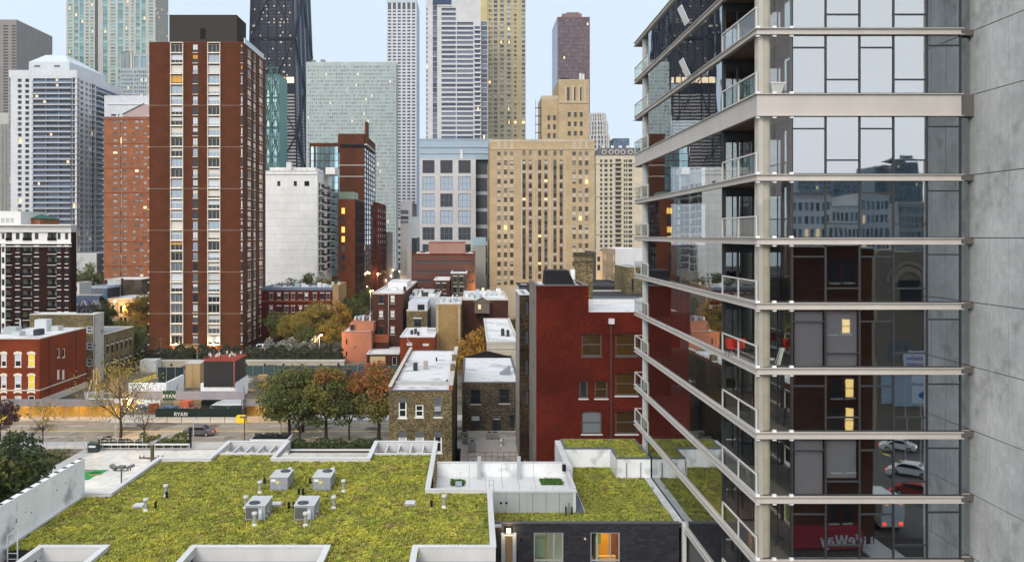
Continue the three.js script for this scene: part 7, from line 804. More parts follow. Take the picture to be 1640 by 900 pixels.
// hedges and planting: leaf masses nobody could count
function hedge(name, label, x0, x1, d0, d1, h, col, seed, y0 = 0, per = 60, leaf = .13) {
  const r = rng(seed), g = new G(), n = Math.round((x1 - x0) * (d1 - d0 + h) * per); for (let k = 0; k < n; k++) { const u = r(), x = x0 + (x1 - x0) * u, t = r(), f = .8 + .35 * Math.sin(x * 1.7 + seed) * Math.sin(x * .63) + .2 * r(), z = -(d0 + (d1 - d0) * r()), y = y0 + h * f * (t < .45 ? 1 : r()), zz = t < .45 ? z : -d0 - r() * .2, b = r() * 6.28, s = leaf * (.6 + r() * .8), q = (r() - .5) * 2; const c = col(r), j = .7 + r() * .6; g.col = c.map((v) => v * j); const ux = Math.cos(b) * s, uz = Math.sin(b) * s; g.quad([x - ux, y, zz - uz], [x, y - s * .5, zz], [x + ux, y, zz + uz], [x + Math.sin(b) * s * q, y + s, zz - Math.cos(b) * s * q]); }
  const o = thing(name, label, 'hedge', [(x0 + x1) / 2, y0, -(d0 + d1) / 2]); g.mesh('foliage', leafM, o, 'stuff'); B(x0 + .1, y0, -d0 - .15, x1 - .1, y0 + h * .6, -d1 + .1).mesh('branches', M(.03, .035, .02, 1), o); return o;
}
hedge('street_hedge', 'clipped dark green hedge along the near pavement behind the green roof', wx(462, 114), wx(624, 114), 112.6, 114.6, 1.25, (r) => lerp3(DKGREEN, GREEN, r()), 3);
hedge('planter_hedge', 'low autumn hedge with railing behind the parking lot, before the street', wx(160, 115), wx(226, 115), 114, 115.5, 1.1, (r) => lerp3(DKGREEN, [.16, .09, .03], r() * .7), 5); hedge('planter_hedge', 'taller green shrubs at the right end of the parking lot railing', wx(226, 115), wx(301, 115), 114, 115.6, 1.6, (r) => lerp3(GREEN, OLIVE, r()), 6);
for (const [a, c, l, s] of [[258, 310, 'dark shrub hedge on the cream wall left of the black site tower', 8], [318, 400, 'dark shrub hedge on the cream wall behind the black site tower', 9], [402, 500, 'dark shrub hedge on the cream wall by the parked cars', 10], [500, 548, 'dark shrub hedge at the right end of the cream wall', 11]]) hedge('wall_hedge', l, wx(a, 184), wx(c, 184), 183, 186, 2.9, (r) => lerp3(DKGREEN, [.05, .045, .03], r()), s, 1.4, 40, .2);
hedge('pale_ivy', 'pale grey-green creeper mass behind the dark hedge by the golden trees', wx(425, 190), wx(505, 190), 189, 194, 3.4, (r) => lerp3([.30, .29, .26], [.16, .16, .12], r()), 15, 1.4, 30, .2);
hedge('wall_hedge', 'dark shrubs on the slope left of the tall brick tower', wx(205, 190), wx(262, 190), 186, 190, 2.2, (r) => lerp3(DKGREEN, [.05, .05, .03], r()), 16, 1, 40, .2);
{ const pts = [], r = rng(14); for (let k = 0; k < 2300; k++) { const t = r(), d = 70 + 40 * t, x = -56 + (r() - .5) * 2.6; pts.push([x, -d]); } for (let k = 0; k < 1300; k++) pts.push([-72 + r() * 16, -(108 + r() * 5)]); scatter('grass', null, tuftGeo(8, 12, .3, .28, .05), leafMat, pts, (x, z, q) => lerp3([.20, .17, .07], [.10, .11, .035], q()).map((v) => v * (.6 + q() * .8)), 15); }

// ---------------------------------------------------------------- street furniture
function lampPost(name, label, px, d, h, arm, on, y0 = 0) { const x = wx(px, d), o = thing(name, label, 'street lamp', [x, y0, -d], 'street lamps'); new G().tube([[x, y0, -d], [x, y0 + h * .96, -d]], [.13, .07], 8).mesh('pole', mat.galv, o); const q = new G(); q.tube([[x, y0 + h * .95, -d], [x + arm * .5, y0 + h, -d], [x + arm, y0 + h, -d]], .05, 6); q.mesh('arm', mat.galv, o); const e = B(x + arm - .3, y0 + h - .12, -d - .15, x + arm + .3, y0 + h - .02, -d + .15); e.mesh('lamp_head', mat.galv, o); const gl = new G(); gl.tube([[x + arm - .14, y0 + h - .25, -d], [x + arm + .14, y0 + h - .25, -d]], .13, 8); gl.mesh('lamp_bulb', on ? lit(1, .70, .32, 7) : mat.whitePaint, o); if (on) { const p = new THREE.PointLight(new THREE.Color(1, .6, .24), on); p.position.set(x + arm, y0 + h - .55, -d); scene.add(p); } return o; }
lampPost('street_lamp', 'lit street lamp standing before the sparse yellow tree', 184, 119.5, 6.0, 2.2, 110); lampPost('street_lamp', 'lit street lamp inside the crown of the round green tree', 449, 121, 6.0, .6, 90); lampPost('street_lamp', 'lit street lamp on a timber post by the golden trees', 511, 190, 6.9, .5, 140); lampPost('street_lamp', 'lit street lamp before the bay-fronted greystone house, lower one', 197, 243, 9.0, .3, 120); lampPost('street_lamp', 'lit street lamp before the bay-fronted greystone house, upper left one', 182, 244, 10.5, .4, 120); lampPost('street_lamp', 'lit street lamp at the corner left of the dark red four-storey house', 593, 262, 12.4, .8, 170); lampPost('street_lamp', 'bright orange street lamp above the white roofs before the tan deco block', 771, 252, 13.6, .5, 260); lampPost('street_lamp', 'lit street lamp glowing behind the broad brick chimney', 957, 228, 11, .7, 260);
lampPost('street_lamp', 'unlit grey street lamp at the near kerb beside the black post', 309, 118.5, 3.0, .4, 0);
{ // far street lights along the canyon and cars with lit headlamps
  for (let k = 0; k < 16; k++) { const d = 322 + k * 21, side = k % 2 ? -1 : 1, x = -45.5 + side * 4.6, h = [8, 5.5, 9.5, 4][(k >> 1) % 4]; const o = thing('canyon_street_lamp', (side > 0 ? 'right-hand' : 'left-hand') + ' small glowing lamp, ' + ['nearest', 'second', 'third', 'fourth', 'fifth', 'sixth', 'seventh', 'farthest'][k >> 1] + ' of its row along the lit street', 'street lamp', [x, 0, -d], 'lamps of the lit street'); new G().tube([[x, 0, -d], [x, h, -d]], .1, 6).mesh('pole', mat.galv, o); new G().tube([[x - .25, h + .2, -d], [x + .25, h + .2, -d]], .32, 8).mesh('lamp_bulb', lit(1, .74, .40, 6), o); const p = new THREE.PointLight(new THREE.Color(1, .64, .3), 70); p.position.set(x - side * .6, h - .5, -d); scene.add(p); }
}
function carGeo() {
  const o = new THREE.Group(), L = 4.5, Wd = 1.78, prof = [[-2.25, .35], [-2.22, .72], [-1.95, .9], [-1.35, .96], [-.75, 1.42], [.75, 1.45], [1.45, 1.0], [2.1, .86], [2.25, .6], [2.22, .3]], sh = new THREE.Shape(prof.map((p) => new THREE.Vector2(...p)));
  const eg = new THREE.ExtrudeGeometry(sh, { depth: Wd - .16, bevelEnabled: true, bevelThickness: .08, bevelSize: .07, bevelSegments: 2 }); eg.translate(0, 0, -Wd / 2 + .08); const body = sub('body', o, eg, null);
  const gl = M(.015, .018, .022, .08, { metalness: .3 }), sg = new THREE.Shape([[-1.28, .98], [-.74, 1.37], [.72, 1.39], [1.32, 1.0]].map((p) => new THREE.Vector2(...p))); for (const s of [-1, 1]) { const g = new THREE.ExtrudeGeometry(sg, { depth: .02, bevelEnabled: false }); g.translate(0, 0, s > 0 ? Wd / 2 - .005 : -Wd / 2 - .015); sub('side_window', o, g, gl); }
  sub('windscreen', o, new G().quad([1.52, 1.01, Wd / 2 - .15], [1.52, 1.01, -Wd / 2 + .15], [.86, 1.49, -Wd / 2 + .25], [.86, 1.49, Wd / 2 - .25]).geo(), gl); sub('rear_window', o, new G().quad([-1.42, 1.0, -Wd / 2 + .15], [-1.42, 1.0, Wd / 2 - .15], [-.86, 1.48, Wd / 2 - .25], [-.86, 1.48, -Wd / 2 + .25]).geo(), gl);
  for (const x of [-1.35, 1.4]) for (const s of [-1, 1]) { sub('tyre', o, new G().tube([[x, .33, s * (Wd / 2 - .16)], [x, .33, s * (Wd / 2 + .04)]], .33, 14).geo(), mat.black); sub('rim', o, new G().tube([[x, .33, s * (Wd / 2 + .041)], [x, .33, s * (Wd / 2 + .055)]], .2, 10).geo(), mat.steel); }
  for (const s of [-1, 1]) { sub('headlight', o, B(2.27, .58, s * .68 - .17, 2.34, .72, s * .68 + .17).geo(), lit(1, .93, .8, 2.5)); sub('tail_light', o, B(-2.34, .62, s * .68 - .17, -2.28, .78, s * .68 + .17).geo(), lit(1, .05, .02, 1.6)); } return o;
}
const CAR = carGeo(), paints = { white: M(.72, .72, .72, .25), black: M(.02, .02, .025, .2), silver: M(.42, .43, .45, .3, { metalness: .5 }), blue: M(.03, .05, .12, .25), red: M(.30, .02, .02, .25), grey: M(.10, .10, .11, .3) };
function car(x, d, ry, paint, label, s = 1, grp, y = .01) { const o = CAR.clone(); o.name = numbered('car'); o.position.set(x, y, -d); o.rotation.y = ry; o.scale.setScalar(s); o.children.find((c) => c.name === 'body').material = paints[paint]; scene.add(o); return setTag(o, label, 'car', grp); }
car(wx(318, 121.8), 121.8, Math.PI, 'grey', 'dark grey car passing on the street before the hedge and railing'); 
for (const [k, [px, p]] of [[300, 'blue'], [375, 'silver'], [434, 'black']].entries()) car(wx(px, 178), 178, k % 2 ? 0 : Math.PI, p, ['dark blue car parked under the cream wall behind the site fence', 'silver car parked under the cream wall behind the site fence', 'black car parked under the cream wall behind the site fence'][k]);
for (const [k, [px, p]] of [[417, 'white'], [432, 'silver'], [447, 'grey'], [462, 'white'], [477, 'black']].entries()) car(wx(px, 202), 202, Math.PI / 2, p, ['first white car from the left in the raised parking by the golden trees', 'silver car in the raised parking by the golden trees', 'grey car in the raised parking by the golden trees', 'second white car from the left in the raised parking', 'black car at the right of the raised parking'][k], 1, 'cars in the raised parking', 1.42);
for (let k = 0; k < 14; k++) { const d = 330 + k * 17, lane = k % 3, x = -45.5 + [-3, 0, 3][lane]; car(x, d, lane === 2 ? Math.PI / 2 : -Math.PI / 2, ['white', 'black', 'silver', 'grey', 'blue'][k % 5], ['nearest', 'second', 'third', 'fourth', 'fifth', 'sixth', 'seventh', 'eighth', 'ninth', 'tenth', 'eleventh', 'twelfth', 'thirteenth', 'farthest'][k] + ' ' + ['white', 'black', 'silver', 'grey', 'blue'][k % 5] + ' car in the queue along the lit street between the towers', 1, 'cars of the lit street'); }
{ const s = new G(); s.quad([-51, .006, -240], [-40, .006, -240], [-40, .006, -760], [-51, .006, -760], [0, 0], [11, 0], [11, 520], [0, 520]); struct('road', s, mat.asphalt); }
{ // poles
  const up = thing('utility_pole', 'weathered utility pole with two crossarms at the back edge of the sedum roof', 'utility pole', [wx(243, 74), 0, -74]), x = wx(243, 74), Y = (p) => wy(p, 74); new G().tube([[x, 0, -74], [x, Y(707), -74]], [.22, .17], 8).mesh('pole', M(.16, .15, .09, .95, { map: T.grime }), up); for (const [a, c, y, z] of [[223.5, 262, 732.5, 0], [240, 259, 706, 0]]) new G().bar([wx(a, 74), Y(y), -73.8], [wx(c, 74), Y(y), -73.8], .12).mesh('crossarm', M(.14, .12, .09, .9), up); for (const [a, c] of [[.5, .9], [.9, .5]]) new G().bar([x + a - .3, Y(706) + .05, -74 + 1.6], [x + c - .1, Y(706) + .05, -74 - 2.2], .11).mesh('crossarm', mat.stone, up); for (const px of [224.5, 231, 254, 261]) { new G().cyl(wx(px, 74), Y(732.5) + .06, -73.8, .05, Y(732.5) + .26, .03).mesh('insulator', mat.charcoal, up); } for (const s of [-1, 1]) new G().bar([x, Y(737), -73.84], [x + s * .6, Y(732.5), -73.84], .04).mesh('arm_brace', mat.galv, up);
  const fl = thing('floodlight_pole', 'short floodlight pole with three grey heads behind the left roof edge', 'floodlight', [wx(193.5, 72), 0, -72]), fx = wx(193.5, 72), fy = (p) => wy(p, 72); new G().tube([[fx, 0, -72], [fx, fy(751), -72]], .07, 8).mesh('pole', M(.13, .13, .12, .6), fl); B(wx(182, 72), fy(754.5), -72.05, wx(205.5, 72), fy(753), -71.95).mesh('cross_bar', M(.13, .13, .12, .6), fl); for (const px of [181, 194.5, 208]) { const hx = wx(px, 72), hh = fy(748); new G().bar([hx - .28, hh + (px > 200 ? -.12 : px < 190 ? .12 : 0), -72.1], [hx + .28, hh + (px > 200 ? .16 : px < 190 ? -.12 : 0), -71.9], .38, .26).mesh('lamp_head', M(.17, .17, .16, .5), fl); new G().bar([hx, fy(754), -72], [hx, hh, -72], .06).mesh('bracket', mat.charcoal, fl); }
  const bp = thing('black_post', 'tall plain black post at the right end of the railing', 'post', [wx(304, 114), 0, -114]); B(wx(304, 114) - .14, 0, -114.14, wx(304, 114) + .14, 2.9, -113.86).mesh('shaft', mat.black, bp); B(wx(304, 114) - .18, 2.902, -114.18, wx(304, 114) + .18, 2.98, -113.82).mesh('cap', mat.black, bp); const sp = thing('slim_lamp_post', 'slim dark post with flat lamp arm left of the white kiosk', 'lamp post', [wx(391, 115), 0, -115]); new G().tube([[wx(391, 115), 0, -115], [wx(391, 115), wy(669, 115), -115]], .08, 8).mesh('pole', M(.10, .05, .035, .7), sp); B(wx(384, 115), wy(669, 115) + .002, -115.15, wx(395, 115), wy(667, 115), -114.85).mesh('lamp_head', M(.10, .06, .05, .6), sp);
  for (const [px, l, h, d] of [[41, 'grey steel pole with pink notice by the dark trees at left', 8.6, 103], [44, 'second grey steel pole close behind the first at left', 8.0, 106]]) { const o = thing('sign_pole', l, 'pole', [wx(px, d), 0, -d]); new G().tube([[wx(px, d), 0, -d], [wx(px, d), h * .42, -d]], .14, 8).mesh('shaft', mat.galv, o); new G().tube([[wx(px, d), h * .42, -d], [wx(px, d), h * .55, -d]], .11, 8).mesh('upper_shaft', mat.galv, o); if (px === 41) B(wx(px, d) - .2, 1.3, -d + .15, wx(px, d) + .9, 2.3, -d + .19).mesh('notice', M(.62, .42, .48, .7), o); }
  const rl = thing('lot_railing', 'long pale railing along the back of the parking lot', 'railing', [wx(230, 113.2), 0, -113.2]); const a = wx(136, 113.2), c = wx(303, 113.2); for (let k = 0; k <= 12; k++) B(a + (c - a) * k / 12 - .04, 0, -113.24, a + (c - a) * k / 12 + .04, .75, -113.16).mesh('post', mat.trimGrey, rl); B(a, .752, -113.3, c, .95, -113.1).mesh('top_rail', mat.cap, rl); B(a, .3, -113.22, c, .36, -113.18).mesh('rail', mat.trimGrey, rl); const r2 = thing('planter_railing', 'thin double railing in front of the low autumn hedge', 'railing', [wx(195, 113.8), 0, -113.8]); for (const y of [1.15, 1.55]) B(wx(160, 113.8), y, -113.82, wx(228, 113.8), y + .05, -113.78).mesh('rail', mat.trimGrey, r2); for (let k = 0; k < 6; k++) B(wx(160 + k * 13.5, 113.8), 0, -113.84, wx(160 + k * 13.5, 113.8) + .06, 1.6, -113.83 + .07).mesh('post', mat.trimGrey, r2);
  const cf = thing('chain_link_fence', 'thin wire fence with slim posts along the left pavement', 'fence', [wx(85, 112), 0, -112]); for (let k = 0; k < 8; k++) new G().tube([[wx(28 + k * 15.2, 112), 0, -112], [wx(28 + k * 15.2, 112), 2.3, -112]], .035, 5).mesh('post', mat.galv, cf); for (const y of [.2, 1.2, 2.28]) new G().bar([wx(28, 112), y, -112], [wx(134, 112), y, -112], .03).mesh('rail', mat.galv, cf);
  const bx = thing('utility_cabinet', 'black street cabinet with white sign at the left end of the railing', 'cabinet', [wx(147, 112), 0, -112]); B(wx(139, 112), .02, -112.9, wx(154.5, 112), 1.15, -112).mesh('body', M(.02, .03, .03, .4), bx); const lid = new G(); lid.prism([[wx(138.5, 112), -111.95], [wx(155, 112), -111.95], [wx(155, 112), -112.95], [wx(138.5, 112), -112.95]], 1.152, 1.3); lid.mesh('lid', M(.03, .06, .06, .4), bx); B(wx(141, 112), .72, -111.99, wx(152, 112), .98, -111.96).mesh('sign', mat.cap, bx);
  const ki = thing('white_kiosk', 'white roadside kiosk with red wall panels and a cluttered black roof', 'kiosk', [wx(431, 111), 0, -111]), X = (p) => wx(p, 111); B(X(401), 0, -113.5, X(461), 1.55, -111).mesh('wall', mat.white, ki); B(X(400), 1.552, -113.7, X(461.5), 2.15, -110.8).mesh('fascia', mat.white, ki); B(X(402), 2.152, -113.6, X(459), 2.2, -110.9).mesh('roof', mat.black, ki); for (const [p, q, m, n] of [[403, 412, clearPane, 'window'], [414, 423, clearPane, 'window'], [426, 459.5, M(.30, .05, .03, .7), 'red_panel']]) B(X(p), .35, -110.99, X(q), 1.4, -110.95).mesh(n, m, ki); for (const [p, q, h, z] of [[404, 414, .4, 1], [418, 432, .25, 1.8], [437, 441, .5, .8], [446, 457, .35, 1.6]]) B(X(p), 2.202, -111 - z, X(q), 2.2 + h, -111.5 - z).mesh('roof_unit', mat.charcoal, ki);
  const lw = thing('lot_wall', 'low dark wall with white coping beyond the roof frames', 'wall', [wx(525, 112), 0, -112]); B(wx(450, 112), 0, -112.3, wx(624, 112), .28, -112).mesh('wall', mat.charcoal, lw); B(wx(450, 112), .282, -112.35, wx(624, 112), .46, -111.95).mesh('coping', mat.cap, lw);
}
// ---------------------------------------------------------------- construction site
{
  const boardM = M(.55, .37, .10, .8, { map: T.grime }), fasM = M(.30, .28, .30, .7, { map: T.grime });
  const canopy = (name, label, px0, px1, n, lamps) => { const d = 131.6, o = thing(name, label, 'walkway canopy', [wx((px0 + px1) / 2, d), .13, -d]), a = wx(px0, d), c = wx(px1, d); for (let k = 0; k < n; k++) { const u = a + (c - a) * k / n, v = a + (c - a) * (k + 1) / n - .02; B(u, 2.3, -d - .05, v, 3.45, -d + .02).mesh('fascia_board', fasM, o); B(u, .14, -d - 2.3, v, 2.3, -d - 2.25).mesh('back_board', boardM, o); } B(a, 2.32, -d - 2.4, c, 2.42, -d - .06).mesh('deck', boardM, o); for (let k = 0; k <= n; k++) { const u = a + (c - a) * k / n; B(u - .06, .14, -d - .2, u + .06, 2.3, -d - .08).mesh('post', mat.timber, o); new G().bar([u, 1.75, -d - .14], [u + .5, 2.28, -d - .14], .08).mesh('knee_brace', mat.timber, o); }
    for (let k = 0; k < lamps; k++) { const x = a + (c - a) * (k + .5) / lamps, e = thing('canopy_lamp', label.includes('left') ? ['first', 'second', 'third', 'fourth'][k] + ' bulkhead lamp from the left under the long walkway canopy' : 'bulkhead lamp under the short walkway canopy by the green tree', 'lamp', [x, 2.2, -d - 1]); B(x - .15, 2.2, -d - 1.15, x + .15, 2.31, -d - .85).mesh('lamp_glass', litBulb, e); B(x - .18, 2.312, -d - 1.18, x + .18, 2.318, -d - .82).mesh('base', mat.galv, e); const p = new THREE.PointLight(new THREE.Color(1, .60, .20), 6); p.position.set(x, 2.05, -d - 1); scene.add(p); } return o; };
  canopy('walkway_canopy', 'long covered pavement walkway with grey fascia and lit tan boards at left', 8, 182, 9, 4); canopy('walkway_canopy', 'short covered walkway with lit boards half hidden by the round green tree', 388, 452, 3, 1);
  const d = 131, gh = thing('gate_header', 'grey overhead gate beam with green banner across the site entrance', 'gate', [wx(300, d), 0, -d]); for (let k = 0; k < 4; k++) B(wx(205 + k * 46.5, d), wy(640, d), -d - .3, wx(205 + (k + 1) * 46.5, d) - .02, wy(627, d), -d).mesh('beam_panel', M(.36, .35, .40, .7, { map: T.grime }), gh); B(wx(260, d), wy(640, d) - .1, -d + .01, wx(280.5, d), wy(625.5, d), -d + .06).mesh('banner', M(.02, .07, .04, .7), gh); sub('lettering', gh, text('RYAN', .6, .02), mat.cap, [wx(270.3, d) - wx(300, d), wy(638, d) + .36, .065]); for (const px of [207, 386]) { const t = new G(); for (const s of [0, .5]) t.bar([wx(px, d) + s, 0, -d - .15], [wx(px, d) + s, wy(627, d), -d - .15], .09); for (let k = 0; k < 7; k++) t.bar([wx(px, d), .5 + k * .6, -d - .15], [wx(px, d) + .5, 1.1 + k * .6, -d - .15], .05); t.mesh('lattice_post', mat.charcoal, gh); }
  const fn = thing('site_fence', 'black mesh site fence with pale lettered banner along the pavement', 'fence', [wx(310, 131.5), 0, -131.5]), m = M(.018, .03, .028, .9); for (let k = 0; k < 6; k++) B(wx(248 + k * 23.3, 131.5), .15, -131.5, wx(248 + (k + 1) * 23.3, 131.5) - .03, 1.95, -131.44).mesh('mesh_panel', m, fn); for (let k = 0; k <= 6; k++) new G().tube([[wx(248 + k * 23.3, 131.5), .13, -131.56], [wx(248 + k * 23.3, 131.5), 2.15, -131.56]], .04, 6).mesh('post', mat.galv, fn); sub('lettering', fn, text('RYAN', .62, .015), mat.cap, [wx(289, 131.5) - wx(310, 131.5), 1.05, .07]);
  const tn = thing('white_tent', 'white peaked tent roof with dark green side walls beside the site fence', 'tent', [wx(362, 132), 0, -133]); { const a = wx(337, 132), c = wx(388, 132), z0 = -132, z1 = -136, y = 2.35, p = [(a + c) / 2, 3.3, -134], R = [[a, y, z0], [c, y, z0], [c, y, z1], [a, y, z1]], g = new G(); for (let k = 0; k < 4; k++) { const u = R[k], v = R[(k + 1) % 4], mid = [(u[0] + v[0]) / 2, y - .02, (u[2] + v[2]) / 2]; const q = (w) => lerp3(w, p, .55).map((t, i) => i === 1 ? t - .16 : t); for (const [s, e] of [[u, mid], [mid, v]]) { g.quad(s, e, q(e), q(s)); g.tri(q(s), q(e), p, [0, 0], [1, 0], [.5, 1]); } } g.mesh('canopy', mat.cap, tn); for (const [u, v] of [[0, 1], [1, 2], [3, 0]]) { const A = R[u], C = R[v]; new G().quad([A[0], .1, A[2]], [C[0], .1, C[2]], [C[0], y - .1, C[2]], [A[0], y - .1, A[2]]).mesh('side_wall', M(.03, .05, .05, .8, { side: THREE.DoubleSide }), tn); } for (const q of R) new G().tube([[q[0], 0, q[2]], [q[0], y, q[2]]], .05, 6).mesh('post', mat.galv, tn); }
  const jb = thing('concrete_barrier', 'row of pale concrete barrier blocks along the site kerb', 'barrier', [wx(280, 130), 0, -130]); for (let k = 0; k < 9; k++) { const a = wx(176 + k * 23, 130.2), c = wx(198 + k * 23, 130.2), g = new G(), pr = [[-.3, 0], [-.3, .08], [-.12, .3], [-.08, .82], [.08, .82], [.12, .3], [.3, .08], [.3, 0]]; for (let i = 0; i + 1 < pr.length; i++) g.quad([a, pr[i + 1][1], -130.2 + pr[i + 1][0]], [a, pr[i][1], -130.2 + pr[i][0]], [c, pr[i][1], -130.2 + pr[i][0]], [c, pr[i + 1][1], -130.2 + pr[i + 1][0]]); for (const x of [a, c]) for (let i = 0; i < 3; i++) g.quad([x, pr[i][1], -130.2 + pr[i][0]], [x, pr[7 - i][1], -130.2 + pr[7 - i][0]], [x, pr[6 - i][1], -130.2 + pr[6 - i][0]], [x, pr[i + 1][1], -130.2 + pr[i + 1][0]]); g.mesh('barrier_block', mat.stone, jb); }
  const yb = (px0, px1, label) => { const o = thing('yellow_barrier', label, 'barrier', [wx((px0 + px1) / 2, 129.5), 0, -129.5]); B(wx(px0, 129.5), .15, -130.3, wx(px1, 129.5), 1.15, -129.6).mesh('tank', M(.75, .58, .02, .5), o); B(wx(px0, 129.5) - .08, .02, -130.4, wx(px1, 129.5) + .08, .148, -129.5).mesh('foot', M(.6, .46, .02, .6), o); B(wx(px0, 129.5) + .2, 1.152, -130.1, wx(px1, 129.5) - .2, 1.25, -129.8).mesh('top_ridge', M(.75, .58, .02, .5), o); }; yb(377, 392, 'bright yellow water barrier at the right end of the concrete barrier row'); yb(-2, 11, 'bright yellow barrier at the left edge under the walkway canopy');
  const tb = thing('tan_barrier', 'tan jersey barrier right of the yellow water barrier', 'barrier', [wx(420, 130), 0, -130]); for (let k = 0; k < 3; k++) B(wx(394 + k * 22, 130), 0, -130.5, wx(394 + k * 22 + 21.5, 130), .9, -130).mesh('barrier_block', M(.55, .42, .28, .9), tb);
  // concrete core with black formwork
  const c = thing('black_formwork_tower', 'black formwork box with red guard rail on white concrete core walls', 'construction core', [wx(358, 147), 0, -147]), D = 147, X = (p) => wx(p, D), Y = (p) => wy(p, D); for (let k = 0; k < 8; k++) B(X(320.5 + k * 7.1), 0, -D - .4, X(320.5 + (k + 1) * 7.1) - .02, Y(614), -D).mesh('wall_panel', mat.weathered, c); { const g = new G(); const f = FX(X(377.3), 1); wallFace(g, f, D, D + 8, 0, Y(612), [[D + 3.5, D + 5, Y(635), Y(627)]], .3); g.mesh('side_wall', mat.weathered, c); } B(X(321), 0, -D - .42, X(376.5), Y(614) - .05, -D - 8).mesh('core_wall', mat.weathered, c);
  const F0 = X(326), F1 = X(374.5), fy0 = Y(614) - .6, fy1 = Y(578.5), g = new G(); for (let k = 0; k < 6; k++) B(F0 + (F1 - F0) * k / 6, fy0, -D + .08, F0 + (F1 - F0) * (k + 1) / 6 - .015, fy1, -D + .2).mesh('form_panel', M(.014, .012, .014, .6), c); for (let k = 0; k < 5; k++) B(F1 + .02, fy0, -D + .05 - k * 1.4, F1 + .14, fy1, -D + .05 - (k + 1) * 1.4 + .015).mesh('form_panel', M(.02, .017, .018, .6), c); B(F1 - .05, fy0 - .2, -D + .202, F1 + .16, fy1, -D + .28).mesh('corner_post', M(.25, .10, .08, .6), c); B(F0, fy1 + .002, -D + .3, F1 + .3, fy1 + .12, -D - 7.2).mesh('work_deck', M(.30, .06, .04, .7), c); const gr = new G(), r = rng(6); for (let k = 0; k < 22; k++) { const u = F0 + (F1 - F0) * k / 21; gr.box(u, fy1 + .122, -D + .22, u + .05, fy1 + .75, -D + .27); } for (const y of [.4, .72]) gr.box(F0, fy1 + y, -D + .28, F1, fy1 + y + .05, -D + .31); for (let k = 0; k < 12; k++) { const w = -D - k * .6; gr.box(F1 + .2, fy1 + .122, w, F1 + .25, fy1 + .75, w + .05); } gr.mesh('guard_rail', M(.36, .05, .04, .6), c); const rb = new G(); for (let k = 0; k < 40; k++) { const u = F0 + r() * (F1 - F0), w = -D - r() * 6, h = .4 + r() * .9; rb.bar([u, fy1 + .12, w], [u, fy1 + h, w], .09); } rb.mesh('rebar', M(.22, .10, .07, .8), c, 'stuff'); const wc = new G(); for (let k = 0; k < 16; k++) { const u = F0 + r() * (F1 - F0), w = -D - r() * 5; wc.box(u, fy1 + .5 + r() * .4, w, u + .25, fy1 + .95 + r() * .3, w + .22); } wc.mesh('rebar_cap', mat.cap, c, 'stuff');
  const w2 = thing('concrete_site_wall', 'pale cast concrete walls of the unfinished basement left of the gate banner', 'wall', [wx(236, 150), 0, -150]); for (let k = 0; k < 5; k++) B(wx(205 + k * 11.4, 148), 0, -148.4, wx(216.3 + k * 11.4, 148), wy(613.5, 148), -148).mesh('wall_panel', mat.weathered, w2); for (let k = 0; k < 3; k++) B(wx(262, 148), 0, -148 - k * 3, wx(262, 148) + .4, wy(613.5, 148), -150.98 - k * 3).mesh('wall_panel', mat.weathered, w2); B(wx(140, 143), 0, -143.4, wx(255, 143), 1.2, -143).mesh('kicker_wall', mat.weathered, w2);
  const rw = thing('retaining_wall', 'long cream retaining wall with small openings below the dark hedge', 'wall', [wx(400, 181), 0, -181]); for (let k = 0; k < 14; k++) B(wx(250 + k * 21.5, 181), 0, -183, wx(250 + (k + 1) * 21.5, 181) - .02, 1.9, -181 - (k % 2) * .02).mesh('wall_panel', wallM(.55, .50, .40), rw); for (let k = 0; k < 9; k++) B(wx(272 + k * 30, 181), .9, -180.99, wx(272 + k * 30, 181) + .5, 1.35, -180.95).mesh('wall_vent', mat.black, rw); B(wx(250, 181), 1.902, -183.1, wx(551, 181), 2.02, -180.9).mesh('coping', mat.stone, rw); B(wx(223, 178), 0, -181, wx(249, 178), 2.6, -178).mesh('end_wall', mat.concrete, rw); B(wx(395, 187), 0, -230, wx(545, 187), 1.4, -183.1).mesh('fill', mat.dirt, rw);
  const gf = thing('green_mesh_fence', 'long dark green mesh fence along the back of the construction site', 'fence', [wx(520, 174), 0, -174]); for (let k = 0; k < 15; k++) B(wx(388 + k * 16.8, 174), .1, -174, wx(388 + (k + 1) * 16.8, 174) - .03, 2.1, -173.95).mesh('mesh_panel', M(.055, .085, .095, .9), gf); for (let k = 0; k <= 15; k++) new G().tube([[wx(388 + k * 16.8, 174), 0, -173.9], [wx(388 + k * 16.8, 174), 2.25, -173.9]], .05, 6).mesh('post', mat.galv, gf); const gf2 = thing('green_mesh_fence', 'short dark green mesh fence panel left of the timber crate', 'fence', [wx(272, 165), 0, -165]); for (let k = 0; k < 3; k++) B(wx(252 + k * 14, 165), .1, -165, wx(252 + (k + 1) * 14, 165) - .03, 3.2, -164.95).mesh('mesh_panel', M(.025, .04, .042, .9), gf2); for (let k = 0; k < 4; k++) new G().tube([[wx(252 + k * 14, 165), 0, -164.9], [wx(252 + k * 14, 165), 3.3, -164.9]], .05, 6).mesh('post', mat.galv, gf2);
  const cr = thing('plywood_crate', 'tall plywood crate standing left of the black formwork tower', 'crate', [wx(308, 160), 0, -160]); B(wx(296, 160), 0, -162.6, wx(320, 160), wy(583, 160), -160).mesh('side', mat.timber, cr); B(wx(295.5, 160), wy(583, 160) + .002, -162.7, wx(320.5, 160), wy(581.5, 160), -159.9).mesh('lid', mat.stone, cr); for (const px of [296.3, 307, 318.5]) B(wx(px, 160), .02, -159.99, wx(px, 160) + .16, wy(583.4, 160), -159.92).mesh('batten', M(.40, .27, .14, .9), cr);
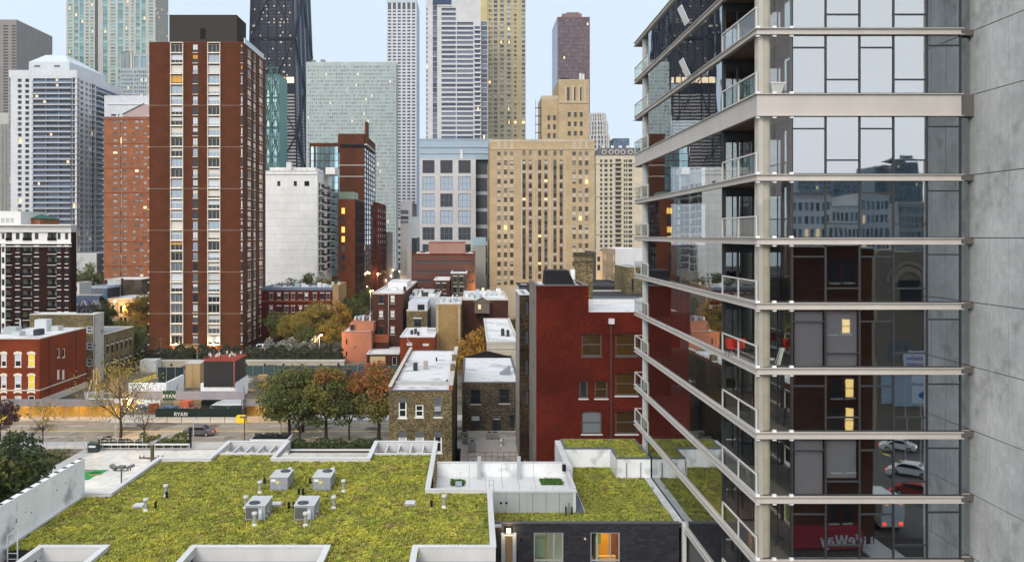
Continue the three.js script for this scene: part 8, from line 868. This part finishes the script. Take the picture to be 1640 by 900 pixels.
  // stacks of site material
  const rr = rng(321), mats = [mat.timber, mat.rust, mat.stone, mat.galv, M(.05, .12, .24, .6), M(.42, .28, .15, .8), mat.charcoal, M(.5, .14, .08, .7)], kindsN = ['timber_stack', 'steel_stack', 'plank_pile', 'block_pile'];
  const seen = {}, tell = (px, py) => { const k = (px < 210 ? 0 : px < 262 ? 1 : px < 320 ? 2 : px < 390 ? 3 : 4); seen[k] = (seen[k] ?? -1) + 1; return ['orderly', 'tilted', 'low', 'long', 'crooked', 'scattered', 'short', 'dusty', 'squat', 'lone', 'outer', 'inner'][seen[k]]; }, spots = [[275, 612], [300, 604], [285, 648], [298, 652], [272, 655], [312, 646], [325, 656], [350, 642], [405, 598], [420, 606], [440, 600], [462, 604], [398, 612], [480, 598], [412, 590], [150, 640], [170, 636], [185, 645], [145, 648], [205, 650], [300, 596], [268, 598], [225, 655], [246, 660], [425, 620], [400, 628], [450, 612], [500, 596], [530, 596], [520, 604]];
  spots.forEach(([px, py], i) => { const D = F * CAMH / (py - HY), x = wx(px, D), n = kindsN[i % 4], mm = mats[Math.floor(rr() * mats.length)], o = thing(n, null, n.split('_').join(' '), [x, 0, -D], 'stacks of building material on the site'); const L = 1.2 + rr() * 2.4, Wd = .8 + rr() * .8, ly = 3 + Math.floor(rr() * 3); o.rotation.y = (rr() - .5) * 1.6; for (let k = 0; k < ly; k++) { const q = 4; for (let j = 0; j < q; j++) { const m2 = sub(['plank', 'steel_bar', 'plank', 'block'][i % 4], o, cached('st' + Math.round(L * 4) + Math.round(Wd * 4) + (i % 4), () => B(-L / 2, 0, -Wd / q / 2 + .02, L / 2, i % 4 === 3 ? .28 : .13, Wd / q / 2 - .02).geo()), mm, [(r() - .5) * .3, k * (i % 4 === 3 ? .29 : .15), (j - 1.5) * Wd / q], (r() - .5) * .06); } }
    const near = (px < 210 ? 'beside the red walk-up' : px < 262 ? 'before the concrete site walls' : px < 320 ? 'between the gate banner and the plywood crate' : px < 390 ? 'at the foot of the white concrete core' : 'on bare ground before the green mesh fence'); setTag(o, `${tell(px, py)} ${['small stack of timber', 'bundle of steel bars', 'loose pile of planks', 'pile of blocks'][i % 4]} ${near}`); });
  const bc = thing('blue_container', 'blue covered bin beside the white tent', 'bin', [wx(380, 136), 0, -136]); new G().cyl(wx(378, 136), 0, -136, .75, 3.1, .85, 14).mesh('body', M(.02, .10, .28, .5), bc); new G().cyl(wx(378, 136), 3.102, -136, .9, 3.25, .8, 14).mesh('lid', M(.02, .11, .30, .5), bc); const pp = thing('pipe_bundle', 'bundle of black pipes lying behind the site fence', 'pipes', [wx(335, 135), 0, -135]); for (let k = 0; k < 5; k++) new G().tube([[wx(322, 135), 2 + (k > 2 ? .4 : 0), -135 - (k % 3) * .45], [wx(352, 135), 2 + (k > 2 ? .4 : 0), -135 - (k % 3) * .45]], .21, 8).mesh('pipe', mat.black, pp); B(wx(322, 135), 0, -136.2, wx(352, 135), 1.76, -134.8).mesh('cradle', mat.charcoal, pp);
  const ex = thing('excavator', 'dark excavator with raised boom in front of the green mesh fence', 'excavator', [wx(552, 172), 0, -172]); { const x = wx(552, 168), z = -168; B(x - 1.2, 0, z - 1.4, x + 1.6, .7, z - .8).mesh('track', mat.black, ex); B(x - 1.2, 0, z + .7, x + 1.6, .7, z + 1.3).mesh('track', mat.black, ex); B(x - .4, .72, z - 1, x + 1.8, 1.7, z + 1).mesh('body', M(.05, .08, .10, .5), ex); B(x + .5, 1.2, z + 1.002, x + 1.4, 2.4, z - .3).mesh('cab', clearPane, ex); const g = new G(); g.bar([x - .3, 1.3, z], [x - 1.4, 3.6, z], .32); g.mesh('boom', mat.charcoal, ex); new G().bar([x - 1.4, 3.6, z], [x - 1.7, 1.0, z], .24).mesh('stick', mat.charcoal, ex); B(x - 2.1, .4, z - .5, x - 1.4, 1.1, z + .5).mesh('bucket', mat.black, ex); }
  const yc = thing('yellow_boom', 'yellow lattice conveyor boom sloping over the concrete site walls', 'boom', [wx(230, 155), 3, -155]); { const A = [wx(212, 155), wy(615, 155), -155], C = [wx(250, 155), wy(604, 155), -155], g = new G(); for (const e of [0, .5]) g.bar(A.map((v, i) => v + (i === 1 ? e : 0)), C.map((v, i) => v + (i === 1 ? e : 0)), .12); g.mesh('rail', mat.yellow, yc); for (let k = 0; k < 9; k++) { const p = lerp3(A, C, k / 9), q = lerp3(A, C, (k + 1) / 9); new G().bar(p, [q[0], q[1] + .5, q[2]], .06).mesh('lattice_bar', mat.yellow, yc); } B(A[0] - .3, 0, -155.2, A[0] + .1, A[1], -154.8).mesh('leg', mat.yellow, yc); }
  const sh = thing('timber_shoring', 'timber posts and raking props beside the red walk-up side wall', 'shoring', [wx(158, 150), 0, -150]); for (const [px, h] of [[148, 5.2], [153, 5.6], [157, 4.8]]) B(wx(px, 150), 0, -150.2, wx(px, 150) + .3, h, -149.9).mesh('post', mat.timber, sh); for (const [a, c] of [[137, 147], [150, 155]]) new G().bar([wx(a, 146), .2, -146], [wx(c, 150), 3.4, -149.7], .16).mesh('raking_prop', mat.stone, sh); const ply = thing('plywood_stack', 'stack of upright plywood panels behind the sparse yellow tree', 'panels', [wx(182, 152), 0, -152]); for (let k = 0; k < 3; k++) B(wx(177 + k * 3.4, 152), 0, -152 - k * .15, wx(180 + k * 3.4, 152), wy(606, 152), -151.9 - k * .15).mesh('panel', mat.timber, ply);
  const gt = thing('red_gate_post', 'bright red post beside the excavator at the green mesh fence', 'post', [wx(589, 172), 0, -172]); new G().tube([[wx(589, 172), 0, -172], [wx(589, 172), 2.8, -172]], .28, 8).mesh('shaft', M(.5, .04, .03, .5), gt); new G().cyl(wx(589, 172), 2.802, -172, .34, 2.95).mesh('cap', M(.5, .04, .03, .5), gt);
  const tp = thing('timber_pole', 'thin timber pole with wires beside the left hedge', 'pole', [wx(257, 186), 0, -186]); new G().tube([[wx(257, 186), 0, -186], [wx(257, 186), wy(540, 186), -186]], [.16, .1], 6).mesh('shaft', M(.14, .11, .08, .9), tp); B(wx(257, 186) - .8, wy(543, 186), -186.1, wx(257, 186) + .8, wy(543, 186) + .12, -185.9).mesh('crossarm', M(.14, .11, .08, .9), tp);
}
// ---------------------------------------------------------------- behind the camera: what the tower's right face mirrors
{
  const V = 78.8, mx = (px, L) => (px - CX) * L / F, my = (py, L) => CAMH - (py - HY) * L / F, mz = (L) => L - V;   // L: distance from the mirrored eye
  const L = 78.2, z = mz(L), X = (p) => mx(p, L), Y = (p) => my(p, L), o = thing('mirrored_brick_building', 'dark brown brick corner building with lit windows and red awning, mirrored in the glass tower', 'building', [X(1330), 0, z]), f = FB(z), wm = MT(BR.dark, .92, { color: 0xffe0d0 });
  const hs = []; for (const [y0, y1] of [[455, 418], [535, 510], [640, 608], [690, 655], [758, 722], [838, 800]]) for (const a of [1332, 1354]) hs.push([X(a), X(a + 15.5), Y(y0), Y(y1)]); const aw = [X(1266), X(1378), Y(896), Y(874)]; const g = new G(); wallFace(g, f, X(1200), X(1378), 0, Y(394), [...hs, aw], .2); g.mesh('wall', wm, o); B(X(1200), 0, z + .2, X(1378) - .2, Y(394) - .1, z + 14).mesh('core_wall', mat.core, o);
  for (const [i, h] of hs.entries()) win(o, f, h[0], h[1], h[2], h[3], { depth: .16, sash: .5, frame: mat.charcoal, sill: mat.stone, pane: i === 3 || i === 5 || i === 7 ? lit(1, .66, .22, 1.1) : clearPane, name: 'window' }); B(X(1378) - .2, 0, z + .003, X(1378), Y(394), z + 14).mesh('side_wall', wm, o); B(X(1200), Y(396), z - .25, X(1378) + .2, Y(393), z).mesh('cornice', mat.stone, o);
  B(X(1268), Y(895), z + .18, X(1377), Y(875), z + .22).mesh('shop_window', lit(1, .72, .25, .5), o); B(X(1266), Y(873), z - .9, X(1378), Y(842), z - .02).mesh('awning', M(.30, .015, .03, .7), o); const t = sub('lettering', o, text('LifeWay', .95, .03), mat.cap, [X(1352) - X(1330), Y(862), -.94], Math.PI);
  const b2 = thing('mirrored_brown_building', 'plain brown brick building beside the red awning corner, mirrored in the glass tower', 'building', [X(1392), 0, z + 1]); const g2 = new G(); wallFace(g2, FB(z + .6), X(1378.5), X(1408), 0, Y(398), [], 0); g2.mesh('wall', brickM.brown, b2); B(X(1378.5), 0, z + .62, X(1408), Y(398) - .1, z + 12).mesh('core_wall', brickM.brown, b2); B(X(1378), Y(400), z + .3, X(1408.5), Y(397.5), z + 12.2).mesh('coping', mat.stone, b2);
  // street with cars
  sheet('road', 40, 90, -140, -2, .005, MT(T.asphalt, .85, { color: 0xffffff })); struct('sidewalk', B(X(1378.5), -.3, z - 5, 40, .14, 62), mat.sidewalk); { const s = new G(); for (let k = 0; k < 9; k++) s.quad([56 + k * .3, .012, 8 + k * 6], [56.3 + k * .3, .012, 8 + k * 6], [56.3 + k * .3, .012, 11 + k * 6], [56 + k * .3, .012, 11 + k * 6]); struct('lane_marking', s, mat.yellow); }
  const mc = (px, py, ry, p, l, s = 1) => { const q = F * CAMH / (py - HY); return car(mx(px, q), -mz(q), ry, p, l, s); }; mc(1440, 722, .5, 'white', 'white sedan mirrored high on the street in the tower glass'); mc(1462, 764, .7, 'white', 'white-roofed patrol car mirrored in the tower glass below the sedan', 1.1); mc(1471, 798, .7, 'red', 'dark red car with bright lamps mirrored lowest but one in the tower glass', 1.05); mc(1425, 690, .4, 'silver', 'pale car mirrored at the left of the street in the tower glass');
  { const q = F * CAMH / (852 - HY), x = mx(1434, q), zz = mz(q), bt = thing('mirrored_truck', 'white box truck with red tail lights mirrored at the bottom of the tower glass', 'truck', [x, 0, zz]); B(x - 1.3, .6, zz, x + 1.3, 3.2, zz + 5).mesh('box', mat.white, bt); B(x - 1.1, .5, zz + 5.02, x + 1.1, 2.3, zz + 6.8).mesh('cab', mat.white, bt); for (const s of [-1, 1]) { B(x + s * 1.0 - .15, .8, zz - .05, x + s * 1.0 + .15, 1.1, zz - .003).mesh('tail_light', lit(1, .06, .02, 2), bt); B(x + s * .9 - .1, 2.9, zz - .05, x + s * .9 + .1, 3.0, zz - .003).mesh('marker_light', lit(1, .3, .05, 1.5), bt); for (const w of [1.2, 5.6]) new G().tube([[x + s * 1.05, .45, zz + w], [x + s * 1.3, .45, zz + w]], .45, 12).mesh('tyre', mat.black, bt); } }
  { const q = 118, zz = mz(q), st = thing('mirrored_stone_front', 'brown stone building with round arch and bright shop banners, mirrored across the street', 'building', [mx(1462, q), 0, zz]), A = mx(1409, q), C = mx(1500, q); B(A, 0, zz, C, my(404, q), zz + 12).mesh('wall', wallM(.26, .21, .16), st); const ar = new G(), cx = mx(1461, q), cy = my(455, q); for (let k = 0; k < 14; k++) { const a = k / 14 * Math.PI, c = (k + 1) / 14 * Math.PI; for (const [r0, r1] of [[1.7, 2.5], [2.7, 3.2]]) ar.quad([cx + Math.cos(a) * r0, cy + Math.sin(a) * r0, zz - .2], [cx + Math.cos(c) * r0, cy + Math.sin(c) * r0, zz - .2], [cx + Math.cos(c) * r1, cy + Math.sin(c) * r1, zz - .2], [cx + Math.cos(a) * r1, cy + Math.sin(a) * r1, zz - .2]); } ar.mesh('arch', wallM(.42, .34, .24), st); B(cx - 1.6, my(500, q), zz - .1, cx + 1.6, cy + .4, zz - .02).mesh('window', clearPane, st); for (const px of [1430, 1447, 1476]) B(mx(px, q), my(580, q), zz - .08, mx(px + 8, q), my(548, q), zz - .02).mesh('window', skyPane, st); B(mx(1416, q), my(650, q), zz - .3, mx(1490, q), my(600, q), zz - .05).mesh('shopfront', M(.35, .42, .5, .3), st);
    const bn = thing('mirrored_banner', 'white banner with purple lettering mirrored upside the street in the tower glass', 'banner', [mx(1470, 104), my(577, 104), mz(104)]); B(mx(1453, 104), my(586, 104), mz(104), mx(1488, 104), my(565, 104), mz(104) + .05).mesh('cloth', M(.72, .70, .78, .7), bn); for (const [s, y] of [['Another', 574], ['Location', 583]]) sub('lettering', bn, text(s, .42, .01), M(.2, .1, .4), [mx(1470, 104) - mx(1470, 104), my(y, 104) - my(577, 104), -.012], Math.PI); for (const px of [1454, 1487]) new G().tube([[mx(px, 104), 0, mz(104) + .12], [mx(px, 104), my(565, 104), mz(104) + .12]], .06, 6).mesh('post', mat.galv, bn);
    const b3 = thing('mirrored_banner', 'tall white banner with blue emblem mirrored below the purple banner', 'banner', [mx(1470, 104), my(620, 104), mz(103)]); B(mx(1457, 104), my(643, 104), mz(103), mx(1486, 104), my(598, 104), mz(103) + .05).mesh('cloth', M(.66, .72, .80, .7), b3); sub('lettering', b3, text('supports', .4, .01), M(.15, .2, .5), [mx(1471, 104) - mx(1470, 104), my(613, 104) - my(620, 104), -.012], Math.PI); const em = new G(); for (const [u, v, r] of [[0, 0, .35], [.4, -.25, .3], [.3, .3, .2]]) em.tube([[mx(1471, 104) + u, my(630, 104) + v, mz(103) - .02], [mx(1471, 104) + u, my(630, 104) + v, mz(103) - .002]], r, 12); em.mesh('emblem', M(.05, .12, .45), b3); new G().tube([[mx(1471, 104), 0, mz(103) + .1], [mx(1471, 104), my(598, 104), mz(103) + .1]], .07, 6).mesh('post', mat.galv, b3); }
  // distant towers the upper glass shows
  const mt = (label, px0, px1, pt, q, m, nc, nr, tones, depth = 20) => { const x0 = mx(px0, q), x1 = mx(px1, q), y1 = my(pt, q), zz = mz(q), o = thing('mirrored_tower', label, 'tower', [(x0 + x1) / 2, 0, zz]); B(x0 + .3, 0, zz + .35, x1 - .3, y1 - .1, zz + depth).mesh('core_wall', mat.core, o); facade(o, FB(zz), x0, x1, 0, y1, grid(reg(x0, x1, nc, .66), reg(0, y1 - .5, nr, .6)), m, { lit: .03, depth: .3, tones }); B(x0 - .1, y1 + .002, zz - .1, x1 + .1, y1 + .5, zz + depth).mesh('parapet', mat.stone, o); B(x0 - .002, 0, zz + .3, x0 + .28, y1, zz + depth).mesh('side_wall', m, o); B(x1 - .28, 0, zz + .3, x1 + .002, y1, zz + depth).mesh('side_wall', m, o); return [o, x0, x1, y1, zz]; };
  const wt = [[.06, .08, .10], [.12, .16, .2], [.2, .26, .32]]; mt('white gridded block mirrored in the first upper pane of the tower glass', 1272, 1328, 318, 190, mat.white, 6, 12, wt); mt('grey-blue tower mirrored behind the white gridded block in the tower glass', 1276, 1330, 282, 420, wallM(.35, .42, .48), 12, 22, wt); mt('low white block mirrored in the second upper pane of the tower glass', 1330, 1380, 336, 200, mat.white, 7, 10, wt); mt('blue-grey tower mirrored in the second upper pane of the tower glass', 1332, 1382, 289, 430, wallM(.28, .34, .40), 10, 22, wt); mt('square white block mirrored in the third upper pane of the tower glass', 1383, 1428, 316, 210, wallM(.6, .63, .66), 6, 11, wt); mt('wide glass tower mirrored behind the third pane of the tower glass', 1405, 1432, 264, 480, wallM(.25, .32, .38), 8, 26, wt);
  const [cr, x0, x1, y1, zz] = mt('dark tower with flared disc crown mirrored in the fourth pane of the tower glass', 1434, 1478, 266, 470, wallM(.20, .25, .28), 12, 26, wt); const dk = new G(), cx = (x0 + x1) / 2; dk.cyl(cx, y1 + .5, zz + 8, 4.5, y1 + 3.5, 3.5, 16); dk.mesh('crown_neck', mat.greyRoof, cr); new G().cyl(cx, y1 + 3.5, zz + 8, 6, y1 + 4.6, 10.5, 20).mesh('crown_disc', wallM(.3, .36, .4), cr); new G().cyl(cx, y1 + 4.6, zz + 8, 10.5, y1 + 6, 5, 20).mesh('crown_roof', wallM(.3, .36, .4), cr); B(cx - 2, y1 + 5.8, zz + 6, cx + 4, y1 + 8.2, zz + 9).mesh('crown_plant', wallM(.25, .3, .33), cr);
  mt('mid grey block filling the skyline mirrored above the brown brick building', 1440, 1490, 330, 260, wallM(.4, .42, .42), 10, 12, wt); mt('far pale block mirrored left of the gridded block at the corner screens', 1215, 1268, 330, 320, wallM(.35, .38, .40), 9, 14, wt);
}
renderer.render(scene, camera);
